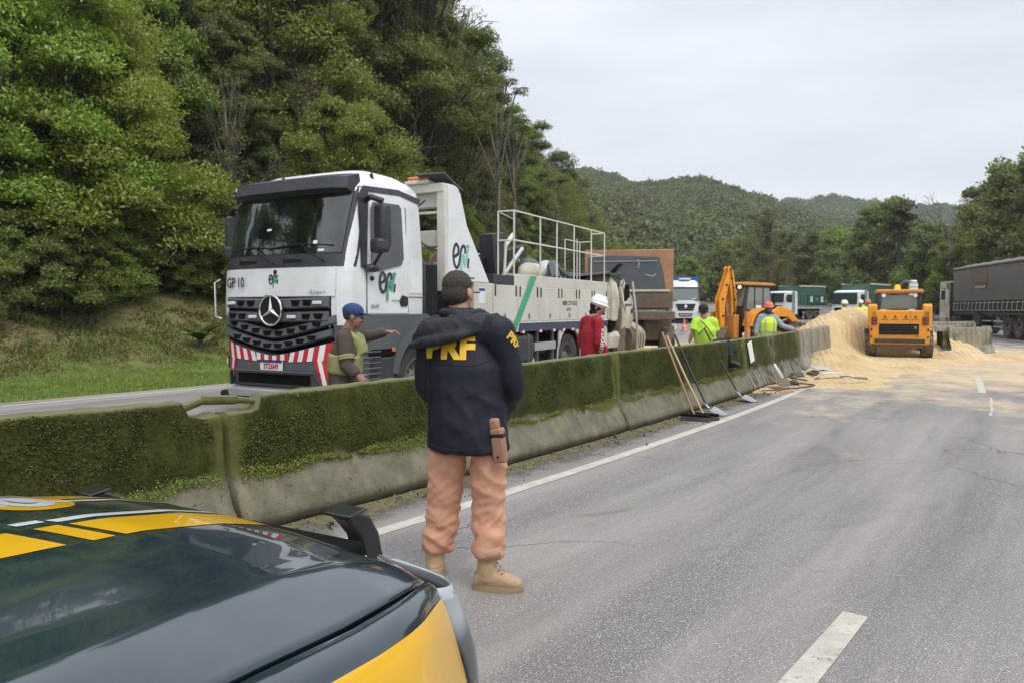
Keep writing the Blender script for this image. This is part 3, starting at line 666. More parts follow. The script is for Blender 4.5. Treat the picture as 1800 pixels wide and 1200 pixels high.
def tree_proto(kind, seed, H, crown_r, crown_lo, nbl, leaves, ls, mats, bark, sparse=1.0, flat=.9, lean=.06, droop=0.25):
    """returns (trunk mesh, crown mesh). Branches end in blobs of leaves kept mostly to each blob's shell."""
    nbl = int(nbl*1.7); rg = np.random.default_rng(seed); rd = random.Random(seed); mb = MB()
    top = Vector((rd.uniform(-1, 1)*lean*H, rd.uniform(-1, 1)*lean*H, H*.86))
    P = catmull([(0, 0, -.8), (top.x*.1+rd.uniform(-.12, .12), top.y*.1, H*.25), (top.x*.45+rd.uniform(-.25, .25), top.y*.45+rd.uniform(-.25, .25), H*.55), top], 4)
    r0 = .018*H+.03; mb.tube(P, r0, 8, rads=[r0*(1.15-1.0*i/(len(P)-1))+.015 for i in range(len(P))])
    blobs = []
    for i in range(nbl):
        f = (i+.5)/nbl; z = H*(crown_lo+(.97-crown_lo)*f)
        prof = sin(pi*min(1, (.18+.82*f)**.9))**.6 if f < .92 else .45
        a = i*2.399+rd.uniform(-.5, .5); rr = crown_r*prof*rd.uniform(.15, 1.0)
        q = (z-H*.06)/(H*.86); base = P[min(len(P)-1, max(0, int(q*.72*(len(P)-1))))]
        c = Vector((top.x*f+rr*cos(a), top.y*f+rr*sin(a), z)); br = crown_r*rd.uniform(.22, .42)*(1.1-.35*f)
        blobs.append((c, br))
        mid = base.lerp(c, .5)+Vector((rd.uniform(-.2, .2), rd.uniform(-.2, .2), -.10*rr))
        rb = max(.025, r0*.38*(1-.5*f)); mb.tube(catmull([base, mid, c], 3), rb, 5, rads=[rb*(1-.13*k) for k in range(7)])
        for k in range(5):
            e = c+Vector((rd.gauss(0, 1), rd.gauss(0, 1), rd.gauss(.2, .7)))*br*.55
            mb.tube([mid.lerp(c, rd.uniform(.3, 1)), e.lerp(c, .4)+Vector((0, 0, .1)), e], .02, 4, rads=[.028, .018, .008])
    C = []; U = []; V = []; per = int(leaves/nbl)
    for c, br in blobs:
        n = int(per*rd.uniform(.7, 1.3)); d = rg.normal(size=(n, 3)); d[:, 2] = np.abs(d[:, 2])*.9-.25*rg.random(n)*1.2; d /= np.linalg.norm(d, axis=1, keepdims=True)
        rad = br*(1-np.abs(rg.normal(size=(n, 1)))*.42); bump_ = np.array([mn.fractal(Vector((x[0]*1.7+c.x, x[1]*1.7+c.y, x[2]*1.7+c.z)), .9, 2.1, 3) for x in d[:, :]]).reshape(-1, 1)
        p = d*rad*(1+.42*bump_)*np.array([1.0, 1.0, flat]); keep = (bump_[:, 0] > (-.42 if sparse >= 1 else -.05)) & (rg.random(n) < (1 if sparse >= 1 else sparse))
        p = p[keep]; dd = d[keep]; k = len(p); C.append(p+np.array(c))
        u = dd*.35+rg.normal(size=(k, 3))*.55+np.array([0, 0, -droop]); u /= np.linalg.norm(u, axis=1, keepdims=True)
        nn = dd*.8+np.array([0, 0, .7])+rg.normal(size=(k, 3))*.45; vv = np.cross(nn, u); vv /= np.linalg.norm(vv, axis=1, keepdims=True)
        sz = ls*rg.uniform(.6, 1.3, (k, 1)); U.append(u*sz); V.append(vv*sz*.48)
    C = np.concatenate(C); U = np.concatenate(U); V = np.concatenate(V)
    mi = (rg.random(len(C)) < .12).astype(int) if isinstance(mats, list) and len(mats) > 1 else None
    return mb.mesh('trunk'), quads('crown', C, U, V, mats, mi=mi, fold=.25)

TP = {}
TP['round'] = [tree_proto('a', 11+i, 9.0, 3.4, .34, 15, 58000, .068, [M['leafA'], M['leafB']], M['bark']) for i in range(2)]
M['leafL'] = leafmat('leaf_lime', (.200, .270, .028), (.430, .500, .080), .5)
TP['low'] = [tree_proto('l', 91+i, 8.5, 3.5, .12, 19, 72000, .068, [M['leafL'], M['leafA']], M['bark']) for i in range(2)]
TP['tall'] = [tree_proto('b', 21+i, 13.0, 3.0, .42, 17, 54000, .072, [M['leafB'], M['leafA']], M['bark'], flat=.7) for i in range(3)]
TP['dark'] = [tree_proto('c', 31+i, 11.0, 3.2, .30, 16, 54000, .074, [M['leafC'], M['leafB']], M['bark']) for i in range(2)]
TP['sparse'] = [tree_proto('d', 41+i, 14.0, 3.1, .35, 20, 17000, .080, [M['leafD'], M['leafB']], M['barkpale'], sparse=.55, flat=.6) for i in range(2)]
TP['brown'] = [tree_proto('e', 51+i, 10.5, 3.0, .25, 16, 46000, .070, [M['leafD'], M['leafB']], M['bark'], sparse=.9) for i in range(2)]
TP['shrub'] = [tree_proto('f', 61+i, 3.2, 1.9, .10, 9, 17000, .054, [M['leafA'] if i == 0 else M['leafB'], M['leafB']], M['bark'], flat=.9) for i in range(3)]
# lower-detail crowns for the trees across the valley
TP['far'] = [tree_proto('g', 71+i, 13.0, 4.2, .16, 14, 14000, .19, [M['leafB'] if i != 1 else M['leafC'], M['leafC']], M['bark']) for i in range(4)]
TP['farlight'] = [tree_proto('h', 81+i, 12.0, 4.0, .18, 13, 14000, .19, [M['leafA'], M['leafB']], M['bark']) for i in range(2)]
for k in TP:
    for tr, cr_ in TP[k]:
        bm_ = M['barkpale'] if k == 'sparse' else M['bark']
        tr.materials.append(bm_); tr.polygons.foreach_set('use_smooth', [True]*len(tr.polygons))
def bare_mesh(seed, H):
    rd = random.Random(seed); mb = MB()
    def br(p, d, ln, r, lv):
        q = p+d*ln*.5+Vector((rd.gauss(0, .06), rd.gauss(0, .06), rd.gauss(0, .04)))*ln; e = p+d*ln
        mb.tube([p, q, e], r, 5, rads=[r, r*.82, r*.6])
        if lv > 0:
            for k in range(3 if lv > 1 else 4):
                nd = (d+Vector((rd.gauss(0, .55), rd.gauss(0, .55), rd.gauss(.15, .3)))).normalized(); br(e if k else q, nd, ln*rd.uniform(.55, .75), r*.58, lv-1)
    br(Vector((0, 0, -.5)), Vector((.05, 0, 1)).normalized(), H*.42, H*.012+.03, 4); me = mb.mesh('trunk'); me.materials.append(M['barkpale']); return me

def place_tree(kind, idx, x, y, sc, rz, label, cat='tree', group=None, name=None, zs=1.0, z=None):
    tr, cr_ = TP[kind][idx % len(TP[kind])]
    e = empty(name or {'shrub': 'shrub'}.get(kind, 'broadleaf_tree'), (x, y, zt(x, y) if z is None else z), rz, label, cat, group); e.scale = (sc, sc, sc*zs)
    a = bpy.data.objects.new('trunk', tr); COL.objects.link(a); a.parent = e
    c = bpy.data.objects.new('crown', cr_); COL.objects.link(c); c.parent = e
    return e
FL = {'low': 'bright green tree with low branches', 'round': 'rounded bright green tree', 'tall': 'tall mid green tree', 'dark': 'dense dark green tree', 'sparse': 'thin-crowned tree with pale bare branches', 'brown': 'brownish green tree',
      'shrub': 'leafy green shrub at the foot of the forest'}
FG = {k: k+' trees' for k in FL}; FG['shrub'] = 'shrubs along the forest foot'
rd = random.Random(5); nf = 0
rows = [(21.8, 3.3), (24.2, 3.4), (27.2, 3.6), (31, 4.2), (36.5, 4.8), (43, 5.6), (51, 7.0)]
def vis(x, y):
    return (y > 3 and x/y > -.86 and x/y < .80) or (y > -12 and x < -11)
for ri, (l, st) in enumerate(rows):
    s = -34.0
    while s < 98:
        s += st*rd.uniform(.8, 1.25); ll = l+rd.uniform(-1.2, 1.2); p = rc(s, -ll)
        if not vis(p.x, p.y): continue
        k = (p.x/p.y)
        pool = ['tall', 'dark', 'round', 'tall', 'sparse', 'dark'] if k < -.28 else (['sparse', 'tall', 'sparse', 'brown', 'tall', 'dark'] if k < .0 else ['tall', 'dark', 'brown', 'round', 'tall'])
        kind = rd.choice(pool)
        if ri == 0: kind = rd.choice(['low', 'dark', 'low', 'sparse', 'low', 'tall'])
        dist = math.hypot(p.x, p.y)
        # keep the skyline where the photograph has it: limit the height by direction
        el = float(np.interp(k, [-.9, -.12, -.095, -.05, .0, .05, .09, .115, .15], [2, .70, .44, .345, .275, .245, .215, .18, .13]))
        base = zt(p.x, p.y); Hm = {'low': 8.5, 'round': 9, 'tall': 13, 'dark': 11, 'sparse': 14, 'brown': 10.5}[kind]
        if p.y < 4 and ri > 2: continue
        k = max(k, -3) if p.y > 3 else -1
        sc = rd.uniform(.75, 1.1)*(1.0 if ri else .62); lim = (el*p.y*rd.uniform(.90, 1.02)+CAMH-base)/(Hm*1.03)
        if lim < .22: continue
        if -.32 < k < .14 and ri > 0: sc = max(sc, min(1.55, lim*rd.uniform(.72, 1.0)))
        sc = min(sc, lim)
        if sc < .3: continue
        zn_ = 'above the open grass bank' if k < -.40 else ('behind the tow truck cab' if k < -.12 else 'behind the tow truck railing'); rw = 'at the forest edge' if ri < 2 else ('midway up the slope' if ri < 4 else 'high up the slope')
        place_tree(kind, rd.randrange(9), p.x, p.y, sc, rd.uniform(0, 6.28), FL[kind]+' '+rw+', '+zn_, group=FG[kind]+' '+rw+', '+zn_, z=base, zs=rd.uniform(.95, 1.1)*(1.0 if lim > sc*1.15 else .98)); nf += 1
s = -16.0
while s < 80:
    s += rd.uniform(.8, 1.4)
    for l, a in ((16.9, .50), (18.3, .75), (20.0, 1.0)):
        p = rc(s+rd.uniform(-.5, .5), -l-rd.uniform(-.4, .6))
        if vis(p.x, p.y) and rd.random() < (.35 if l < 18 else .92): _z = 'above the open grass bank' if p.x/max(p.y, 1) < -.40 else ('behind the tow truck cab' if p.x/p.y < -.12 else 'beyond the tow truck rear'); place_tree('shrub', rd.randrange(9), p.x, p.y, a*rd.uniform(.5, 1.05)*(.75 if l < 18 else 1), rd.uniform(0, 6.28), FL['shrub']+', '+_z, 'shrub', FG['shrub']+', '+_z); nf += 1
# the two big bright trees at the road edge by the left of the picture
for px, dist, sc, kn, lb in ((215, 24.5, 1.02, 'low', 'big bright yellow-green tree leaning out over the bank, next to the tow truck mirror'),
                             (30, 22.5, 1.12, 'low', 'big bright green tree at the forest edge beyond the mossy barrier'),
                             (610, 30.0, .95, 'round', 'bright green tree rising behind the tow truck cab roof')):
    p = at(px, 545, dist); place_tree(kn, int(px) % 2, p.x, p.y, sc, px*.7, lb, name='broadleaf_tree')

# unseen tall trees added beside the opposite road for the windscreen to mirror
for x, y, sc, kn in ((-20.5, 6.5, 1.25, 'tall'), (-24, 3, 1.3, 'dark'), (-20, -1, 1.1, 'round'), (-27, -6, 1.3, 'tall')): place_tree(kn, 1, x, y, sc, x, 'tall roadside tree on the slope outside the view, mirrored in the windscreen', name='broadleaf_tree', group='roadside trees on the slope outside the view')

# tree ferns
def fern(x, y, n, ln, label, seed, group=None):
    rd_ = random.Random(seed); e = empty('tree_fern', (x, y, zt(x, y)), 0, label, 'fern', group); mb = MB(); mb.tube([(0, 0, -.3), (0, 0, .35)], .09, 8, rads=[.12, .07]); obj('trunk', mb, M['bark'], e)
    for i in range(n):
        a = 2*pi*i/n+rd_.uniform(-.3, .3); el = rd_.uniform(.5, 1.25); L_ = ln*rd_.uniform(.75, 1.1); pts = []
        for k in range(15):
            u = k/14; r = L_*u*cos(el*(1-u*.55)); z = .35+L_*(sin(el)*u-.45*u*u*u); pts.append(Vector((r*cos(a), r*sin(a), z)))
        C = []; U = []; V = []
        for k in range(1, 15):
            t_ = (pts[k]-pts[k-1]).normalized(); sd_ = t_.cross(Vector((0, 0, 1))).normalized(); w_ = .30*ln*.62*sin(pi*min(1, .12+k/15*.95))+.01
            for hh in (0, .5):
                for sg in (-1, 1):
                    d_ = (sd_*sg+t_*.35-Vector((0, 0, .18))).normalized(); c = pts[k-1].lerp(pts[k], hh)+d_*w_*.5; C.append(c); U.append(d_*w_*.5); V.append(t_*.028*ln)
        me = quads('frond', np.array(C), np.array(U), np.array(V), M['fern'], fold=.1); o = bpy.data.objects.new('frond', me); COL.objects.link(o); o.parent = e
for i, (px, dist, ln, lb) in enumerate(((160, 21.6, 1.5, 'tree fern with long arching fronds on the bank beyond the mossy barrier'), (352, 22.0, 1.0, 'tree fern half hidden in shrubs close to the tow truck front'),
                                        (60, 21.4, .9, 'small tree fern at the forest foot beside the bright green tree'))):
    p = at(px, 560, dist); fern(p.x, p.y, 13, ln, lb, i)

# ---------------------------------------------------------------- trees beyond the works, in front of the far hill
rd = random.Random(12)
def skyl(k):  # elevation of the tree tops (rise / distance) by direction x/y
    return float(np.interp(k, [.08, .12, .17, .24, .30, .34, .36, .42, .47, .50, .53, .56, .59, .63, .68, .75, .85],
                              [.15, .11, .095, .105, .115, .145, .140, .135, .155, .165, .15, .12, .125, .19, .21, .25, .3]))
BL = {'far': 'mid green forest tree', 'farlight': 'light green forest tree', 'brown': 'yellowish green forest tree'}
rowsf = [(98, .0), (108, .4), (118, .8), (132, .2)]
for ri, (dist, off) in enumerate(rowsf):
    k = .06
    while k < .86:
        k += rd.uniform(.85, 1.25)*4.4/dist; D = dist+rd.uniform(-4, 4)
        if k > .5: D = D*(1-.36*min(1, (k-.5)/.12))
        x, y = k*D, D; kind = rd.choice(['far', 'farlight', 'farlight', 'far', 'brown']); s_, d_ = sd_of([x], [y])
        if -13 < d_[0] < 15 and s_[0] < 116: continue
        base = gz(min(y, 150))+.0; Hm = {'far': 13, 'farlight': 12, 'brown': 10.5}[kind]; lim = (skyl(k)*y+CAMH-base)/(Hm*1.0)
        sc = lim*rd.uniform(.62, 1.04)*(.78+.08*ri)
        zn_ = 'behind the tipper body and container truck' if k < .28 else ('behind the backhoe' if k < .38 else ('behind the green dump trucks' if k < .56 else 'behind the tarpaulin trailer')); place_tree(kind, rd.randrange(9), x, y, max(.35, sc), rd.uniform(0, 6.28), BL[kind]+', '+zn_, group=kind+' trees '+zn_, z=base-.3)
for px, dist, tp, kind, lb in ((1350, 100, 362, 'brown', 'spreading flat-topped yellow-green tree above the green dump truck'), (1575, 84, 345, 'far', 'large tree crown rising highest above the skid loader beacon'),
                           (1530, 88, 352, 'far', 'rounded mid green tree standing behind the second green dump truck'), (1760, 58, 275, 'far', 'tallest tree at the roadside above the tarpaulin trailer'),
                           (1705, 62, 330, 'sparse', 'thin-leaved tree leaning out between the tallest roadside tree and open sky'), (1800, 52, 262, 'far', 'dense tree overhanging the tarpaulin trailer'),
                           (1660, 64, 420, 'farlight', 'low light green tree at the road edge above the trailer cab'), (1620, 72, 385, 'far', 'dark rounded tree between skid loader and trailer cab')):
    p = at(px, 545, dist); base = gz(p.y); Hm = {'far': 13, 'farlight': 12, 'brown': 10.5, 'sparse': 14}[kind]; top = at(px, tp, dist).z
    place_tree(kind, int(px/7), p.x, p.y, (top-base)/(Hm*1.02), px, lb, z=base-.2, name='broadleaf_tree')
bm_ = bare_mesh(3, 9); p = at(1662, 545, 66); e = empty('bare_tree', (p.x, p.y, gz(p.y)), 1.0, 'leafless grey tree poking up beyond the trailer cab', 'tree')
o = bpy.data.objects.new('trunk', bm_); COL.objects.link(o); o.parent = e; e.scale = (1.25,)*3
# umbrella-leaved trees on the skyline
def cecropia(px, py, dist, label, seed):
    rd_ = random.Random(seed); p = at(px, py, dist); base = zt(p.x, p.y); H = p.z-base; e = empty('umbrella_tree', (p.x, p.y, base), seed, label, 'tree'); mb = MB(); ends = []
    mb.tube([(0, 0, -.5), (.1, 0, H*.6), (0, .1, H*.8)], .1, 7, rads=[.14, .09, .07])
    for i in range(9):
        a = i*2.4; r = rd_.uniform(.5, 1.9); en = Vector((r*cos(a), r*sin(a), H*rd_.uniform(.82, 1.0))); mb.tube(catmull([(0, 0, H*rd_.uniform(.55, .78)), (en.x*.7, en.y*.7, en.z-.5), en], 3), .04, 5); ends.append(en)
    obj('trunk', mb, M['barkpale'], e, smooth=True); C = []; U = []; V = []
    for en in ends:
        for j in range(12):
            a = j*2.4; c0 = en+Vector((cos(a)*.3, sin(a)*.3, rd_.uniform(-.15, .2)))
            for q in range(7):
                bq = 2*pi*q/7; d_ = Vector((cos(bq), sin(bq), -.35)); sz = .17; C.append(c0+d_*sz); U.append(d_*sz); V.append(Vector((-sin(bq), cos(bq), 0))*.055)
    me = quads('crown', np.array(C), np.array(U), np.array(V), [M['leafB']], fold=.1); o = bpy.data.objects.new('crown', me); COL.objects.link(o); o.parent = e
cecropia(875, 150, 42, 'umbrella-leaved tree on the skyline, the higher one of the pair', 1); cecropia(905, 188, 43, 'umbrella-leaved tree on the skyline, the lower one of the pair', 2)

# ---------------------------------------------------------------- far hills with their woods
def hill(name, prof, dist, depth, seed, front=.25):
    ks = np.linspace(prof[0][0], prof[-1][0], 90); mb = MB(); P = []; rows_ = 22
    for j in range(rows_):
        u = j/(rows_-1)
        for k in ks:
            hh = float(np.interp(k, [q[0] for q in prof], [q[1] for q in prof]))*dist+CAMH; y = dist*(1-depth*(1-u)); x = k*y/(1-depth*(1-u)*.0)
            z = 2+(hh-2)*(u**.85)+mn.fractal(Vector((x*.012, y*.012, seed)), .9, 2, 4)*9*(u*(1-u)*3); P.append((x, y, z))
    for j in (1, 2, 3):
        for k in ks: P.append((k*(dist*(1+.15*j)), dist*(1+.15*j), max(2, (float(np.interp(k, [q[0] for q in prof], [q[1] for q in prof]))*dist+CAMH)*(1-.33*j))))
    mb.sheet(P, rows_+3, len(ks)); o = obj(name, mb, M['leafC'], smooth=True, fix=False); tago(o, kind='structure'); return np.array(P[:rows_*len(ks)]).reshape(rows_, len(ks), 3)
def clump_proto(seed, n, ls):
    rg = np.random.default_rng(seed); d = rg.normal(size=(n, 3)); d[:, 2] = np.abs(d[:, 2])*.9-.15; d /= np.linalg.norm(d, axis=1, keepdims=True)
    bp = np.array([mn.fractal(Vector(x)*2.2+Vector((seed, 0, 0)), .9, 2, 3) for x in d]).reshape(-1, 1); p = d*(1+.35*bp)*(1-np.abs(rg.normal(size=(n, 1)))*.08)
    u = rg.normal(size=(n, 3)); u /= np.linalg.norm(u, axis=1, keepdims=True); nn = d+rg.normal(size=(n, 3))*.4+np.array([0, 0, .4]); v = np.cross(nn, u); v /= np.linalg.norm(v, axis=1, keepdims=True)
    sz = ls*rg.uniform(.6, 1.4, (n, 1)); return p, u*sz, v*sz*.6
def scatter(name, G, n, sc, mats, seed, label):
    """tree-crown clumps over a hill as one object: every point carries one instance of a crown"""
    rg = np.random.default_rng(seed); r_, c_ = G.shape[:2]; a = rg.random(n)*(r_-1.001); b_ = rg.random(n)*(c_-1.001); i, j = a.astype(int), b_.astype(int); fa, fb = (a-i)[:, None], (b_-j)[:, None]
    P = G[i, j]*(1-fa)*(1-fb)+G[i+1, j]*fa*(1-fb)+G[i, j+1]*(1-fa)*fb+G[i+1, j+1]*fa*fb
    protos = []
    coll = bpy.data.collections.new(name+'_crowns')
    for k in range(4):
        p, u, v = clump_proto(seed*10+k, 700, .12); me = quads('crown', p, u, v, mats[k % len(mats)], fold=.2); o = bpy.data.objects.new('crown', me); coll.objects.link(o)
    me = bpy.data.meshes.new(name); me.vertices.add(n); me.vertices.foreach_set('co', P.ravel()); o = bpy.data.objects.new(name, me); COL.objects.link(o)
    ng = bpy.data.node_groups.new(name, 'GeometryNodeTree'); ng.interface.new_socket('Geometry', in_out='INPUT', socket_type='NodeSocketGeometry'); ng.interface.new_socket('Geometry', in_out='OUTPUT', socket_type='NodeSocketGeometry')
    gi = ng.nodes.new('NodeGroupInput'); go = ng.nodes.new('NodeGroupOutput'); ip = ng.nodes.new('GeometryNodeInstanceOnPoints'); ci = ng.nodes.new('GeometryNodeCollectionInfo'); ci.inputs['Collection'].default_value = coll
    ci.inputs['Separate Children'].default_value = True; ci.inputs['Reset Children'].default_value = True; ip.inputs['Pick Instance'].default_value = True
    rr = ng.nodes.new('FunctionNodeRandomValue'); rr.data_type = 'FLOAT_VECTOR'; rr.inputs[0].default_value = (0, 0, 0); rr.inputs[1].default_value = (.3, .3, 6.28)
    rs = ng.nodes.new('FunctionNodeRandomValue'); rs.data_type = 'FLOAT'; rs.inputs[2].default_value = sc*.35; rs.inputs[3].default_value = sc*1.55; rs.inputs['Seed'].default_value = 5
    ri = ng.nodes.new('FunctionNodeRandomValue'); ri.data_type = 'INT'; ri.inputs[4].default_value = 0; ri.inputs[5].default_value = 3
    k = ng.links.new; k(gi.outputs[0], ip.inputs['Points']); k(ci.outputs[0], ip.inputs['Instance']); k(rr.outputs[0], ip.inputs['Rotation']); k(rs.outputs[1], ip.inputs['Scale']); k(ri.outputs[2], ip.inputs['Instance Index'])
    k(ip.outputs[0], go.inputs[0]); md = o.modifiers.new('scatter', 'NODES'); md.node_group = ng; tago(o, label, 'forest', kind='stuff'); return o
G1 = hill('hills', [(-.15, .10), (.02, .16), (.085, .178), (.125, .172), (.16, .158), (.21, .160), (.245, .168), (.27, .158), (.30, .148), (.335, .136), (.37, .118), (.42, .105), (.5, .085), (.7, .07), (1.0, .06)], 360, .62, 1)
scatter('hillside_forest', G1, 9500, 3.6, [M['leafC']]*4, 3, 'dense evergreen forest covering the hillside behind the works')
G2 = hill('hills', [(.10, .10), (.25, .122), (.33, .130), (.37, .138), (.41, .141), (.45, .141), (.49, .132), (.56, .13), (.62, .128), (.75, .12), (1.1, .11)], 620, .4, 2)
scatter('distant_ridge_forest', G2, 6500, 6.0, [M['leafC'], M['leafC']], 4, 'far forested ridge seen in the dip of the nearer hill')
# ================================================================== vehicle helpers
M['rimgrey'] = pm('rim_grey_dusty', (.16, .155, .145), .6, .3, dirt=.7, dirtcol=(.15, .12, .09), dscale=5)
def wheel(parent, c, r, w, axis='x', side=1, mt=None, rim=None, hub=True, n=28, lug=0):
    """wheel (tyre) with a rim child; side = which way the dished rim faces"""
    mb = MB(); a = w/2
    prof = [(r*.60, -a*.80), (r*.80, -a), (r*.93, -a*.97), (r*.99, -a*.78), (r, -a*.3), (r, a*.3), (r*.99, a*.78), (r*.93, a*.97), (r*.80, a), (r*.60, a*.80), (r*.60, -a*.80)]
    mb.lathe(prof, (0, 0, 0), axis, n)
    if lug:
        for k in range(lug):
            t = 2*pi*k/lug
            for sg in (-1, 1):
                u = Vector({'x': (0, cos(t), sin(t)), 'y': (cos(t), 0, sin(t))}[axis]); ax = Vector((1, 0, 0)) if axis == 'x' else Vector((0, 1, 0)); tg = ax.cross(u)
                p0 = u*(r*1.0)+ax*sg*a*.08; p1 = u*(r*.97)+ax*sg*a*.98+tg*r*.13*(1 if sg > 0 else -1)*sg
                d = (p1-p0); wv = tg*r*.045
                mb.hexa([p0-wv-u*.02, p0+wv-u*.02, p1+wv-u*.02, p1-wv-u*.02, p0-wv*.7+u*r*.055, p0+wv*.7+u*r*.055, p1+wv*.7+u*r*.055, p1-wv*.7+u*r*.055])
    o = obj('wheel', mb, mt or M['rubber'], parent, smooth='auto'); o.location = c
    mb = MB(); s = side
    pr = [(r*.60, -s*a*.82), (r*.61, s*a*.80), (r*.57, s*a*.82), (r*.54, s*a*.55), (r*.50, s*a*.15), (r*.34, s*a*.10), (r*.27, s*a*.30), (r*.20, s*a*.62), (r*.02, s*a*.66)]
    mb.lathe(pr, (0, 0, 0), axis, n)
    for k in range(8):
        t = 2*pi*k/8; u = Vector({'x': (0, cos(t), sin(t)), 'y': (cos(t), 0, sin(t))}[axis])*r*.29; ax = Vector((s, 0, 0)) if axis == 'x' else Vector((0, s, 0))
        mb.cyl(u+ax*a*.1, u+ax*a*.42, .018, n=6)
    obj('rim', mb, rim or M['rimgrey'], o, smooth='auto'); return o
def rodpart(name, pts, r, mat, parent, n=6):
    mb = MB(); mb.tube(pts, r, n); return obj(name, mb, mat, parent, smooth='auto')
def boxpart(name, c, sz, mat, parent, bevel=.01, rot=None, **kw):
    mb = MB(); mb.box(c, sz, rot); return obj(name, mb, mat, parent, bevel=bevel, smooth='auto' if bevel else False, **kw)
def ribbon(name, pts, w, th, mat, parent, loc, rot, scale, closed=False):
    """flat printed stroke in its own xy plane"""
    P = catmull([(x, y, 0) for x, y in pts], 6); mb = MB(); rs = []
    for i, p in enumerate(P):
        t = (P[min(i+1, len(P)-1)]-P[max(i-1, 0)]).normalized(); nrm = Vector((-t.y, t.x, 0))*w/2
        rs.append([p-nrm-Vector((0, 0, th/2)), p+nrm-Vector((0, 0, th/2)), p+nrm+Vector((0, 0, th/2)), p-nrm+Vector((0, 0, th/2))])
    mb.rings(rs); o = obj(name, mb, mat, parent); o.location = loc; o.rotation_euler = [R(a) for a in rot]; o.scale = (scale, scale, 1); return o
def logo(parent, loc, rot, sc, k2=None):
    g = k2 or M['lgreen']; loc = Vector(loc); Rm = Euler([R(a) for a in rot]).to_matrix(); dz = Rm@Vector((0, 0, .0015))
    ribbon('logo', [(.06, .44), (.20, .50), (.36, .60), (.36, .82), (.2, .95), (.05, .80), (-.02, .48), (.06, .14), (.24, .0), (.40, .14), (.50, .48), (.60, .80), (.76, .92), (.90, .80), (.88, .62)], .135, .003, M['ink'], parent, loc, rot, sc)
    ribbon('logo', [(.56, -.42), (.57, .02), (.66, .44), (.76, .50), (.84, .20), (.95, .22), (1.06, .62), (1.20, .98)], .145, .003, g, parent, loc+dz, rot, sc)
    ribbon('logo', [(1.12, .02), (1.13, .22), (1.19, .42)], .12, .003, M['ink'], parent, loc, rot, sc)
    ribbon('logo', [(1.03, .88), (1.08, .96)], .10, .003, M['ink'], parent, loc, rot, sc)

# ================================================================== the recovery truck
T = empty('tow_truck', (-3.23, 10.37, .02), -R(28), 'white recovery truck with red-striped bumper, facing the camera beyond the barrier', 'truck')
TCX, TCZ, TA = -3.23, 10.37, R(28)
def tY(px, x=1.22):
    k = (px-CX)/F; X0 = TCX+x*cos(TA); Z0 = TCZ-x*sin(TA); return (X0-k*Z0)/(k*cos(TA)-sin(TA))
def tZ(px, py, x=1.22):
    y = tY(px, x); Z = TCZ-x*sin(TA)+y*cos(TA); return CAMH+(HY-py)*Z/F-.02
KZ = [1.30, 1.40, 1.75, 2.15, 2.32, 3.07, 3.22, 3.32, 3.42, 3.48]
KW = [1.17, 1.185, 1.19, 1.19, 1.185, 1.14, 1.13, 1.11, 1.04, .95]
KF = [-.10, -.12, -.12, -.09, -.05, .15, .19, .27, .42, .62]
KR = [1.80, 1.80, 1.80, 1.80, 1.80, 1.78, 1.77, 1.75, 1.68, 1.60]
def cw(z): return float(np.interp(z, KZ, KW))
def cf(z): return float(np.interp(z, KZ, KF))
def fy(x, z, off=0):
    W_ = cw(z)+off; q = min(1, abs(x)/W_); return cf(z)-off+.50*(1-(1-q**4.2)**(1/4.2))
def ring_at(z, off=0):
    W_ = cw(z)+off; rr = []; n = 30
    for i in range(n+1):
        a = -1+2*i/n; x = W_*(1 if a > 0 else -1)*(1-(1-abs(a))**1.7); rr.append(Vector((x, fy(x, z, off), z)))
    yr = float(np.interp(z, KZ, KR)); return rr+[Vector((W_, yr-.12, z)), Vector((W_-.05, yr, z)), Vector((-W_+.05, yr, z)), Vector((-W_, yr-.12, z))]
mb = MB(); mb.rings([ring_at(z) for z in (1.30, 1.36, 1.6, 1.9, 2.13, 2.32, 2.6, 2.9, 3.12, 3.22, 3.27, 3.32, 3.37, 3.42, 3.45, 3.48)])
cab = obj('cab', mb, M['white'], T, smooth='auto')
def fpatch(name, x0, x1, z0, z1, off, mat, parent=T, nx=24, nz=6, thick=.012, zf=None, bevel=0):
    """panel that follows the cab front; z0/z1 may be functions of x"""
    rs = []; mb = MB()
    for j in range(nz+1):
        row = []; 
        for i in range(nx+1):
            x = x0+(x1-x0)*i/nx; a = z0(x) if callable(z0) else z0; b_ = z1(x) if callable(z1) else z1; z = a+(b_-a)*j/nz
            xx = max(-cw(z)*.999, min(cw(z)*.999, x)); row.append(Vector((xx, fy(xx, max(z, 1.30), off), z)))
        rs.append(row)
    n = nx+1; P = [p for r in rs for p in r]+[p+Vector((0, thick+off, 0)) for r in rs for p in r]; k = n*(nz+1); fs = []
    for j in range(nz):
        for i in range(nx): a = j*n+i; fs.append((a, a+1, a+n+1, a+n)); fs.append((k+a, k+a+n, k+a+n+1, k+a+1))
    for i in range(nx): fs.append((i, k+i, k+i+1, i+1)); a = nz*n+i; fs.append((a, a+1, k+a+1, k+a))
    for j in range(nz): a = j*n; fs.append((a, a+n, k+a+n, k+a)); a += nx; fs.append((a, k+a, k+a+n, a+n))
    mb.add(P, fs); return obj(name, mb, mat, parent, smooth='auto')
m, t, b = newmat('windscreen'); M['screen'] = m; b.inputs['Base Color'].default_value = (.010, .016, .015, 1); b.inputs['Roughness'].default_value = .03; b.inputs['IOR'].default_value = 2.0
v = coords(t); t.links.new(ramp(t, noise(t, v, 1.6, 4), [(.42, (.006, .009, .008)), (.6, (.022, .034, .028))]), b.inputs['Base Color'])
fpatch('cowl', -1.185, 1.185, 2.13, 3.24, .006, M['dgrey'], nz=10)
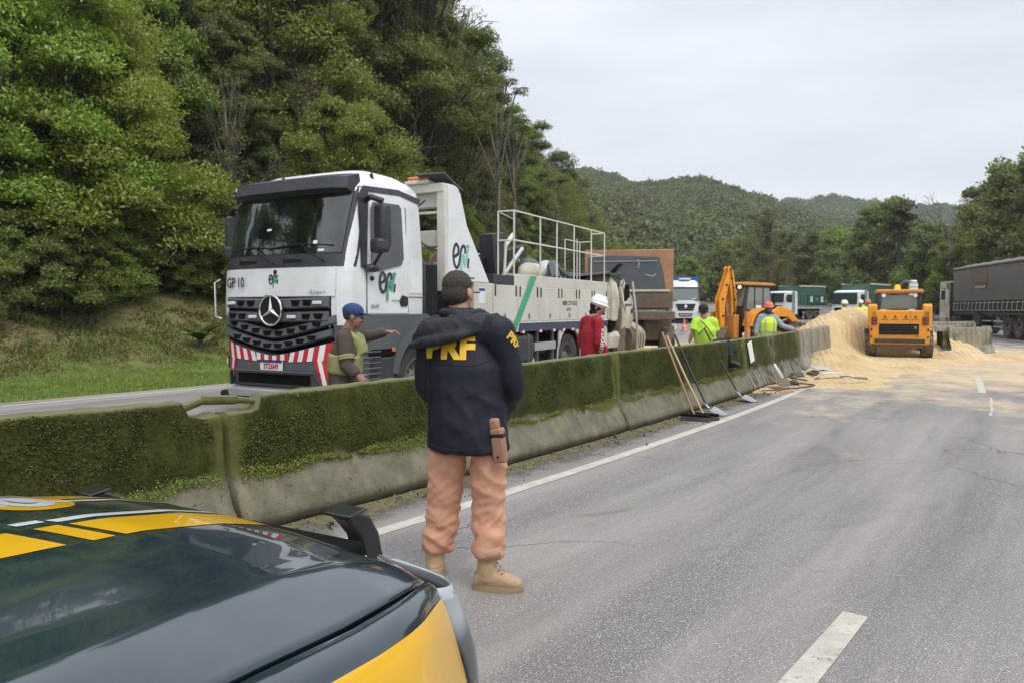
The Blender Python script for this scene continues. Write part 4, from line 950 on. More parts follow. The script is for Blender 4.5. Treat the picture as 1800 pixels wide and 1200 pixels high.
ws = fpatch('windscreen', -1.065, 1.065, 2.32, 3.17, .014, M['screen'], nz=10)
# things seen through the screen
fpatch('dash_paper', .72, .82, 2.34, 2.37, .019, M['refwhite'], ws); fpatch('dash_paper', .62, .69, 2.43, 2.49, .019, M['refwhite'], ws, nx=2, nz=1); fpatch('dash_paper', -.28, -.20, 2.66, 2.69, .019, M['refwhite'], ws, nx=2, nz=1)
# sun visor above the screen
rs = []
for x in np.linspace(-1.06, 1.06, 23):
    y = fy(x, 3.17, .0); rs.append([Vector((x, y-.02, 3.14)), Vector((x, y-.17, 3.19)), Vector((x, y-.12, 3.35)), Vector((x, y+.10, 3.42)), Vector((x, y+.14, 3.22))])
mb = MB(); mb.rings(rs); vz = obj('sun_visor', mb, M['dgrey'], T, smooth='auto')
for x in (-.96, .80): boxpart('marker_lamp', (x, fy(x, 3.27)-.14, 3.30), (.16, .05, .06), M['lampdim'], vz, .01)
for x in (-.6, 0, .6): boxpart('visor_joint', (x, fy(x, 3.27)-.135, 3.27), (.012, .08, .13), M['black'], vz, 0, rot=(-20, 0, 0))
# cowl grab recesses and wipers
for x in (-.55, .30): boxpart('cowl_grip', (x, fy(x, 2.22, .01)-.004, 2.225), (.34, .02, .055), M['black'], T, .01)
for x0, z0, x1, z1, x2, z2 in ((-.02, 2.19, -.45, 2.44, -.95, 2.40), (.86, 2.20, .42, 2.46, -.18, 2.40)):
    wq = rodpart('wiper', [(x0, fy(x0, z0)-.04, z0), ((x0+x1)/2, fy(x1, z0)-.06, (z0+z1)/2), (x1, fy(x1, z1)-.05, z1)], .013, M['black'], T)
    rodpart('wiper_blade', [(x2, fy(x2, z2)-.028, z2), (x1, fy(x1, z1)-.035, z1-.01), (2*x1-x2 if abs(2*x1-x2) < 1 else .95, fy(.9, z1)-.03 if abs(2*x1-x2) > .8 else fy(2*x1-x2, z1)-.028, z1-.045)], .010, M['black'], wq)
# white bonnet panel: seams and badges
fpatch('front_panel', -1.02, 1.02, 1.735, 2.118, .012, M['white'], nz=4)
for sg in (-1, 1): fpatch('corner_panel', *sorted((sg*1.035, sg*1.185)), 1.345, 2.118, .010, M['white'], nz=4, nx=8)
tf = lambda x, z, o=.020: (x, fy(x, z, o)-.002, z)
text('lettering', 'GP 10', .20, M['ink'], T, tf(-.76, 1.93, .036), (90, 0, -9), sx=.82, bold=.003)
text('lettering', 'Arocs', .085, M['steel'], T, tf(.76, 1.785), (90, 0, 14), shear=.35, sx=1.25)
logo(T, (-.10, cf(1.9)-.014, 1.905), (90, 0, 0), .135, M['green'])
mb = MB(); mb.ball((0, 0, 0), (.035, .012, .035), 12, 6); o = obj('badge', mb, M['black'], T); o.location = (-.0, cf(2.05)-.01, 2.07)
# upper grille: two wide bars with recessed pockets, on a black opening
fpatch('grille_opening', -.96, .96, 1.345, 1.725, .008, M['blackmatt'], nz=2)
def grille_bar(z0, z1, hw, pockets, zoff=lambda x: 0.0, y0=0.0, pz=.0, name='grille_bar', lights=(), hole=None):
    rs = []
    for i in range(41):
        x = -hw+2*hw*i/40; y = fy(x, max(1.3, (z0+z1)/2), .0)+y0; dz = zoff(x)
        rs.append([Vector((x, y-.02, z0+dz)), Vector((x, y-.05, z0+.02+dz)), Vector((x, y-.035, z1-.02+dz)), Vector((x, y-.005, z1+dz)), Vector((x, y+.06, z1+dz)), Vector((x, y+.06, z0+dz))])
    mb = MB(); mb.rings(rs); gb_ = obj(name, mb, M['grey'], T, smooth='auto')
    for x in pockets:
        y = fy(x, max(1.3, (z0+z1)/2), .0)+y0-.053; dz = zoff(x); h = (z1-z0)*.52; zc = (z0+z1)/2+dz+pz; wq = .075; mb = MB()
        mb.prism([(x-wq, zc+h/2), (x+wq, zc+h/2), (x+wq*.72, zc-h/2), (x-wq*.72, zc-h/2)], 'y', y, y+.03); obj('grille_pocket', mb, M['blackmatt'], gb_)
    for x in lights:
        y = fy(x, max(1.3, (z0+z1)/2), .0)+y0-.062; zc = (z0+z1)/2+zoff(x)
        boxpart('grille_lamp', (x, y, zc), (.15, .03, .045), M['lampdim'], gb_, .008)
    return gb_
sl = lambda x: .02*abs(x)
grille_bar(1.555, 1.705, .95, (-.62, -.42, .42, .62), sl, 0, 0, lights=(-.82, .80))
grille_bar(1.375, 1.520, .94, (-.80, -.60, .60, .80), sl, 0, 0, lights=(-.37, .36))
# lower V-shaped grille bars
VV = lambda x: .20*(abs(x)**1.35)-.02
fpatch('grille_opening', -1.06, 1.06, lambda x: .98+VV(x)*.9, lambda x: 1.35, .0, M['blackmatt'], nz=4, thick=.05)
grille_bar(1.175, 1.30, 1.03, [-.77+.22*i for i in range(8)], VV, -.02)
grille_bar(1.015, 1.13, .98, [-.70+.20*i for i in range(8)], VV, -.03)
for sg in (-1, 1): fpatch('bumper_upper', *sorted((sg*1.0, sg*1.188)), 1.16, 1.345, .02, M['grey'], nz=3, nx=10, thick=.08)
# bumper body
def by(x): return -.155+.42*(abs(x)/1.245)**5 if abs(x) < 1.245 else .265
rs = []
for x in np.linspace(-1.24, 1.24, 33):
    y = by(x); up = .95+.20*(abs(x)**1.35)-.0
    rs.append([Vector((x, y+.05, .47)), Vector((x, y, .52)), Vector((x, y-.02, .72)), Vector((x, y-.01, up-.02)), Vector((x, y+.12, up)), Vector((x, y+.30, .47))])
mb = MB(); mb.rings(rs); bp = obj('bumper', mb, M['grey'], T, smooth='auto')
boxpart('skid_plate', (0, -.06, .43), (1.7, .32, .12), M['alu'], T, .02, rot=(14, 0, 0)); boxpart('undertray', (-.9, .1, .33), (.5, .4, .12), M['black'], T, .03)
boxpart('bumper_opening', (0, -.172, .615), (1.34, .02, .16), M['blackmatt'], bp, .01)
rodpart('bumper_bar', [(-.86, -.13, .50), (-.78, -.20, .70), (.78, -.20, .70), (.86, -.13, .50)], .028, M['dgrey'], bp)
# red and white chevrons: each stripe a piece of film on the bumper
def stripe_quad(xa, xb, xc, xd, za, zb, mat, off=.006):
    n = 5; mb = MB(); P = []
    for j in range(n+1):
        u = j/n
        for x in (xa+(xc-xa)*u, xb+(xd-xb)*u):
            z = za(x)+(zb(x)-za(x))*u; yb = by(x)-.022-off if z > .7 else by(x)-.02-off+(.7-z)*.02; P.append(Vector((x, yb, z)))
    Q = P+[p+Vector((0, .004, 0)) for p in P]; k = len(P); fs = []
    for j in range(n):
        a = 2*j; fs += [(a, a+1, a+3, a+2), (k+a, k+a+2, k+a+3, k+a+1), (a, a+2, k+a+2, k+a), (a+1, k+a+1, k+a+3, a+3)]
    fs += [(0, k, k+1, 1), (2*n, 2*n+1, k+2*n+1, k+2*n)]; mb.add(Q, fs); return obj('warning_stripe', mb, mat, bp)
top = lambda x: .935+.20*(abs(x)**1.35)
def low(x):
    a = abs(x); return (.885 if a < .24 else .885-(a-.24)*.42) if a < .62 else (.50 if a < .99 else .885+(a-.99)*.1)
i = 0; x = -1.20
segs = []
def band(x0, x1, n, lean, z0f, z1f, start):
    for q in range(n):
        a = x0+(x1-x0)*q/n; b_ = x0+(x1-x0)*(q+1)/n
        stripe_quad(a, b_, a+lean, b_+lean, z0f, z1f, M['red'] if (q+start) % 2 else M['refwhite'])
cc = lambda v: (lambda x: v)
band(-1.21, -.99, 6, -.02, lambda x: top(x)-.20, lambda x: top(x)-.01, 0); band(.99, 1.20, 6, .02, lambda x: top(x)-.20, lambda x: top(x)-.01, 1)
band(-.94, -.30, 8, -.04, lambda x: .83+.05*abs(x), lambda x: top(x)-.01, 1); band(.30, .94, 8, .04, lambda x: .83+.05*abs(x), lambda x: top(x)-.01, 0)
band(-.30, .30, 8, 0.0, cc(.865), lambda x: top(x)-.01, 0)
for sg in (-1, 1):   # the legs that run down beside the opening
    for q, (a, b_) in enumerate(((.96, .905), (.90, .845), (.84, .79))):
        stripe_quad(*( (-(a+.01), -(b_+.01), -a+.06, -b_+.06) if sg < 0 else (b_+.01, a+.01, b_-.06, a-.06)), cc(.50 if q < 2 else .60), cc(.87), M['red'] if q % 2 == 0 else M['refwhite'])
boxpart('number_plate', (.0, by(0)-.045, .785), (.42, .014, .135), M['platewhite'], T, .004)
boxpart('plate_band', (.0, by(0)-.0545, .842), (.41, .004, .026), M['plateblue'], T, 0)
text('lettering', 'STZ6I49', .098, M['platered'], T, (.0, by(0)-.056, .777), (90, 0, 0), sx=.80, bold=.002)
# headlights and corner louvres
for sg in (-1, 1):
    hx = sg*1.10; yb = by(abs(hx))-.015
    hq = boxpart('headlight', (hx, yb+.06, .80), (.24, .14, .20), M['black'], T, .03, rot=(0, 0, sg*42))
    mb = MB(); mb.ball((hx-.0, yb-.012, .80), (.055, .03, .06), 12, 6); obj('headlight_lens', mb, M['lampdim'], hq, smooth=True)
    for q in range(6):
        boxpart('louvre', (sg*1.235, .42, .60+.075*q), (.04, .40, .022), M['grey'], T, .005)
# star in its ring
mb = MB(); pr = []
rs = []
for k in range(36):
    a = 2*pi*k/36; rs.append([Vector(((.205+.018*cos(q))*cos(a), .018*sin(q), (.205+.018*cos(q))*sin(a))) for q in [2*pi*j/8 for j in range(8)]])
rs.append(rs[0]); mb.rings(rs, caps=False); st = obj('star_emblem', mb, M['chrome'], T, smooth=True); st.location = (0, cf(1.55)-.085, 1.545)
mb = MB(); mb.lathe([(.0, 0), (.195, 0), (.195, .05), (.0, .05)], (0, .01, 0), 'y', 30); obj('emblem_disc', mb, M['black'], st, smooth='auto')
mb = MB()
for k in range(3):
    a = R(90+120*k); u = Vector((cos(a), 0, sin(a))); v_ = Vector((-sin(a), 0, cos(a))); c0 = Vector((0, -.02, 0))
    tip = u*.200; l_, r_ = u*.03+v_*.032, u*.03-v_*.032; base = -u*.0
    mb.add([c0+u*.0+Vector((0, -.012, 0)), l_, tip+Vector((0, -.004, 0)), r_, Vector((0, .01, 0))], [(0, 1, 2), (0, 2, 3), (4, 2, 1), (4, 3, 2), (0, 4, 1), (0, 3, 4)])
obj('star', mb, M['chrome'], st)
# ---- cab sides
def spatch(name, y0, y1, z0, z1, off, mat, sg=1, parent=T, poly=None, thick=.01):
    poly = poly or [(y0, z0), (y1, z0), (y1, z1), (y0, z1)]; a = [Vector((sg*(cw(z)+off), y, z)) for y, z in poly]; b_ = [p-Vector((sg*(thick+off), 0, 0)) for p in a]; n = len(poly); mb = MB()
    mb.add(a+b_, [tuple(range(n)), tuple(range(2*n-1, n-1, -1))]+[(i, n+i, n+(i+1) % n, (i+1) % n) for i in range(n)]); return obj(name, mb, mat, parent)
for sg in (-1, 1):
    dr = spatch('door', 0, 0, 0, 0, .010, M['white'], sg, poly=[(.40, 1.50), (1.34, 1.50), (1.34, 2.1), (1.33, 3.14), (1.24, 3.19), (.52, 3.16), (.40, 2.2)])
    spatch('side_window', 0, 0, 0, 0, .017, M['screen'], sg, dr, poly=[(.49, 2.14), (.62, 2.08), (1.18, 2.20), (1.24, 2.30), (1.24, 3.03), (1.18, 3.08), (.60, 3.05), (.53, 2.95)])
    spatch('pillar_trim', 0, 0, 0, 0, .014, M['dgrey'], sg, poly=[(.28, 2.13), (.395, 2.13), (.50, 3.18), (1.25, 3.22), (1.72, 3.15), (1.74, 3.23), (1.2, 3.30), (.42, 3.25), (.30, 3.1)])
    for y in (.397, 1.348): spatch('door_seam', y-.005, y+.005, 1.5, 3.06 if y > 1 else 2.2, .0125, M['dgrey'], sg)
    dh = spatch('door_handle', 0, 0, 0, 0, .024, M['black'], sg, dr, poly=[(1.16, 1.60), (1.30, 1.60), (1.33, 1.66), (1.31, 1.74), (1.20, 1.76), (1.13, 1.68)], thick=.03)
    spatch('handle_grip', 1.17, 1.28, 1.665, 1.695, .045, M['dgrey'], sg, dh, thick=.02)
    hatch = spatch('side_hatch', 0, 0, 0, 0, .008, M['white'], sg, poly=[(1.41, 1.80), (1.70, 1.80), (1.70, 2.30), (1.41, 2.30)]); spatch('panel_line', 1.36, 1.78, 1.735, 1.745, .006, M['dgrey'], sg)
    # mirrors on their arm
    mx = sg*1.42; mr = boxpart('mirror', (mx, .46, 2.68), (.26, .16, .62), M['dgrey'], T, .05, rot=(0, 0, -sg*22)); boxpart('mirror_lower', (mx-.01*sg, .41, 2.42), (.25, .20, .20), M['dgrey'], mr, .05, rot=(0, 0, -sg*22))
    rodpart('mirror_arm', [(sg*1.13, .46, 3.05), (sg*1.3, .36, 3.08), (sg*1.45, .44, 3.02)], .04, M['black'], mr, 8); rodpart('mirror_arm', [(sg*1.17, .50, 2.16), (sg*1.3, .40, 2.14), (sg*1.42, .44, 2.34)], .022, M['black'], mr, 8)
    mb = MB(); mb.ball((sg*1.27, .42, 2.12), (.10, .12, .06), 12, 8); obj('kerb_mirror', mb, M['dgrey'], mr, smooth=True)
    mb = MB(); mb.ball((sg*1.20, .50, 1.985), (.03, .045, .035), 10, 6); obj('door_camera', mb, M['black'], T, smooth=True)
    # grey lower flank with the wheel arch
    arch = [(1.62+.66*cos(a), .56+.66*sin(a)) for a in np.linspace(pi, 0, 15)]
    mb = MB(); poly = [(.18, 1.02), (.93, 1.0)]+[(max(y, .96), z) for y, z in arch if z > .62][:0]+[(.97, .95)]+[(1.62+.68*cos(a), .55+.68*sin(a)) for a in np.linspace(R(150), R(40), 9)]+[(2.30, 1.20), (2.30, 1.30), (1.8, 1.49), (.30, 1.49), (.18, 1.36)]
    mb.prism(poly, 'x', sg*1.13, sg*1.215); obj('side_skirt', mb, M['grey'], T, bevel=.012, smooth='auto')
    rs = []
    for a in np.linspace(R(172), R(5), 22):
        c0 = Vector((0, 1.62, .55)); u = Vector((0, cos(a), sin(a))); rs.append([c0+u*.60+Vector((sg*1.255, 0, 0)), c0+u*.73+Vector((sg*1.245, 0, 0)), c0+u*.74+Vector((sg*.80, 0, 0)), c0+u*.60+Vector((sg*.80, 0, 0))])
    mb = MB(); mb.rings(rs); obj('wheel_arch', mb, M['grey'], T, smooth='auto')
    boxpart('step_box', (sg*1.16, .66, .70), (.16, .62, .40), M['dgrey'], T, .03); boxpart('step_recess', (sg*1.20, .66, .955), (.10, .60, .07), M['blackmatt'], T, 0)
    boxpart('flank_panel', (sg*1.224, .58, 1.12), (.012, .60, .24), M['grey'], T, .004)
    boxpart('side_marker', (sg*1.262, .90, .99), (.02, .07, .06), M['amber'], T, .008)
    wheel(T, (sg*1.02, 1.62, .52), .52, .32, side=sg)
rodpart('grab_rail', [(-1.22, .02, 1.42), (-1.30, -.02, 1.45), (-1.31, -.02, 1.95), (-1.23, .02, 2.0)], .014, M['chrome'], T)
spatch('film_red', .30, .40, 1.07, 1.14, .045, M['red']) ; spatch('film_white', .205, .295, 1.07, 1.14, .045, M['refwhite'])
text('lettering', '2645', .075, M['steel'], T, (cw(1.56)+.022, .55, 1.60), (90, 0, 90), shear=.3, sx=1.2)
logo(T, (cw(1.9)+.023, .67, 1.80), (90, 0, 90), .29, M['green'])
text('lettering', 'litoral pioneiro', .035, M['green'], T, (cw(1.7)+.022, 1.05, 1.685), (90, 0, 90), sx=1.0)
# roof: raised fairing, aerials, beacon
rs = []
for z, w_, y0, y1 in ((3.41, 1.02, .42, 1.70), (3.48, .98, .50, 1.68), (3.53, .88, .62, 1.62), (3.545, .6, .8, 1.5)):
    rs.append([Vector((w_*cos(a)**1 if False else w_*(abs(cos(a))**.4)*(1 if cos(a) > 0 else -1), (y0+y1)/2+(y1-y0)/2*(abs(sin(a))**.4)*(1 if sin(a) > 0 else -1), z)) for a in np.linspace(0, 2*pi, 28, endpoint=False)])
mb = MB(); mb.rings(rs); obj('roof_cap', mb, M['white'], T, smooth=True)
for x, y, h in ((-.35, .42, .42), (1.03, .72, .16)):
    mb = MB(); mb.cyl((x, y, 3.40), (x, y, 3.47), .035, .02, 8); mb.cyl((x, y, 3.45), (x+.12*h, y+.2*h, 3.47+h), .006, .004, 5); obj('aerial', mb, M['black'], T)
# chassis and rear of cab
for sg in (-1, 1): boxpart('chassis_rail', (sg*.42, 5.3, .92), (.09, 8.2, .26), M['black'], T, 0)
boxpart('air_intake', (.95, 2.0, 1.72), (.42, .34, 1.15), M['dgrey'], T, .04)
for q in range(7): boxpart('intake_rib', (1.168, 1.87+q*.045, 1.72), (.012, .012, 1.05), M['black'], T, 0)
boxpart('catwalk', (0, 2.6, 1.12), (2.3, .9, .06), M['dgrey'], T, 0)
# gantry
gant = [(tY(787), 2.02), (tY(861), 2.02), (tY(822), 2.95), (tY(812)-.02, 3.44), (tY(806), 3.54), (tY(800), 3.57), (tY(787), 3.57)]
for sg in (-1, 1):
    mb = MB(); mb.prism(gant, 'x', sg*1.16, sg*1.22); gp = obj('gantry_panel', mb, M['white'], T, bevel=.015, smooth='auto')
g0 = tY(787)
boxpart('gantry_post', (1.15, g0-.03, 2.70), (.16, .10, 1.70), M['rail'], T, .01); boxpart('gantry_post', (-1.15, g0-.03, 2.70), (.16, .10, 1.70), M['rail'], T, .01)
boxpart('gantry_beam', (0, g0-.02, 3.50), (2.40, .16, .14), M['rail'], T, .01); boxpart('gantry_beam', (0, g0+.10, 3.32), (2.24, .18, .22), M['whitedirty'], T, .01); boxpart('gantry_beam', (0, g0, 3.12), (2.24, .05, .04), M['rail'], T, 0)
boxpart('gantry_box', (0, g0+.12, 2.70), (2.24, .30, .26), M['whitedirty'], T, .01)
for x in (.3, .62): rodpart('gantry_upright', [(x, g0, 2.60), (x, g0, 1.15)], .02, M['rail'], T)
for z in (2.30, 2.0): rodpart('gantry_rail', [(-1.1, g0, z), (1.1, g0, z)], .016, M['rail'], T)
bc = boxpart('beacon_bar', (.72, g0-.05, 3.60), (.46, .20, .06), M['rail'], T, .01); boxpart('beacon', (.72, g0-.05, 3.665), (.40, .15, .075), M['amber'], bc, .03)
boxpart('solar_panel', (.98, g0+.15, 3.62), (.5, .75, .025), M['grey'], T, .005, rot=(-13, 0, 8))
logo(T, (1.224, g0+.18, 2.24), (90, 0, 90), .40, M['lgreen']); text('lettering', 'litoral pioneiro', .05, M['ink'], T, (1.224, g0+.70, 2.09), (90, 0, 90), sx=.9)
# locker body
yb0, yb1 = tY(835), tY(1068); ztop, zb = tZ(905, 480), tZ(897, 572)
for sg in (-1, 1):
    boxpart('locker_wall', (sg*1.17, (yb0+yb1)/2, (1.30+2.02)/2), (.08, yb1-yb0, .72), M['whitedirty'], T, .006)
    boxpart('locker_top', (sg*1.17, (tY(905)+yb1)/2, 2.12), (.085, yb1-tY(905), .22), M['whitedirty'], T, .008)
boxpart('locker_fill', (0, (yb0+yb1)/2, 1.62), (2.24, yb1-yb0-.02, .70), M['dgrey'], T, 0)
boxpart('stowage_box', (1.14, (tY(868)+tY(904))/2, 2.10), (.16, tY(904)-tY(868), .18), M['dgrey'], T, .01)
seams = [838, 866, 910, 947, 984, 1015, 1042, 1067]
for a, b_ in zip(seams[:-1], seams[1:]):
    y0, y1 = tY(a)+.012, tY(b_)-.012; dq = boxpart('locker_door', (1.218, (y0+y1)/2, 1.665), (.018, y1-y0, .66), M['whitedirty'], T, .006)
    if a > 840:
        for y in (y0+.07, y1-.07): boxpart('hinge', (1.232, y, 1.90), (.012, .045, .20), M['dgrey'], dq, .004)
        mb = MB(); mb.box((1.230, (y0+y1)/2 if a != 866 else y0+.45*(y1-y0), 1.43), (.014, .07, .12)); obj('latch', mb, M['alu'], dq, bevel=.006)
        boxpart('latch_handle', (1.239, (y0+y1)/2 if a != 866 else y0+.45*(y1-y0), 1.43), (.008, .03, .07), M['black'], dq, 0)
boxpart('sticker', (1.231, tY(846), 1.80), (.004, .20, .28), M['refwhite'], T, 0); boxpart('sticker_band', (1.2345, tY(846), 1.90), (.004, .19, .045), M['plateblue'], T, 0)
boxpart('navy_stripe', (1.20, (yb0+yb1)/2, 1.215), (.06, yb1-yb0, .165), M['navy'], T, .004); boxpart('navy_stripe', (-1.20, (yb0+yb1)/2, 1.215), (.06, yb1-yb0, .165), M['navy'], T, .004)
boxpart('white_line', (1.204, (yb0+yb1)/2, 1.311), (.06, yb1-yb0, .022), M['white'], T, 0)
mb = MB(); ya, yb_ = tY(896), tY(940); mb.prism([(ya, 1.135), (ya+.22, 1.135), (yb_+.05, 2.21), (yb_-.19, 2.21)], 'x', 1.236, 1.243); obj('green_stripe', mb, M['green'], T)
mb = MB(); mb.prism([(ya+.245, 1.135), (ya+.285, 1.135), (ya+.36, 1.32), (ya+.32, 1.32)], 'x', 1.236, 1.243); obj('white_stripe', mb, M['refwhite'], T)
for px in (915, 946, 970, 987, 1003, 1020, 1040, 1060):
    y = tY(px); boxpart('reflector_red', (1.235, y, 1.13), (.008, .09, .05), M['red'], T, 0); boxpart('reflector_white', (1.235, y+.10, 1.13), (.008, .09, .05), M['refwhite'], T, 0)
text('lettering', '0800 277 0153', .135, M['dgrey'], T, (1.231, tY(1001), 1.69), (90, 0, 90), sx=.95); text('lettering', 'GP 10', .105, M['dgrey'], T, (1.231, tY(999), 1.555), (90, 0, 90), sx=.8)
boxpart('deck', (0, (yb0+yb1)/2, 2.02), (2.3, yb1-yb0, .05), M['dgrey'], T, 0)
# under the body
mb = MB(); y0, y1 = tY(895), tY(940)
mb.box((.95, (y0+y1)/2, .80), (.55, y1-y0, .56)); ft = obj('fuel_tank', mb, M['dgrey'], T, bevel=.09, seg=4, smooth='auto')
for f in (.25, .75): boxpart('tank_strap', (.95, y0+(y1-y0)*f, .80), (.57, .05, .58), M['grey'], ft, .02)
for px in (948, 975): boxpart('step_upright', (1.16, tY(px), .78), (.05, .06, .70), M['grey'], T, 0)
boxpart('step_board', (1.17, tY(961), .82), (.06, tY(980)-tY(944), .16), M['alu'], T, .005)
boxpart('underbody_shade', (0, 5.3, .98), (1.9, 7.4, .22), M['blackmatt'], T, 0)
yw = tY(1003)
arch2 = [(yw+.62*cos(a), .56+.62*sin(a)) for a in np.linspace(pi, 0, 13)]
for sg in (-1, 1):
    mb = MB(); mb.prism([(tY(984), .42), (arch2[0][0], .42)]+arch2+[(yw+.62, .42), (yw+.74, .42), (yw+.74, 1.13), (tY(984), 1.13)], 'x', sg*1.17, sg*1.215); obj('rear_side_panel', mb, M['whitedirty'], T, bevel=.004, smooth='auto')
    wheel(T, (sg*1.0, yw, .52), .52, .34, side=sg); wheel(T, (sg*1.0, yw+1.35, .52), .52, .34, side=sg)
    boxpart('rear_side_panel', (sg*1.19, (yw+2.0+yb1)/2, .78), (.045, yb1-yw-2.0 if yb1-yw-2.0 > .1 else .12, .72), M['whitedirty'], T, .004)
boxpart('rear_wall', (0, yb1, 1.3), (2.4, .06, 1.7), M['whitedirty'], T, .01)
# railings of the working platform
def railing(name, pts, posts, zlo, zs, r=.02):
    q = empty(name, (0, 0, 0)); q.parent = T; mb = MB()
    mb = MB(); 
    for z in zs: mb.tube([(x, y, z if not callable(z) else z(y)) for x, y in pts], r, 6)
    ro = obj('handrail', mb, M['rail'], q, smooth='auto')
    for x, y in posts: rodpart('post', [(x, y, zlo), (x, y, zs[0] if not callable(zs[0]) else zs[0](y))], r, M['rail'], q)
    return q
yA, yE = tY(905), tY(1063)
railing('railing', [(.86, yA), (1.2, yA), (1.2, yE), (.86, yE)], [(.86, yA), (1.2, yA)]+[(1.2, tY(p)) for p in (951, 980, 1010, 1040)]+[(1.2, yE), (.86, yE)], 2.04, (lambda y: 3.41-.0*y, lambda y: 2.86-.0*y), .017)
railing('railing', [(.55, yE-.9), (.55, yE), (.86, yE)], [(.55, yE-.9), (.86, yE-.9), (.55, yE)], 2.04, (lambda y: 3.22,), .014)
railing('railing', [(-1.15, tY(861)), (-1.15, yE)], [(-1.15, tY(861)+i*.95) for i in range(7)], 2.04, (lambda y: 2.86, lambda y: 2.45), .015)
rodpart('railing_front', [(.86, yA, 3.41), (.80, yA+.75, 3.35), (.80, yA+.75, 2.05)], .015, M['rail'], T)
# gear on the deck: winch drums, boom, air bottles
for y, r_, mt in ((tY(905), .30, 'rust'), (tY(918), .34, 'dgrey'), (tY(930), .26, 'dgrey')):
    mb = MB(); mb.lathe([(r_, -.30), (r_, -.24), (r_*.7, -.23), (r_*.7, .23), (r_, .24), (r_, .30), (.02, .30)], (-.25, y, 2.38), 'x', 18); mb.lathe([(.02, -.30), (r_, -.30)], (-.25, y, 2.38), 'x', 18); obj('winch_drum', mb, M[mt], T, smooth='auto')
bm1 = MB(); bm1.box((.2, tY(945), 2.62), (.34, .50, 1.0), (8, 0, 0)); obj('boom_base', bm1, M['dgrey'], T, bevel=.02, smooth='auto')
bm1 = MB(); bm1.box((.05, tY(965), 2.66), (.26, 2.1, .26), (12, 0, 0)); obj('boom_arm', bm1, M['black'], T, bevel=.02, smooth='auto')
rodpart('hydraulic_ram', [(.5, tY(935), 2.15), (.5, tY(972), 2.85)], .045, M['alu'], T, 10); rodpart('ladder_pole', [(.55, tY(938), 2.1), (.50, tY(945), 2.95)], .03, M['rail'], T, 8); rodpart('lashing_pole', [(.5, tY(944), 2.85), (.45, tY(960), 3.12)], .045, M['rail'], T, 8)
for y, x in ((tY(966), .72), (tY(975), .75)):
    mb = MB(); mb.ball((x, y, 2.34), (.20, .30, .20), 14, 10); obj('air_bottle', mb, M['cream'], T, smooth=True)
mb = MB(); mb.box((.5, tY(958), 2.12), (.9, .9, .2)); obj('deck_box', mb, M['whitedirty'], T, bevel=.04, smooth='auto')
mb = MB(); mb.tube(catmull([(.9, tY(1000), 2.2), (.6, tY(1015), 2.55), (.5, tY(1030), 2.45), (.4, tY(1050), 2.35)], 5), .13, 8); obj('tow_arm', mb, M['grey'], T, smooth='auto')
mb = MB(); mb.tube(catmull([(.7, tY(1012), 2.2), (.4, tY(1040), 2.32), (.1, yb1+.7, 2.25)], 5), .10, 8); obj('tow_arm', mb, M['alu'], T, smooth='auto')
for y, c in ((tY(992), 'dgrey'), (tY(1020), 'lgreen')):
    mb = MB(); mb.ball((.35, y, 2.36), (.34, .30, .34), 10, 7); obj('covered_gear', mb, M['grey'] if c == 'dgrey' else M['alu'], T, smooth=True)
rodpart('hose', catmull([(.2, g0-.1, 3.25), (.5, g0-.2, 3.05), (.9, g0-.15, 3.3)], 6), .012, M['black'], T); rodpart('hose', catmull([(.75, g0-.02, 3.1), (.7, g0-.05, 2.7), (1.05, g0-.05, 2.5)], 6), .012, M['black'], T)
# ================================================================== other vehicles (local +Y forward, +X the machine's right)
def P2(lx, ly, loc, rz): return (loc[0]+lx*cos(rz)-ly*sin(rz), loc[1]+lx*sin(rz)+ly*cos(rz))
M['sandtyre'] = pm('tyre_sandy', (.045, .04, .036), .9, dirt=.9, dirtcol=(.40, .29, .17), dscale=2.2)
M['cabglass'] = pm('machine_glass', (.045, .06, .055), .05, coat=1.0); M['cabglass2'] = pm('machine_glass_pale', (.16, .20, .19), .08, coat=1.0)
M['dumpgreen'] = pm('dump_green', (.045, .13, .095), .5, dirt=.4, dirtcol=(.18, .18, .13), dscale=1.2); M['dumpgreen2'] = pm('dump_green_dark', (.022, .095, .072), .45, dirt=.3, dirtcol=(.15, .16, .12))
M['creamtrim'] = pm('cream_trim', (.62, .57, .44), .6, dirt=.4); M['blue'] = pm('container_blue', (.02, .13, .40), .45, dirt=.2, dirtcol=(.1, .12, .16))
M['tarp'] = pm('grey_tarpaulin', (.135, .125, .115), .75, dirt=.5, dirtcol=(.20, .18, .155), dscale=.6, bmp=.25, bscale=2.5); M['tarpedge'] = pm('tarp_edge', (.36, .31, .25), .8)
M['tarpbrown'] = pm('tarp_print', (.19, .125, .08), .7, dirt=.6, dirtcol=(.14, .125, .115), dscale=5)
M['board'] = pm('dark_wood_board', (.035, .028, .025), .7, dirt=.3); M['stencil'] = pm('stencil_white', (.72, .74, .70), .5)
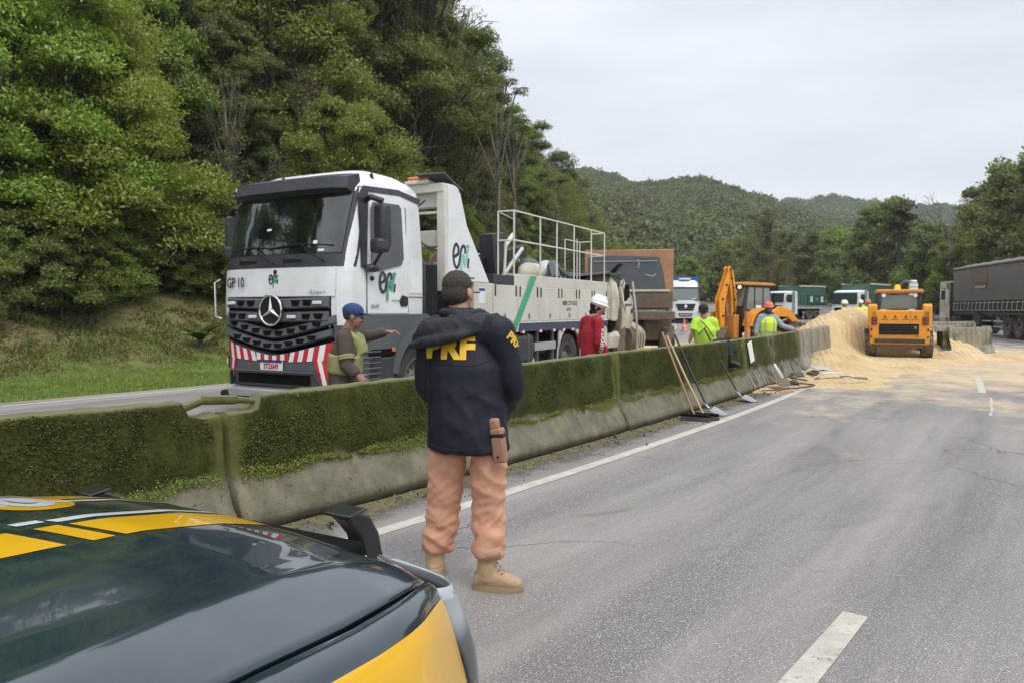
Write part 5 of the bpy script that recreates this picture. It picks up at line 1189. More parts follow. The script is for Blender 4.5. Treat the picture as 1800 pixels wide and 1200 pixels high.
# ---------------------------------------------------------------- skid-steer loader seen from behind
p = ground(1580, 632); rz = -R(24); SL = empty('skid_loader', (p.x, p.y, .10), rz, 'orange skid loader seen from behind with its amber beacon lit, in the sand', 'loader')
for sx in (-1, 1):
    for y in (.42, 1.55): wheel(SL, (sx*.80, y, .40), .42, .32, side=sx, mt=M['sandtyre'], rim=M['orangedirty'], lug=16, n=22)
    mb = MB(); mb.prism([(.05, .50), (1.95, .45), (1.95, 1.0), (.9, 1.25), (.05, 1.35)], 'x', sx*.50, sx*.66); obj('chassis_side', mb, M['orangedirty'], SL, bevel=.02)
    mb = MB(); mb.prism([(.0, .95), (.45, .95), (.45, 1.62), (.12, 1.66), (.0, 1.60)], 'x', sx*.64, sx*.90); obj('arm_tower', mb, M['orange'], SL, bevel=.04, seg=3)
    mb = MB(); mb.prism([(.1, 1.45), (.3, 1.62), (2.1, 1.05), (2.55, .45), (2.4, .40), (2.0, .85)], 'x', sx*.70, sx*.86); obj('lift_arm', mb, M['orange'], SL, bevel=.02)
    lm = boxpart('tail_lamp', (sx*.72, -.035, 1.12), (.17, .03, .24), M['dgrey'], SL, .01)
    boxpart('lamp_lens', (sx*.72, -.055, 1.17), (.12, .02, .09), M['redlens'], lm, .008); boxpart('lamp_lens', (sx*.72, -.055, 1.06), (.12, .02, .08), M['redlens'], lm, .008)
    boxpart('lashing_eye', (sx*.80, -.02, .85), (.045, .03, .09), M['black'], SL, .01); boxpart('lashing_eye', (sx*.80, -.02, .62), (.045, .03, .07), M['black'], SL, .01)
boxpart('counterweight', (0, .30, 1.24), (1.72, .60, .44), M['orange'], SL, .05, seg=3)
boxpart('rear_frame', (0, .28, .72), (1.70, .56, .72), M['orange'], SL, .04, seg=3)
boxpart('rear_grille', (-.02, -.012, .86), (1.12, .03, .34), M['blackmatt'], SL, .01)
for q in range(6): boxpart('grille_slat', (-.02, -.03, .73+q*.05), (1.08, .012, .016), M['dgrey'], SL, 0)
boxpart('bumper_bar', (0, -.06, .50), (1.42, .10, .13), M['dgrey'], SL, .02); boxpart('belly_plate', (0, .5, .34), (1.3, 1.0, .14), M['mud'], SL, .03)
for x in (-.42, -.13, .17, .44):   # stencilled triangle marks on the rear cover
    mb = MB(); mb.prism([(x-.10, 1.15), (x+.10, 1.15), (x+.10, 1.165), (x-.10, 1.165)], 'y', .0-.004, .002); mb.prism([(x-.055, 1.19), (x-.03, 1.19), (x, 1.235), (x+.03, 1.19), (x+.055, 1.19), (x+.018, 1.265), (x+.035, 1.30), (x, 1.28), (x-.035, 1.30), (x-.018, 1.265)], 'y', -.004, .002)
    o = obj('warning_mark', mb, M['dgrey'], SL)
text('lettering', '185', .10, M['refwhite'], SL, (.44, -.03, .93), (90, 90, 0), sx=.9); boxpart('seam', (.30, -.003, 1.24), (.008, .01, .40), M['dgrey'], SL, 0)
text('lettering', 'EX', .07, M['dgrey'], SL, (.50, -.006, .635), (90, 0, 0))
cage = empty('cab', (0, 0, 0)); cage.parent = SL
for x in (-.60, .60):
    for y in (.42, 1.55): boxpart('cab_post', (x, y, 1.72), (.09, .10, .62), M['dgrey'], cage, .015)
boxpart('cab_roof', (0, .98, 2.07), (1.36, 1.32, .12), M['orangedirty'], cage, .05, seg=3)
boxpart('rear_window', (0, .44, 1.72), (1.02, .02, .44), M['cabglass2'], cage, 0); boxpart('seat_back', (0, .62, 1.62), (.50, .14, .34), M['orangedirty'], cage, .03)
for x in (-.61, .61): boxpart('side_mesh', (x, .98, 1.72), (.02, 1.1, .56), M['dgrey'], cage, 0)
for x in (-.45, .45):
    mb = MB(); mb.lathe([(.0, -.03), (.06, -.03), (.07, .03), (.0, .03)], (x, .36, 1.93), 'y', 12); obj('work_lamp', mb, M['lampdim'], cage, smooth='auto')
mb = MB(); mb.lathe([(.0, 0), (.09, 0), (.09, .03), (.07, .13), (.03, .15), (.0, .15)], (-.05, .55, 2.13), 'z', 14); obj('beacon', mb, M['lampo'], SL, smooth='auto')
mb = MB(); mb.prism([(2.35, .02), (2.95, .0), (2.98, .06), (2.45, .10), (2.38, .70), (2.32, .70)], 'x', -.95, .95); obj('bucket', mb, M['mud'], SL, bevel=.01)
rodpart('grab_handle', [(.55, .38, 1.5), (.55, .30, 1.5), (.55, .30, 1.9), (.55, .38, 1.9)], .014, M['black'], SL)
# grey ribbed column and tipper box behind the loader
p = at(1604, 545, 27.5); e = empty('ribbed_column', (p.x, p.y, gz(p.y)), -R(20), 'grey ribbed metal column standing up behind the skid loader cab', 'machine part')
mb = MB(); mb.box((0, 0, 1.3), (.30, .30, 2.5)); obj('column', mb, M['alu'], e, bevel=.02)
for q in range(12): boxpart('rib', (0, -.16, 1.2+q*.115), (.27, .03, .05), M['refwhite'], e, .008)
mb = MB(); mb.tube(catmull([(-.05, -.05, 2.5), (-.25, -.05, 2.62), (-.45, 0, 2.45)], 4), .07, 8); obj('hose', mb, M['grey'], e, smooth=True); boxpart('head', (0, 0, 2.58), (.24, .3, .18), M['alu'], e, .05)

# ---------------------------------------------------------------- backhoe loader
BL_ = at(1316, 545, 32.5); rz = -R(58); BH = empty('backhoe', (BL_.x, BL_.y, gz(BL_.y)), rz, 'yellow-orange backhoe loader with its digging arm folded upright, beyond the barrier', 'backhoe')
for sx in (-1, 1):
    wheel(BH, (sx*.88, -.25, .72), .74, .44, side=sx, mt=M['rubberdusty'], rim=M['creamtrim'], lug=20, n=26); wheel(BH, (sx*.85, 2.05, .50), .52, .36, side=sx, mt=M['rubberdusty'], rim=M['creamtrim'], lug=16, n=22)
    rs = []
    for a in np.linspace(R(170), R(15), 12):
        rs.append([Vector((sx*.66, -.25+.86*cos(a), .72+.84*sin(a))), Vector((sx*1.14, -.25+.86*cos(a), .72+.84*sin(a))), Vector((sx*1.14, -.25+.94*cos(a), .72+.92*sin(a))), Vector((sx*.66, -.25+.94*cos(a), .72+.92*sin(a)))])
    mb = MB(); mb.rings(rs); obj('mudguard', mb, M['orange'], BH, smooth='auto')
    mb = MB(); mb.prism([(.75, 1.45), (1.2, 1.72), (1.9, 1.55), (3.05, .62), (3.0, .40), (2.75, .42), (1.75, 1.25), (.85, 1.25)], 'x', sx*.56, sx*.72); obj('loader_arm', mb, M['orange'], BH, bevel=.015)
    rodpart('ram', [(sx*.64, .9, .9), (sx*.64, 2.0, 1.25)], .05, M['steel'], BH, 8)
    mb = MB(); mb.box((sx*.95, -1.18, .90), (.16, .20, 1.15)); sb_ = obj('stabiliser', mb, M['orangedirty'], BH, bevel=.015); boxpart('stabiliser_foot', (sx*.95, -1.18, .18), (.30, .36, .08), M['mud'], sb_, .01)
boxpart('chassis', (0, .6, .82), (.9, 3.3, .42), M['dgrey'], BH, .03)
mb = MB(); mb.prism([(.75, 1.0), (2.45, 1.0), (2.5, 1.15), (2.42, 1.42), (.75, 1.62)], 'x', -.46, .46); obj('bonnet', mb, M['orange'], BH, bevel=.05, seg=3)
boxpart('bonnet_vent', (.465, 1.7, 1.2), (.01, .7, .22), M['blackmatt'], BH, 0)
bc = empty('cab', (0, 0, 0)); bc.parent = BH
mb = MB(); mb.prism([(-1.05, 1.05), (.70, 1.05), (.78, 1.7), (.62, 2.58), (-.80, 2.62), (-1.05, 1.75)], 'x', -.62, .62); obj('cab_shell', mb, M['dgrey'], bc, bevel=.03)
for sx in (-1, 1):
    for poly in ([(-.90, 1.62), (-.42, 1.50), (-.42, 2.50), (-.74, 2.52)], [(-.34, 1.22), (.12, 1.22), (.12, 2.50), (-.34, 2.50)], [(.20, 1.22), (.66, 1.30), (.70, 1.7), (.55, 2.50), (.20, 2.50)]):
        mb = MB(); mb.prism(poly, 'x', sx*.622, sx*.632); obj('side_window', mb, M['cabglass2'], bc)
boxpart('door_sticker', (.636, -.12, 1.62), (.004, .34, .26), M['refwhite'], bc, 0)
mb = MB(); mb.add([(-.54, -1.075, 1.72), (.54, -1.075, 1.72), (.54, -.835, 2.52), (-.54, -.835, 2.52)], [(0, 1, 2, 3)]); obj('rear_window', mb, M['cabglass2'], bc, solid=.01)
boxpart('window_bar', (.0, -.96, 2.1), (.05, .06, .85), M['dgrey'], bc, 0, rot=(-16, 0, 0))
mb = MB(); mb.prism([(-1.15, 2.60), (.80, 2.60), (.88, 2.66), (.60, 2.72), (-.95, 2.74), (-1.18, 2.68)], 'x', -.74, .74); obj('cab_roof', mb, M['orangedirty'], bc, bevel=.02)
for x in (-.45, -.2, .45): 
    mb = MB(); mb.ball((x, -1.12, 2.52), (.08, .05, .06), 10, 6); obj('work_lamp', mb, M['lampw'], bc, smooth=True)
boxpart('seat', (0, -.1, 1.5), (.5, .5, .7), M['dgrey'], bc, .08)
# digging arm: boom up from the king post, dipper folded back down beside it
mb = MB(); mb.box((.15, -1.32, .85), (.7, .30, 1.0)); obj('king_post', mb, M['orangedirty'], BH, bevel=.03)
for sx in (-.10, .10):
    mb = MB(); mb.prism([(-1.35, .95), (-1.15, 1.0), (-1.02, 2.0), (-1.30, 3.25), (-1.50, 3.42), (-1.62, 3.3), (-1.38, 2.0)], 'x', .12+sx-.035, .12+sx+.035); obj('boom', mb, M['orange'], BH, bevel=.01)
    mb = MB(); mb.prism([(-1.50, 3.38), (-1.36, 3.28), (-1.75, 1.95), (-1.80, .62), (-1.98, .62), (-2.12, 1.95)], 'x', .12+sx-.03, .12+sx+.03); obj('dipper', mb, M['orange'], BH, bevel=.01)
mb = MB(); mb.prism([(-1.36, 1.0), (-1.14, 1.0), (-1.04, 2.0), (-1.28, 3.2), (-1.5, 3.3), (-1.36, 2.0)], 'x', .06, .18); obj('boom_web', mb, M['orangedirty'], BH)
mb = MB(); mb.prism([(-1.48, 3.3), (-1.42, 3.2), (-1.82, 1.95), (-1.84, .7), (-1.94, .7), (-2.04, 1.95)], 'x', .06, .18); obj('dipper_web', mb, M['orangedirty'], BH)
for y, z in ((-1.46, 3.28), (-1.40, 2.9), (-1.28, 2.5), (-1.2, 2.0), (-1.7, 2.6), (-1.93, 2.0), (-1.9, 1.3), (-1.25, 1.4)): rodpart('pivot_pin', [(-.06, y, z), (.30, y, z)], .045, M['black'], BH, 8)
rodpart('ram', [(.12, -1.45, 1.2), (.12, -1.72, 2.5)], .05, M['steel'], BH, 8); rodpart('hose', catmull([(.3, -1.2, 1.4), (.32, -1.35, 2.4), (.3, -1.5, 3.3)], 6), .02, M['black'], BH)
mb = MB(); mb.prism([(-1.78, .85), (-2.05, .80), (-2.25, .35), (-2.0, .12), (-1.6, .15), (-1.7, .22), (-1.98, .30), (-2.05, .45)], 'x', -.25, .50); obj('digging_bucket', mb, M['mud'], BH, bevel=.01)
mb = MB(); mb.prism([(3.0, .15), (3.75, .10), (3.8, .16), (3.2, .28), (3.05, .95), (2.95, .95)], 'x', -1.15, 1.15); obj('front_bucket', mb, M['mud'], BH, bevel=.01)
rodpart('exhaust', [(.3, 1.3, 1.5), (.3, 1.3, 2.3)], .045, M['black'], BH, 8)

# ---------------------------------------------------------------- white truck hauling a blue container, facing us
p = at(1205, 545, 64.0); s_, d_ = sd_of([p.x], [p.y]); CT = empty('container_truck', (p.x, p.y, gz(p.y)+.02), pi-R(7), 'white lorry carrying a blue container, facing the camera behind an orange cone', 'truck')
rs = []
def cr(z, w_, f): return [Vector((-w_, -2.2, z)), Vector((-w_, f-.35, z)), Vector((-w_*.86, f-.05, z)), Vector((-w_*.5, f+.04, z)), Vector((w_*.5, f+.04, z)), Vector((w_*.86, f-.05, z)), Vector((w_, f-.35, z)), Vector((w_, -2.2, z))]
for z, w_, f in ((.45, 1.22, .02), (.9, 1.25, .06), (1.6, 1.25, .02), (2.1, 1.22, -.05), (3.0, 1.18, -.30), (3.15, 1.17, -.34), (3.6, 1.10, -.75), (3.75, .95, -1.1)): rs.append(cr(z, w_, f))
mb = MB(); mb.rings(rs); obj('cab', mb, M['white'], CT, smooth='auto')
mb = MB(); mb.add([(-1.08, .015, 2.02), (1.08, .015, 2.02), (1.06, -.22, 2.98), (-1.06, -.22, 2.98)], [(0, 1, 2, 3)]); ws2 = obj('windscreen', mb, M['cabglass2'], CT, solid=.03)
mb = MB(); mb.add([(-1.16, -.02, 1.95), (1.16, -.02, 1.95), (1.12, -.28, 3.14), (-1.12, -.28, 3.14)], [(0, 1, 2, 3)]); obj('screen_surround', mb, M['dgrey'], CT, solid=.02)
mb = MB(); mb.prism([(-.85, 1.68), (.85, 1.68), (.62, 1.05), (-.62, 1.05)], 'y', .06, .09); gr = obj('grille', mb, M['blackmatt'], CT)
for q in range(4): boxpart('grille_bar', (0, .10, 1.14+q*.15), (1.3+.08*q, .03, .06), M['grey'], gr, .005)
mb = MB(); mb.prism([(-.62, .86), (.62, .86), (.50, .56), (-.50, .56)], 'y', .07, .10); obj('lower_grille', mb, M['blackmatt'], CT)
for q in (.63, .76): boxpart('bumper_slat', (0, .11, q), (1.0, .02, .04), M['white'], CT, 0)
mb = MB(); mb.ball((0, .12, 1.42), (.16, .03, .16), 14, 8); obj('badge', mb, M['chrome'], CT, smooth=True)
for sx in (-1, 1):
    mb = MB(); mb.prism([(sx*.72, .78), (sx*1.12, .86), (sx*1.16, 1.2), (sx*.98, 1.12)], 'y', .0, .07); obj('headlight', mb, M['lampdim'], CT); boxpart('mirror', (sx*1.42, -.25, 2.55), (.22, .16, .75), M['dgrey'], CT, .04)
    wheel(CT, (sx*1.05, -1.3, .5), .5, .3, side=sx); wheel(CT, (sx*1.0, -4.6, .5), .5, .5, side=sx)
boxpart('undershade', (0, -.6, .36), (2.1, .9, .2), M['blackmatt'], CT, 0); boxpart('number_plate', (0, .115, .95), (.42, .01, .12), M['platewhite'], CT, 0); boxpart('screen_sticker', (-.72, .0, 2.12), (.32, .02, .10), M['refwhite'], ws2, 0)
boxpart('roof_deflector', (0, -1.2, 3.86), (1.0, 1.0, .14), M['white'], CT, .05)
co = empty('container', (0, 0, 0)); co.parent = CT
boxpart('container_box', (-.15, -8.2, 2.75), (2.40, 12.0, 2.70), M['blue'], co, .02)
for q in range(11): boxpart('corrugation', (-.15-1.05+q*.21, -2.19, 2.8), (.10, .05, 2.4), M['blue'], co, .01)
boxpart('container_frame', (-.15, -2.19, 4.06), (2.44, .08, .10), M['blue'], co, 0); boxpart('trailer_chassis', (0, -8.2, 1.2), (1.0, 12.5, .3), M['dgrey'], CT, 0)
for q in range(3):
    for sx in (-1, 1): wheel(CT, (sx*1.0, -10.2-q*1.3, .5), .5, .5, side=sx)

# ---------------------------------------------------------------- green dump trucks
def dump(px, dist, rz, label, sc, logos):
    p = at(px, 545, dist); D = empty('dump_truck', (p.x, p.y, gz(p.y)+.03), rz, label, 'dump truck', 'green dump trucks waiting beyond the sand'); D.scale = (sc,)*3
    rs = [cr(z, w_, f) for z, w_, f in ((.6, 1.2, .0), (1.6, 1.22, .0), (2.9, 1.15, -.2), (3.05, 1.0, -.5))]; mb = MB(); mb.rings(rs); obj('cab', mb, M['white'], D, smooth='auto')
    mb = MB(); mb.add([(-1.05, .03, 1.85), (1.05, .03, 1.85), (1.0, -.14, 2.8), (-1.0, -.14, 2.8)], [(0, 1, 2, 3)]); obj('windscreen', mb, M['cabglass'], D, solid=.04)
    for sx in (-1, 1):
        mb = MB(); mb.prism([(-.35, 1.85), (-1.2, 1.85), (-1.2, 2.65), (-.5, 2.7)], 'x', sx*1.20, sx*1.225); obj('side_window', mb, M['cabglass'], D)
        boxpart('mirror', (sx*1.40, -.15, 2.3), (.2, .14, .6), M['dgrey'], D, .03); boxpart('door_post', (sx*1.21, -1.45, 1.9), (.05, .5, 2.2), M['alu'], D, 0)
        for y in (-.9, -4.3, -5.6): wheel(D, (sx*1.02, y, .52), .52, .45, side=sx, mt=M['rubberdusty'])
        boxpart('bed_side', (sx*1.24, -4.9, 2.15), (.05, 5.2, 1.25), M['dumpgreen'], D, .01)
        boxpart('bed_upper', (sx*1.22, -4.7, 3.15), (.04, 4.7, .78), M['dumpgreen'], D, .01); boxpart('top_rail', (sx*1.23, -4.7, 3.60), (.10, 4.75, .16), M['creamtrim'], D, .01)
        boxpart('bed_foot', (sx*1.24, -4.9, 1.48), (.07, 5.2, .10), M['alu'], D, 0)
        for q in range(9): boxpart('bed_rib', (sx*1.28, -2.6-q*.58, 2.12), (.06, .09, 1.15), M['dumpgreen2'], D, .005)
        if logos:
            boxpart('sign_board', (sx*1.33, -5.5, 2.2), (.03, 3.6, .95), M['dumpgreen2'], D, 0)
            for y in (-4.4, -6.3):
                mb = MB(); mb.prism([(y-.30, 1.88), (y-.12, 1.88), (y, 2.08), (y+.12, 1.88), (y+.30, 1.88), (y+.16, 2.26), (y+.26, 2.52), (y+.08, 2.52), (y, 2.38), (y-.08, 2.52), (y-.26, 2.52), (y-.16, 2.26)], 'x', sx*1.35, sx*1.36); obj('logo', mb, M['stencil'], D)
            text('lettering', 'M8', .32, M['lgreen'], D, (sx*1.352, -5.35, 2.2), (90, 0, 90*sx)); text('lettering', 'MECA', .22, M['lgreen'], D, (sx*1.352, -7.0, 2.0), (90, 0, 90*sx), sx=.8)
    boxpart('bed_front', (0, -2.28, 2.6), (2.46, .05, 2.0), M['dumpgreen'], D, 0); boxpart('tailgate', (0, -7.5, 2.2), (2.46, .06, 1.3), M['dumpgreen'], D, 0)
    boxpart('bed_floor', (0, -4.9, 1.6), (2.4, 5.2, .1), M['dumpgreen2'], D, 0); boxpart('bed_load', (0, -4.9, 2.7), (2.3, 4.8, .5), M['sand'], D, .1)
    boxpart('chassis', (0, -3.6, 1.05), (.9, 7.4, .3), M['black'], D, 0); boxpart('grille', (0, .03, 1.25), (1.6, .06, .6), M['blackmatt'], D, 0); boxpart('bumper', (0, .05, .75), (2.4, .2, .35), M['white'], D, .04); return D
dump(1362, 72, R(124), 'green dump truck farther off, above the backhoe loader arm, with white emblems on its side', .92, True)
dump(1484, 58, R(134), 'nearer green dump truck with a white cab, behind the workers at the sand', .92, False)

# ---------------------------------------------------------------- tarpaulin grain trailer driving away
TT = empty('grain_truck', (28.35, 45.2, gz(45)+.02), -R(12.7), 'dark grey tarpaulin-covered grain trailer and its white tractor, at the far roadside', 'truck')
mb = MB(); rs = []
for y in np.linspace(0, -14.2, 40):
    k = .02*sin(y*4.4)+.015*mn.noise(Vector((y*1.3, 0, 4))); rs.append([Vector((-1.27-k, y, 1.95)), Vector((-1.29-k, y, 2.6)), Vector((-1.28-k*1.5, y, 3.7)), Vector((-1.15, y, 3.95+k)), Vector((-.5, y, 4.18+k)), Vector((.5, y, 4.18)), Vector((1.15, y, 3.95)), Vector((1.28, y, 3.7)), Vector((1.29, y, 1.95))])
mb.rings(rs); obj('tarpaulin', mb, M['tarp'], TT, smooth='auto'); rodpart('tarp_roll', [(-1.25, 0, 3.93), (-1.25, -14.2, 3.93)], .06, M['tarpedge'], TT, 8)
boxpart('tarp_print', (-1.325, -4.2, 3.25), (.01, 2.0, .62), M['tarpbrown'], TT, 0); boxpart('tarp_print', (-1.325, -4.2, 2.72), (.01, 1.5, .14), M['tarpedge'], TT, 0)
for q in range(24):
    y = -.35-q*.58; boxpart('side_board', (-1.27, y, 1.60), (.05, .50, .42), M['board'], TT, .01); boxpart('tarp_strap', (-1.335, y+.1, 1.66), (.02, .035, .50), M['creamtrim'], TT, 0, rot=(14, 0, 0)); boxpart('board_post', (-1.31, y-.28, 1.62), (.05, .06, .58), M['dgrey'], TT, 0)
for z in (1.42, 1.84): boxpart('side_rail', (-1.30, -7.1, z), (.03, 14.1, .035), M['creamtrim'], TT, 0)
boxpart('trailer_frame', (0, -7.1, 1.26), (2.4, 14.2, .16), M['dgrey'], TT, 0); boxpart('far_boards', (1.27, -7.1, 1.6), (.05, 14.1, .5), M['board'], TT, 0)
for y in (-7.6, -8.9, -10.2, .2, 1.5): 
    for sx in (-1, 1): wheel(TT, (sx*1.02, y, .52), .52, .46, side=sx, mt=M['rubberdusty'])
for y in (-6.4, -4.9): 
    for z in (.55, .85): boxpart('under_rail', (-1.2, y, z), (.04, 1.2, .07), M['alu'], TT, 0)
mb = MB(); mb.lathe([(.0, -.2), (.50, -.2), (.52, 0), (.50, .2), (.0, .2)], (-1.1, -5.9+2.2, .85), 'x', 18); obj('spare_wheel', mb, M['rubber'], TT, smooth='auto')
mb = MB(); mb.rings([[Vector((x, 3.0-y, z)) for x, y in ((-1.2, 2.0), (-1.22, .4), (-.9, 0), (.9, 0), (1.22, .4), (1.2, 2.0))] for z in (.7, 1.6, 2.9, 3.25)]); obj('cab', mb, M['cream'], TT, smooth='auto')
boxpart('cab_back', (0, .95, 2.0), (2.3, .06, 2.3), M['dgrey'], TT, 0); boxpart('side_window', (-1.235, 2.0, 2.45), (.02, .7, .7), M['cabglass'], TT, 0); boxpart('rear_quarter', (-1.225, 1.2, 2.85), (.02, .28, .5), M['cabglass2'], TT, 0); boxpart('mirror', (-1.5, 2.7, 2.4), (.24, .12, .6), M['dgrey'], TT, .03); boxpart('tank', (-1.0, 1.9, .8), (.5, 1.1, .5), M['alu'], TT, .06); boxpart('chassis', (0, .6, .95), (.9, 4.4, .25), M['black'], TT, 0)

# ---------------------------------------------------------------- the wreck on the tow: crushed cream cab and its tipper body
WK = empty('wrecked_truck', (-3.23+9.75*sin(TA), 10.37+9.75*cos(TA), .02), -TA, 'crushed cream truck cab with torn metal, hooked up behind the recovery truck', 'wrecked truck')
def crumple(name, rings_, mat, amp, seed, parent, sub=3):
    me = MB(); me.rings(rings_); m_ = me.mesh(name); bm = bmesh.new(); bm.from_mesh(m_); bmesh.ops.triangulate(bm, faces=[f for f in bm.faces if len(f.verts) > 4])
    bmesh.ops.subdivide_edges(bm, edges=bm.edges, cuts=sub, use_grid_fill=True)
    for v_ in bm.verts:
        q = v_.co*1.6+Vector((seed, 0, 0)); v_.co += Vector((mn.fractal(q, .8, 2, 4), mn.fractal(q+Vector((9, 0, 0)), .8, 2, 4), mn.fractal(q+Vector((0, 9, 0)), .8, 2, 4)))*amp
    bm.to_mesh(m_); bm.free(); return link(name, m_, mat, parent, smooth='auto')
def rr(z, x0, x1, y0, y1): return [Vector((x0, y0, z)), Vector((x1, y0, z)), Vector((x1, y1, z)), Vector((x0, y1, z))]
crumple('cab_shell', [rr(1.12, -.9, 1.12, .10, .75), rr(1.7, -.9, 1.16, .05, .8), rr(2.2, -.8, 1.12, .15, .75), rr(2.45, -.5, .95, .25, .6)], M['blackmatt'], .06, 1, WK)
crumple('front_panel', [rr(1.32, .35, 1.22, -.06, .02), rr(1.8, .33, 1.26, -.12, -.04), rr(2.15, .42, 1.20, -.02, .06), rr(2.42, .58, 1.05, .14, .20)], M['cream'], .05, 2, WK)
crumple('front_corner', [rr(1.30, 1.16, 1.27, .0, .50), rr(1.8, 1.20, 1.31, -.06, .52), rr(2.2, 1.16, 1.25, .04, .46), rr(2.40, 1.05, 1.12, .2, .4)], M['cream'], .04, 3, WK)
crumple('door', [rr(1.05, 1.14, 1.20, .92, 1.62), rr(1.35, 1.20, 1.27, .86, 1.66), rr(1.85, 1.20, 1.26, .88, 1.60), rr(2.05, 1.16, 1.22, .90, 1.50), rr(2.35, 1.08, 1.13, 1.0, 1.34)], M['cream'], .035, 4, WK)
mb = MB(); mb.prism([(1.0, 1.78), (1.42, 1.80), (1.36, 2.20), (1.08, 2.22)], 'x', 1.24, 1.262); obj('broken_window', mb, M['blackmatt'], WK); boxpart('door_handle', (1.285, 1.50, 1.52), (.03, .14, .10), M['black'], WK, .01)
boxpart('side_stripe', (1.285, 1.25, 1.68), (.01, .5, .05), M['grey'], WK, 0)
crumple('front_bumper', [rr(.62, -.9, 1.25, -.12, .5), rr(.9, -.95, 1.28, -.14, .6), rr(1.02, -.9, 1.2, -.08, .6)], M['cream'], .03, 7, WK, 2)
boxpart('lamp_bezel', (.95, -.10, 1.16), (.5, .12, .20), M['dgrey'], WK, .02); boxpart('headlight', (1.02, -.17, 1.16), (.24, .03, .13), M['lampdim'], WK, .02)
crumple('crushed_frame', [rr(.45, .75, 1.20, .62, 1.1), rr(.9, .8, 1.22, .7, 1.3), rr(1.5, .95, 1.22, .72, 1.0), rr(1.95, 1.02, 1.2, .70, .86)], M['mud'], .10, 9, WK)
crumple('torn_roof', [rr(2.42, -.9, 1.3, -.3, 1.0), rr(2.47, -.85, 1.28, -.2, .9)], M['dgrey'], .12, 11, WK, 2)
crumple('bent_pillar', [rr(2.3, 1.0, 1.1, .6, .7), rr(2.5, 1.05, 1.15, .5, .62), rr(2.7, 1.3, 1.38, .4, .5)], M['black'], .05, 12, WK, 1)
mb = MB()
for q in range(14):
    rd_ = random.Random(q); a = Vector((rd_.uniform(.8, 1.2), rd_.uniform(.6, 1.0), rd_.uniform(2.0, 2.5))); mb.tube(catmull([a, a+Vector((rd_.uniform(.0, .2), rd_.uniform(-.2, .2), rd_.uniform(-.4, -.1))), a+Vector((rd_.uniform(.0, .25), rd_.uniform(-.3, .3), rd_.uniform(-.9, -.4)))], 3), .012, 4)
obj('torn_cables', mb, M['black'], WK)['kind'] = 'stuff'
boxpart('headlight_hole', (1.16, -.06, 1.10), (.30, .10, .22), M['blackmatt'], WK, .02); boxpart('radiator_hole', (.2, -.1, 1.25), (1.4, .1, .3), M['blackmatt'], WK, .02)
boxpart('chassis', (0, 3.2, .95), (.9, 5.5, .3), M['mud'], WK, .02); mb = MB(); mb.lathe([(.0, -.6), (.36, -.6), (.38, 0), (.36, .6), (.0, .6)], (.85, 2.4, .80), 'y', 16); obj('air_tank', mb, M['mud'], WK, smooth='auto')
for q in range(3): rodpart('hose', catmull([(1.0, 2.0+q*.2, 1.2), (1.25, 2.2+q*.22, .9), (1.15, 2.4+q*.25, .5)], 5), .035, M['creamtrim'], WK, 6)
for sx in (-1, 1):
    wheel(WK, (sx*1.0, .95, .50), .50, .32, side=sx, mt=M['rubberdusty'], rim=M['mud'])
rodpart('bent_bar', catmull([(1.3, 1.5, 2.3), (1.42, 1.5, 1.3), (1.38, 1.65, .4)], 4), .03, M['alu'], WK)
# tipper body
p = at(1127, 545, 22.2); TB = empty('tipper_body', (p.x-.38, p.y, .02), -R(9), 'rust-orange tipper body with a dark scraped front wall, behind the crushed cab', 'truck body')
boxpart('front_frame', (0, .06, 2.55), (2.62, .10, 1.60), M['rustor'], TB, .02)
mb = MB(); mb.prism([(-1.2, 1.55), (1.18, 1.55), (1.0, 2.75), (.88, 3.12), (-1.1, 3.20), (-1.2, 3.1)], 'y', -.03, .03); obj('front_wall', mb, M['grey'], TB, bevel=.01)
mb = MB()
for q, P_ in enumerate((((.28, 3.06), (.31, 2.92), (.27, 2.80)), ((.50, 2.60), (.72, 2.55), (.80, 2.62)))):
    mb.tube([(x, -.034, z) for x, z in P_], .008, 4)
o = obj('scrape', mb, M['refwhite'], TB); o['kind'] = 'stuff'
boxpart('wall_top', (-.1, -.045, 3.0), (1.9, .02, .02), M['alu'], TB, 0); boxpart('under_box', (.2, .3, .95), (1.5, .6, .6), M['mud'], TB, .03); boxpart('axle_beam', (.2, 1.0, .55), (2.2, .2, .2), M['black'], TB, .02); boxpart('side_locker', (.95, 1.0, 1.05), (.7, .9, .45), M['mud'], TB, .03)
boxpart('wall_rail', (.1, -.06, 2.12), (2.2, .06, .07), M['creamtrim'], TB, .01); boxpart('lower_wall', (.1, -.02, 1.85), (2.4, .08, .5), M['mud'], TB, .02); boxpart('cross_beam', (.25, -.25, 1.38), (2.2, .35, .26), M['mud'], TB, .03)
boxpart('bed_side', (1.26, 2.2, 2.45), (.06, 4.2, 1.5), M['mud'], TB, .02); boxpart('bed_side', (-1.28, 2.2, 2.35), (.06, 4.2, 1.6), M['mud'], TB, .02); boxpart('chassis', (0, 2.6, 1.1), (1.0, 5.2, .35), M['mud'], TB, .02)
for y, dx_ in ((.35, .0), (1.6, .18)):
    for sx in (-1, 1): wheel(TB, (sx*1.08+dx_, y, .52), .52, .36, side=sx, mt=M['rubberdusty'], rim=M['mud'])
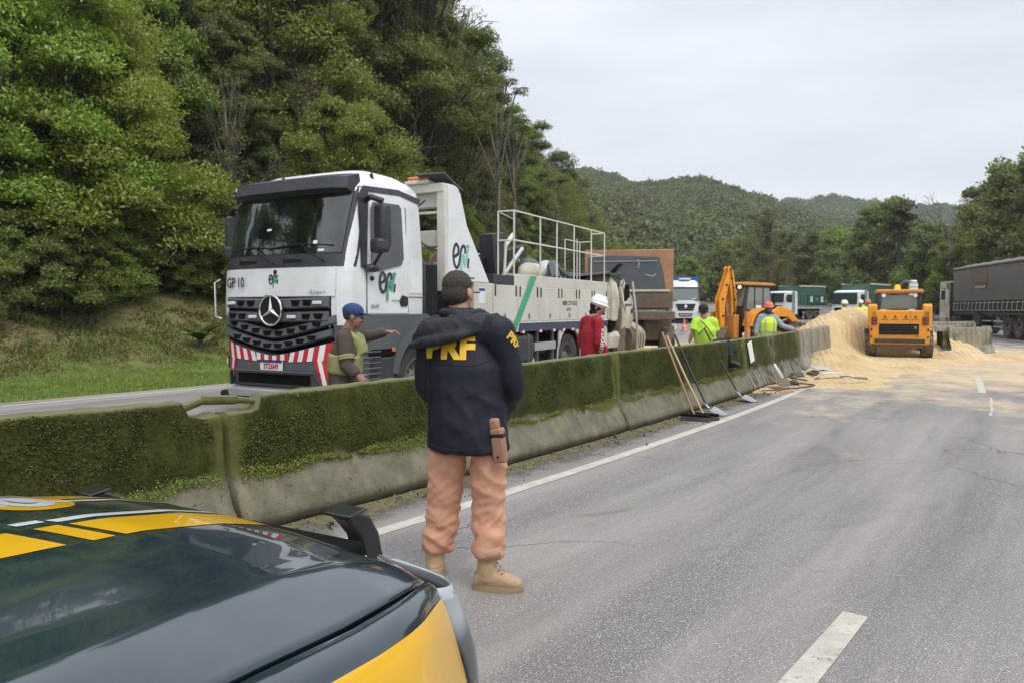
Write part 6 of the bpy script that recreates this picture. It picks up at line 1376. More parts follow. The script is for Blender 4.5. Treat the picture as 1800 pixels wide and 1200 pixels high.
# ================================================================== people
from mathutils.bvhtree import BVHTree
M['skin'] = pm('skin', (.46, .25, .17), .55, var=.10, dscale=12); M['skindark'] = pm('skin_tan', (.30, .15, .10), .55, var=.10, dscale=12); M['hairfade'] = pm('hair_fade', (.052, .039, .032), .8, bmp=.5, bscale=160, dirt=.6, dirtcol=(.05, .035, .03), dscale=10); M['hair'] = pm('hair_dark', (.045, .034, .028), .8, bmp=.8, bscale=160, dirt=.5, dirtcol=(.10, .085, .075), dscale=14)
M['eyes'] = pm('eye_dark', (.02, .015, .012), .3)
def cloth(name, col, fine=.35, dirt=.0, dirtcol=(.1, .08, .06), rough=.85):
    m, t, b = newmat(name); v = coords(t); f = noise(t, v, 9, 5, .6); c = mixc(t, f, [x*.82 for x in lin(col)[:3]], [min(1, x*1.15) for x in lin(col)[:3]])
    if dirt: c = mixc(t, math_(t, 'MULTIPLY', ramp(t, noise(t, v, 5, 7, .7), [(.42, 0.0), (.65, 1.0)]), dirt), c, dirtcol)
    t.links.new(c, b.inputs['Base Color']); b.inputs['Roughness'].default_value = rough; b.inputs['Sheen Weight'].default_value = .0; b.inputs['Specular IOR Level'].default_value = .3
    bump(t, b, math_(t, 'ADD', noise(t, v, 30, 5, .6), math_(t, 'MULTIPLY', noise(t, v, 500, 2), .25)), fine, .008); return m
M['jacket'] = cloth('jacket_navy', (.014, .015, .026), .35, rough=.62); M['jackethood'] = cloth('jacket_hood', (.026, .026, .032), .5, rough=.6); M['patch'] = pm('letter_yellow', (.85, .52, .03), .6)
M['trous'] = cloth('trousers_salmon', (.66, .345, .225), .30); M['boot'] = pm('boot_tan', (.47, .33, .19), .75, dirt=.4, dirtcol=(.30, .20, .11), dscale=9, bmp=.35, bscale=60); M['sole'] = pm('sole_tan', (.36, .26, .15), .8)
M['holster'] = pm('holster_tan', (.40, .21, .13), .55, dirt=.3); M['beige'] = cloth('cuff_beige', (.52, .31, .21), .3)
M['brownuni'] = cloth('uniform_brown', (.075, .058, .055), .5, dirt=.7, dirtcol=(.13, .085, .045)); M['vestdirty'] = pm('vest_dirty_yellow', (.30, .31, .12), .7, dirt=.8, dirtcol=(.13, .12, .06), dscale=6)
M['capblue'] = cloth('cap_blue', (.035, .065, .17), .3); M['redhood'] = cloth('hoodie_red', (.34, .018, .03), .4); M['hardwhite'] = pm('hard_hat_white', (.80, .80, .78), .3, coat=.5); M['hardorange'] = pm('hard_hat_orange', (.80, .13, .05), .35, coat=.5)
M['lime'] = cloth('shirt_lime', (.52, .78, .07), .3); M['hivis'] = pm('vest_hivis', (.66, .88, .04), .6); M['greyshirt'] = cloth('shirt_grey', (.33, .36, .42), .4); M['navytrou'] = cloth('trousers_navy', (.022, .028, .050), .4)
M['refl'] = pm('reflective_grey', (.42, .43, .42), .35); M['balaclava'] = cloth('balaclava_black', (.015, .015, .017), .3); M['maskblue'] = cloth('mask_blue', (.05, .12, .22), .3); M['glove'] = cloth('glove_pale', (.62, .58, .52), .3)
M['khaki'] = cloth('sleeve_purple', (.10, .05, .065), .4); M['orangevest'] = pm('vest_orange', (.75, .12, .03), .6)

def bake(name, mb, vox, mat, parent, fold=None, sm=3, smooth=True):
    """weld overlapping volumes into one continuous surface, then work folds into it"""
    o = obj('tmp', mb, mat, None); m = o.modifiers.new('r', 'REMESH'); m.mode = 'VOXEL'; m.voxel_size = vox
    if sm: q = o.modifiers.new('s', 'SMOOTH'); q.iterations = sm; q.factor = .6
    bpy.context.view_layer.update(); dg = bpy.context.evaluated_depsgraph_get(); me = bpy.data.meshes.new_from_object(o.evaluated_get(dg)); old = o.data; bpy.data.objects.remove(o); bpy.data.meshes.remove(old)
    me.name = name
    if fold:
        n = len(me.vertices); co = np.empty(n*3); me.vertices.foreach_get('co', co); co = co.reshape(-1, 3); no = np.empty(n*3); me.vertices.foreach_get('normal', no); no = no.reshape(-1, 3)
        k = np.array([fold(Vector(p)) for p in co]).reshape(-1, 1); me.vertices.foreach_set('co', (co+no*k).ravel())
    me.materials.clear(); me.materials.append(mat); me.polygons.foreach_set('use_smooth', [True]*len(me.polygons)); me.update()
    r = bpy.data.objects.new(name, me); COL.objects.link(r); r.parent = parent; return r
def ridged(p, sx_, sz_, a, seed=0, shear=.6):
    q = Vector((p.x*sx_+seed, p.y*sx_, (p.z+shear*p.x)*sz_)); n = 1-abs(mn.noise(q))*2.2; q2 = Vector((p.x*sx_*1.9-seed, p.y*sx_*1.9, (p.z-shear*p.x)*sz_*1.7)); n2 = 1-abs(mn.noise(q2))*2.2
    return a*(max(n, -.4)**1 if n > 0 else n*.5)+a*.5*n2
def hand(mb, w_, d, nrm, side, curl=.5, s=1.0, mi=0):
    """palm, four unequal curled fingers, and a thumb from the side of the palm. d = pointing direction, nrm = back of the hand"""
    d = Vector(d).normalized(); nrm = Vector(nrm); nrm = (nrm-d*nrm.dot(d)).normalized(); sd_ = d.cross(nrm)*side
    pc = w_+d*.045*s; mb.tube([w_-d*.02, w_+d*.03*s, w_+d*.085*s], .03, 8, rads=[(.022, .026), (.018*s, .038*s), (.014*s, .040*s)], up=nrm)
    for i, (off, ln) in enumerate(((-.030, .068), (-.010, .078), (.010, .074), (.029, .058))):
        b_ = w_+d*.085*s+sd_*off*s; p = [b_]; dd = d.copy()
        for k, f in enumerate((.45, .32, .23)):
            dd = (dd-nrm*curl*(.55+.35*k)).normalized(); p.append(p[-1]+dd*ln*f*s)
        mb.tube(p, .008*s, 6, rads=[.0095*s, .0088*s, .008*s, .0065*s])
    b_ = w_+d*.025*s-sd_*.030*s; t1 = (d*.6-sd_*.75-nrm*.25).normalized(); t2 = (d*.85-sd_*.3-nrm*.45*curl).normalized()
    mb.tube([b_, b_+t1*.040*s, b_+t1*.040*s+t2*.032*s], .010*s, 6, rads=[.013*s, .0105*s, .0085*s])
def rotz(v, a): return Vector((v[0]*cos(a)-v[1]*sin(a), v[0]*sin(a)+v[1]*cos(a), v[2]))
def standing(az, H=1.75, lean=0.0):
    """joint positions for someone facing az (clockwise from +Y)"""
    k = H/1.75; J = {'pelvis': (0, 0, .95), 'chest': (0, .02+lean*.6, 1.28), 'neck': (0, .0+lean, 1.47), 'head': (0, .03+lean*1.25, 1.625), 'shL': (-.185, lean*.9, 1.415), 'shR': (.185, lean*.9, 1.415), 'elL': (-.25, -.02+lean*.5, 1.13), 'elR': (.25, -.02+lean*.5, 1.13),
                     'wrL': (-.26, .06, .88), 'wrR': (.26, .06, .88), 'hipL': (-.095, 0, .92), 'hipR': (.095, 0, .92), 'knL': (-.11, .02, .50), 'knR': (.11, .02, .50), 'anL': (-.12, -.02, .09), 'anR': (.12, -.02, .09), 'toeL': (-.03, 1, 0), 'toeR': (.05, 1, 0)}
    return {n: rotz(Vector(v)*k if not n.startswith('toe') else v, -az) for n, v in J.items()}
def person(label, loc, J, az, look, skin='skin', shirt='greyshirt', trousers='navytrou', boots='mud', vox=.014, bulk=1.0, sleeves='long', headgear=None, hcol='hardwhite', beard=False, mask=None, vest=None, gloves=None,
           tilt=0.0, handdir=None, curl=.6, fold=.006, group=None, hem=.0, loose=1.0, hair=True, trous_r=1.0, hood=False, neckcloth=None, shirt_up=.0, bodyvox=None):
    E = empty('person', loc, 0, label, 'person', group); X = Vector((cos(az), -sin(az), 0)); Yf = Vector((sin(az), cos(az), 0)); b = bulk; hd = handdir or {}
    # ---- body: one continuous skin surface
    mb = MB(); Jv = {k: Vector(v) for k, v in J.items()}
    mb.tube([Jv['pelvis'], Jv['chest'], Jv['neck']-Vector((0, 0, .06))], .1, 12, rads=[(.13*b, .10*b), (.145*b, .105*b), (.10, .07)], up=X); mb.tube([Jv['neck']-Vector((0, 0, .08)), Jv['neck'], Jv['head']-Vector((0, 0, .02))], .06, 12, rads=[.072, .060, .056])
    for s_ in 'LR':
        sg = -1 if s_ == 'L' else 1; sh, el, wr = Jv['sh'+s_], Jv['el'+s_], Jv['wr'+s_]
        mb.tube([sh, sh.lerp(el, .5), el, el.lerp(wr, .35), wr], .04, 10, rads=[.050, .046, .038, .040, .026])
        d = Vector(hd.get(s_, (wr-el).normalized())); hand(mb, wr, d, X*sg*.9+Yf*.4 if abs(d.z) > .5 else Vector((0, 0, 1)), sg, curl, 1.0)
        hp, kn, an = Jv['hip'+s_], Jv['kn'+s_], Jv['an'+s_]; mb.tube([hp, hp.lerp(kn, .5), kn, kn.lerp(an, .4), an], .06, 10, rads=[.080, .070, .052, .052, .036])
        tv = Vector(Jv['toe'+s_]).normalized(); mb.tube([an-tv*.05-Vector((0, 0, .04)), an+tv*.10-Vector((0, 0, .05))], .035, 8)
    la = look; Lf = Vector((sin(la)*cos(tilt), cos(la)*cos(tilt), sin(tilt))); Lx = Vector((cos(la), -sin(la), 0)); Lu = Lx.cross(Lf); hc = Jv['head']
    Rm = Matrix((Lx, Lf, Lu)).transposed()
    def hball(c, r, n=14, m_=10): 
        t_ = MB(); t_.ball((0, 0, 0), r, n, m_); mb.add([hc+Rm@(Vector(v)+Vector(c)) for v in t_.v], t_.f)
    hball((0, -.008, .035), (.077, .094, .088)); hball((0, .018, -.030), (.062, .072, .080)); hball((0, .045, -.078), (.036, .040, .030)); hball((0, .086, .022), (.050, .012, .012)); hball((0, .098, -.012), (.012, .020, .026)); hball((0, .108, -.026), (.016, .012, .011))
    hball((0, .082, -.060), (.026, .012, .012)); hball((.030, .070, -.022), (.022, .020, .022)); hball((-.030, .070, -.022), (.022, .020, .022))
    for sg in (-1, 1): hball((sg*.086, -.008, -.004), (.013, .022, .034), 8, 6)
    body = bake('body', mb, bodyvox or min(vox, .0085), M[skin], E, None, 2)
    ey = MB()
    for sg in (-1, 1): c = hc+Rm@Vector((sg*.030, .0855, .005)); ey.ball(c, (.012, .007, .006), 8, 5)
    obj('eyes', ey, M['eyes'], E, smooth=True)
    def hpart(name, fn, mat, vx=.007, par=None, **kw):
        t_ = MB(); fn(t_); t_.v = [tuple(hc+Rm@Vector(v)) for v in t_.v]; return bake(name, t_, vx, M[mat], par or E, kw.get('fold'), kw.get('sm', 2))
    if hair and headgear != 'hood':
        def hf(t_): t_.ball((0, -.014, .054), (.081, .094, .082), 16, 12); t_.ball((0, -.040, .022), (.074, .066, .062), 14, 10)
        hpart('hair', hf, 'hair', .006, fold=lambda p: .0018*mn.noise(p*90))
        def hf2(t_): t_.ball((0, -.030, .006), (.079, .078, .074), 16, 12)
        if not headgear: hpart('hair_fade', hf2, 'hairfade', .006, fold=lambda p: .001*mn.noise(p*120))
    if beard:
        def bf(t_): t_.ball((0, .040, -.082), (.046, .050, .036), 12, 8); t_.ball((.048, .02, -.05), (.022, .030, .045), 8, 6); t_.ball((-.048, .02, -.05), (.022, .030, .045), 8, 6)
        hpart('beard', bf, 'hair', .007)
    if headgear == 'cap':
        def f_(t_): t_.ball((0, -.010, .062), (.094, .108, .082), 16, 10); t_.tube([(0, .07, .055), (0, .13, .050), (0, .175, .038)], .05, 10, rads=[(.075, .010), (.068, .008), (.035, .006)], up=(1, 0, 0))
        cp = hpart('cap', f_, hcol, .006)
    if headgear == 'hard':
        def f_(t_): t_.ball((0, -.005, .075), (.110, .132, .098), 18, 12); t_.lathe([(.02, .0), (.122, -.002), (.136, .0), (.122, .014), (.02, .02)], (0, .005, .050), 'z', 20); t_.tube([(0, .10, .058), (0, .155, .048)], .05, 8, rads=[(.08, .008), (.05, .006)], up=(1, 0, 0)); t_.box((0, -.005, .172), (.022, .20, .012))
        hpart('hard_hat', f_, hcol, .008, sm=1)
        if neckcloth is None and hair: pass
    if neckcloth:
        def f_(t_): t_.ball((0, -.02, .015), (.090, .102, .098), 14, 10); t_.ball((0, -.018, -.085), (.078, .085, .060), 14, 8)
        bc_ = hpart('balaclava', f_, neckcloth, .008)
        if not mask:   # the face shows through the opening
            def f2(t_): t_.ball((0, .062, -.012), (.048, .046, .055), 12, 8)
            hpart('face_opening', f2, skin, .007)
            e2 = MB()
            for sg in (-1, 1): e2.ball(hc+Rm@Vector((sg*.024, .106, .004)), (.010, .005, .005), 8, 5)
            obj('eyes', e2, M['eyes'], E); b2 = MB(); b2.ball(hc+Rm@Vector((0, .10, -.058)), (.030, .012, .018), 8, 6); obj('beard', b2, M['hair'], E, smooth=True)
    if mask:
        def f_(t_): t_.ball((0, .055, -.045), (.062, .066, .058), 14, 10)
        hpart('face_mask', f_, mask, .007)
    # ---- shirt or jacket
    mb = MB(); pz = Jv['pelvis']; up = X; r_ = loose
    low = pz-Vector((0, 0, .03+hem)); mb.tube([low, pz+Vector((0, 0, .06)), pz.lerp(Jv['chest'], .55), Jv['chest'], Jv['chest'].lerp(Jv['neck'], .55), Jv['neck']-Vector((0, 0, .015))], .1, 20,
            rads=[(.178*b*r_, .132*b*r_), (.172*b*r_, .134*b*r_), (.168*b*r_, .132*b*r_), (.182*b*r_, .134*b*r_), (.150*b, .105*b), (.078, .075)], up=up)
    for s_ in 'LR':
        sh, el, wr = Jv['sh'+s_], Jv['el'+s_], Jv['wr'+s_]; k = 1.18 if loose > 1.1 else 1.0
        mb.tube([Jv['chest'].lerp(Jv['neck'], .62), sh+Vector((0, 0, .005)), sh], .07, 12, rads=[(.10, .075), (.082*k, .072*k), .068*k], up=Vector((0, 0, 1)))
        if sleeves == 'long': mb.tube(catmull([sh, sh.lerp(el, .5), el, el.lerp(wr, .5), wr.lerp(el, .06)], 3), .06, 14, rads=[(.074-.030*i/12)*k for i in range(13)])
        else: mb.tube([sh, sh.lerp(el, .4), sh.lerp(el, .75)], .07, 14, rads=[.072*k, .068*k, .070*k])
        mb.ball(sh, .072*k, 12, 8)
    zc = pz.z
    jacket = bake('jacket' if sleeves == 'long' else 'shirt', mb, vox, M[shirt], E, (lambda p: (ridged(p, 5, 7, fold, 3.0)+ridged(p, 9, 13, fold*.4, 6.0, 1.2)*.7)*(1.0-.72*float(sstep(zc+.22, zc+.34, np.array(p.z))))) if fold else None, 3)
    # ---- trousers
    mb = MB(); t_ = trous_r
    mb.tube([pz+Vector((0, 0, .10)), pz, pz-Vector((0, 0, .07))], .1, 18, rads=[(.155*b, .118*b), (.165*b*t_, .130*b*t_), (.150*b*t_, .118*b)], up=X)
    for s_ in 'LR':
        hp, kn, an = Jv['hip'+s_], Jv['kn'+s_], Jv['an'+s_]; P = catmull([hp, hp.lerp(kn, .45), kn, kn.lerp(an, .5), an.lerp(kn, .30)], 4); rads = [(.096, .097, .096, .094, .091, .088, .085, .082, .080, .079, .078, .0775, .077, .076, .073, .067, .060)[i]*t_ for i in range(17)]; mb.tube(P, .08, 14, rads=rads)
    tro = bake('trousers', mb, vox, M[trousers], E, (lambda p: (ridged(p, 4.5, 11, fold*1.25, 8.0)+ridged(p, 5, 17, fold*.35, 2.0, -1.4)+.0016*mn.fractal(p*22, .8, 2, 3))*(.5+.5*float(sstep(pz.z-.02, pz.z-.16, np.array(p.z)))+.45*float(sstep(.50, .30, np.array(p.z))))) if fold else None, 2)
    # ---- boots
    for s_ in 'LR':
        an = Jv['an'+s_]; tv = Vector(Jv['toe'+s_]).normalized(); z0 = an.z-.09; sv = Vector((tv.y, -tv.x, 0)); mb = MB()
        def pt(f, h): return Vector((an.x, an.y, 0))+tv*f+Vector((0, 0, z0+h))
        mb.tube([pt(0, .24), pt(-.005, .13), pt(-.01, .06)], .05, 12, rads=[.058, .056, (.050, .062)], up=sv); mb.tube([pt(-.075, .055), pt(-.02, .065), pt(.06, .062), pt(.13, .05), pt(.185, .038)], .04, 12, rads=[(.030, .040), (.044, .058), (.046, .055), (.048, .044), (.028, .026)], up=sv)
        bo = bake('boot', mb, min(vox, .010), M[boots], E, (lambda p: .0022*mn.noise(p*38)) if fold else None, 2)
        for q_ in range(4 if fold and boots == 'boot' else 0):
            rodpart('boot_lace', [pt(.045+.018*q_, .150-.022*q_)-sv*.032, pt(.058+.018*q_, .152-.022*q_), pt(.045+.018*q_, .150-.022*q_)+sv*.032], .0045, M['sole'], bo, 5)
        if fold and boots == 'boot': rodpart('boot_seam', [pt(-.058, .10)-sv*.03, pt(-.075, .098), pt(-.058, .10)+sv*.03], .004, M['sole'], bo, 5)
        sm_ = MB(); out = []
        for a_ in np.linspace(0, 2*pi, 20, endpoint=False):
            f = .055+.145*cos(a_); w_ = (.044+.008*cos(a_))*sin(a_); out.append((f, w_))
        rs = [[Vector((an.x, an.y, 0))+tv*f*sc_+sv*w_*sc_+Vector((0, 0, z0+h)) for f, w_ in out] for h, sc_ in ((.0, .97), (.012, 1.0), (.035, 1.0))]
        sm_.rings(rs); obj('sole', sm_, M['sole' if boots == 'boot' else 'black'], bo, smooth='auto')
    if vest:
        mb = MB(); c, n_ = Jv['chest'], Jv['neck']; mb.tube([pz+Vector((0, 0, .04)), pz.lerp(c, .55), c, c.lerp(n_, .45), c.lerp(n_, .72)], .1, 20, rads=[(.186*b*r_, .146*b*r_), (.180*b*r_, .146*b*r_), (.186*b*r_, .148*b*r_), (.165*b, .13*b), (.135*b, .10*b)], up=X)
        vo = bake('vest', mb, vox, M[vest], E, (lambda p: ridged(p, 5, 7, fold, 3.0)*.6) if fold else None, 2)
        mb = MB(); q = pz.lerp(c, .35); mb.tube([q-Vector((0, 0, .022)), q+Vector((0, 0, .022))], .1, 24, rads=[(.1875*b*r_+.006, .1485*b*r_+.006)]*2, up=X, caps=False); obj('reflective_band', mb, M['refl'], vo, smooth=True)
        for sg in (-1, 1):
            for fb in (-1, 1): rodpart('reflective_strap', [q+X*sg*.10+Yf*fb*.145*b, c+X*sg*.10+Yf*fb*.145*b, c.lerp(n_, .6)+X*sg*.09+Yf*fb*.095*b], .02, M['refl'], vo, 5)
    if gloves:
        for s_ in gloves: 
            mb = MB(); wr = Jv['wr'+s_]; d = Vector(hd.get(s_, (wr-Jv['el'+s_]).normalized())); mb.ball(wr+d*.06, (.045, .045, .06), 10, 8); bake('glove', mb, .012, M['glove'], E, None, 1)
    return E, jacket, body
def stick_text(s, size, mat, parent, target, center, direction, upv, bold=.0, sx=1.0, off=.004, rotate=0.0, name='lettering'):
    """lettering laid onto a garment's own surface: each point is dropped along the view line of the cloth's normal"""
    t_ = text(name, s, size, mat, None, (0, 0, 0), (0, 0, 0), extrude=0, bold=bold, sx=1.0); me = t_.data
    bm = bmesh.new(); bm.from_mesh(me); bmesh.ops.triangulate(bm, faces=bm.faces); bmesh.ops.subdivide_edges(bm, edges=[e for e in bm.edges if e.calc_length() > .03], cuts=2); bmesh.ops.triangulate(bm, faces=bm.faces)
    D = Vector(direction).normalized(); U = Vector(upv); U = (U-D*U.dot(D)).normalized(); Rr = D.cross(U); bv = BVHTree.FromPolygons([v.co.copy() for v in target.data.vertices], [tuple(p.vertices) for p in target.data.polygons]); c0 = Vector(center)
    for v in bm.verts:
        x, y = v.co.x*sx, v.co.y; x, y = x*cos(rotate)-y*sin(rotate), x*sin(rotate)+y*cos(rotate); o_ = c0+Rr*x+U*y-D*.6; h = bv.ray_cast(o_, D)
        v.co = (h[0]+h[1]*off if h[0] is not None and h[1].dot(D) < 0 else (h[0]-D*off if h[0] is not None else o_+D*.6))
    bm.to_mesh(me); bm.free(); t_.parent = parent; return t_

# ---------------------------------------------------------------- the officer
OX, OY = -.262, 4.08
J = standing(R(22), 1.76); W = lambda px, py, dy=0.0: Vector(((px-CX)/F*(OY+dy)-OX, dy, CAMH-(py-HY)/F*(OY+dy)))
J.update(pelvis=W(822, 775, 0), chest=W(818, 655, .03), neck=W(808, 566, .03), head=W(806, 525, .05), shL=W(758, 592, .08), shR=W(878, 590, -.07), elL=W(752, 682, .10), elR=W(900, 682, -.02), wrL=W(800, 735, .30), wrR=W(872, 748, .24),
         hipL=W(787, 800, .04), hipR=W(858, 800, -.03), knL=W(778, 905, .08), knR=W(858, 912, .0), anL=W(763, 1006, .10), anR=W(857, 1022, -.04), toeL=(.05, 1, 0), toeR=(.90, -.12, 0))
J['anL'].z = .09; J['anR'].z = .09
E, jk, bd = person('officer in dark jacket, salmon trousers and tan boots, standing with his back to us', (OX, OY, .022), J, R(22), R(30), shirt='jacket', trousers='trous', boots='boot', vox=.010, bulk=1.12, loose=1.15, hem=.035, fold=.0088, trous_r=1.0, handdir={'L': (.6, .6, -.3), 'R': (-.7, .6, -.2)}, curl=.7, beard=False)
# hood lying on the back
hp_ = J['neck']+Vector((0, 0, .035))
def hoodf(mb):
    mb.tube(catmull([hp_+Vector((-.25, .02, -.17)), hp_+Vector((-.16, -.085, -.10)), hp_+Vector((0, -.120, -.085)), hp_+Vector((.13, -.10, -.06)), hp_+Vector((.17, .0, -.05))], 4), .05, 12, rads=[(.026+.034*sin(pi*i/16)**.7, .020+.014*sin(pi*i/16)) for i in range(17)], up=(0, 0, 1))
    mb.tube(catmull([hp_+Vector((-.27, .01, -.19)), hp_+Vector((-.17, -.12, -.165)), hp_+Vector((-.02, -.165, -.135)), hp_+Vector((.10, -.12, -.10))], 4), .03, 10, rads=[.014+.012*sin(pi*i/12) for i in range(13)])
    mb.tube(catmull([hp_+Vector((-.09, .03, -.01)), hp_+Vector((-.05, -.07, -.01)), hp_+Vector((.05, -.07, -.01)), hp_+Vector((.11, .0, -.01)), hp_+Vector((.19, .0, -.045)), hp_+Vector((.235, .02, -.04))], 4), .035, 10, rads=[.024]*13+[.023, .022, .020, .019, .018, .017, .012, .010][:8])
mb = MB(); hoodf(mb); hd_ = bake('hood', mb, .009, M['jackethood'], E, lambda p: ridged(p, 9, 16, .006, 1.0), 2)
mb = MB(); mb.tube([hp_+Vector((0, 0, -.06)), hp_+Vector((.0, .0, .02))], .075, 16, rads=[(.092, .088), (.074, .074)], caps=False); obj('collar', mb, M['jacket'], E, solid=.008, smooth=True)
Nb = (.05, 1, 0)
stick_text('PRF', .165, M['patch'], E, jk, W(793, 618, 0), Nb, (0, 0, 1), bold=.009, sx=1.05, off=.004)
stick_text('PRF', .062, M['patch'], E, jk, W(892, 607, -.05), (-.45, .9, -.1), (.25, 0, 1), bold=.003, off=.003, rotate=-.5)
bvj = BVHTree.FromPolygons([v.co.copy() for v in jk.data.vertices], [tuple(p.vertices) for p in jk.data.polygons])
def seam(pts, r=.0022):
    P = []
    for q_ in catmull([W(px, py, 0) for px, py in pts], 8):
        h = bvj.ray_cast(q_-Vector(Nb).normalized()*.8, Vector(Nb).normalized())
        if h[0] is not None: P.append(h[0]+h[1]*.001)
    if len(P) > 3: rodpart('seam', P, r, M['jackethood'], E, 5)
seam([(748, 640), (790, 646), (840, 645), (868, 636)]); seam([(866, 600), (872, 650), (866, 700)]); seam([(745, 782), (790, 788), (840, 786), (885, 772)]); seam([(835, 600), (838, 640), (842, 700), (850, 770)]); seam([(757, 605), (752, 650), (757, 700)])
# holster and belt gear at the right hip
ho = boxpart('holster', (0, 0, 0), (.075, .05, .19), M['holster'], E, .014, seg=3); ho.location = W(877, 790, -.16); ho.rotation_euler = (R(4), R(-5), R(-25))
hb = boxpart('pistol_grip', (0, 0, 0), (.05, .045, .06), M['holster'], ho, .012); hb.location = (-.012, 0, .115); hs = boxpart('holster_strap', (0, 0, 0), (.085, .056, .02), M['black'], ho, .004); hs.location = (0, 0, .055)
boxpart('buckle', (0, -.03, -.06), (.014, .006, .014), M['black'], ho, .003)
for s_, px, py in (('L', 763, 1000), ('R', 857, 1000)):
    mb = MB(); c = Vector((J['an'+s_].x, J['an'+s_].y, .215)); mb.tube([c-Vector((0, 0, .025)), c+Vector((0, 0, .04))], .07, 18, rads=[(.071, .071), (.077, .075)], caps=False); obj('trouser_cuff', mb, M['beige'], E, solid=.008, smooth=True)
mb = MB(); sh = J['head']
for sg in (-1, 1): 
    az = R(30); c = sh+Vector((cos(az)*sg*.084, -sin(az)*sg*.084, .012)); mb.tube([c-Vector((sin(az), cos(az), 0))*.01, c+Vector((sin(az), cos(az), 0))*.09], .004, 6)
obj('glasses', mb, M['black'], E)

# ---------------------------------------------------------------- worker by the tow truck
WZ = 7.3; WX = (616-900)/F*WZ; W = lambda px, py, dy=0.0: Vector(((px-CX)/F*(WZ+dy)-WX, dy, CAMH-(py-HY)/F*(WZ+dy)))
J = standing(R(75), 1.66); J.update(neck=W(612, 583, .0), head=W(621, 562, .0), chest=W(608, 618, .0), pelvis=W(604, 676, 0), shR=W(604, 597, -.14), shL=W(622, 597, .16), elR=W(610, 645, -.22), wrR=W(628, 663, -.24), elL=W(648, 594, .24), wrL=W(680, 587, .28))
for k in ('hip', 'kn', 'an'):
    for s_, dy in (('L', .1), ('R', -.1)): z = {'hip': .86, 'kn': .47, 'an': .09}[k]; J[k+s_] = Vector((J['pelvis'].x+(.02 if k == 'kn' else 0), dy, z))
E2, j2, _ = person('worker in a brown uniform and blue cap reaching one arm out beside the tow truck', (WX, WZ, .02), J, R(75), R(80), skin='skindark', shirt='brownuni', trousers='brownuni', vox=.013, headgear='cap', hcol='capblue', vest=None, tilt=-.15, handdir={'L': (1, .1, .05), 'R': (.7, -.1, -.6)}, fold=.010, loose=1.10, bulk=.98, curl=1.1)
mb = MB(); c, n_ = J['chest'], J['neck']; Xv = Vector((cos(R(75)), -sin(R(75)), 0)); mb.tube([J['pelvis'].lerp(c, .30), J['pelvis'].lerp(c, .62), J['pelvis'].lerp(c, .85)], .1, 20, rads=[(.212, .168), (.212, .170), (.214, .166)], up=Xv)
mb.tube([c+Xv*-.02+Vector((.16, 0, -.04)), c.lerp(n_, .6)+Vector((.12, .02, 0)), n_+Vector((-.01, .06, -.01))], .03, 8, rads=[.07, .05, .035]); mb.tube([c+Vector((.15, -.06, -.04)), c.lerp(n_, .6)+Vector((.09, -.08, 0)), n_+Vector((-.03, -.07, -.0))], .03, 8, rads=[.05, .04, .03])
bake('vest', mb, .014, M['vestdirty'], E2, lambda p: ridged(p, 5, 7, .006, 3), 2)
for dz in (.16, .24): mb = MB(); q = J['elR'].lerp(J['shR'], dz); mb.tube([q, q.lerp(J['shR'], .12)], .07, 14, rads=[.078, .078], caps=False); obj('reflective_band', mb, M['vestdirty'], E2, solid=.006, smooth=True)
# ---------------------------------------------------------------- man in the red hoodie
WZ = 10.4; WX = (1040-900)/F*WZ; J = standing(R(65), 1.71); hdx = J['head']; J['head'] = Vector((.09, .02, 1.585)); J['neck'] = Vector((.03, .01, 1.45))
for s_ in 'LR': J['wr'+s_] = J['wr'+s_]+Vector((.06, .0, .02))
E3, j3, _ = person('man in red hoodie and white hard hat standing behind the mossy barrier', (WX, WZ, .02), J, R(65), R(105), skin='skin', shirt='redhood', trousers='hivis', vox=.014, headgear='hard', hcol='hardwhite', neckcloth='balaclava', tilt=-.35, fold=.008, loose=1.08, curl=.9, bulk=.98)
stick_text('AIRFOCUS', .070, M['refwhite'], E3, j3, (.125, -.30, 1.13), (-.1, 1, 0), (-1, 0, .12), off=.006, bold=.002)
# ---------------------------------------------------------------- man in the lime shirt climbing over the barrier
q = rc(7.35, -.22); WX, WZ = q.x, q.y; W = lambda px, py, dy=0.0: Vector(((px-CX)/F*(WZ+dy)-WX, dy, CAMH-(py-HY)/F*(WZ+dy)))
J = standing(R(10), 1.7); J.update(pelvis=W(1240, 607, .05), chest=W(1238, 582, .02), neck=W(1237, 562, .0), head=W(1236, 550, .02), shL=W(1224, 568, .02), shR=W(1254, 568, .0), elL=W(1217, 588, -.02), wrL=W(1212, 603, -.02), elR=W(1259, 588, .05), wrR=W(1256, 604, .16),
         hipL=W(1232, 612, .10), hipR=W(1250, 608, .0), knL=W(1230, 640, .25), knR=W(1276, 604, -.28), anR=W(1284, 638, -.42), toeR=(.8, -.5, 0), toeL=(0, 1, 0)); J['anL'] = Vector((J['knL'].x, J['knL'].y, .11))
E4, j4, _ = person('worker in a lime shirt and navy trousers swinging one leg over the barrier', (WX, WZ, .02), J, R(10), R(5), skin='skindark', shirt='lime', trousers='navytrou', vox=.016, sleeves='short', headgear='cap', hcol='navytrou', gloves='L', fold=.006, loose=1.12, bulk=1.05, hem=-.06, boots='black')
for a_, b_ in ((( .10, .06), (-.06, -.16)), ((-.02, -.05), (.08, -.30))):
    mb = MB(); c = J['neck']; mb.tube(catmull([c+Vector((-.10, -.10, -.02)), c+Vector((.02, -.172, -.16)), c+Vector((.14, -.155, -.34))] if a_[0] > 0 else [c+Vector((.0, -.172, -.15)), c+Vector((-.10, -.168, -.24)), c+Vector((-.13, -.15, -.30))], 4), .009, 5); obj('strap', mb, M['black'], E4)
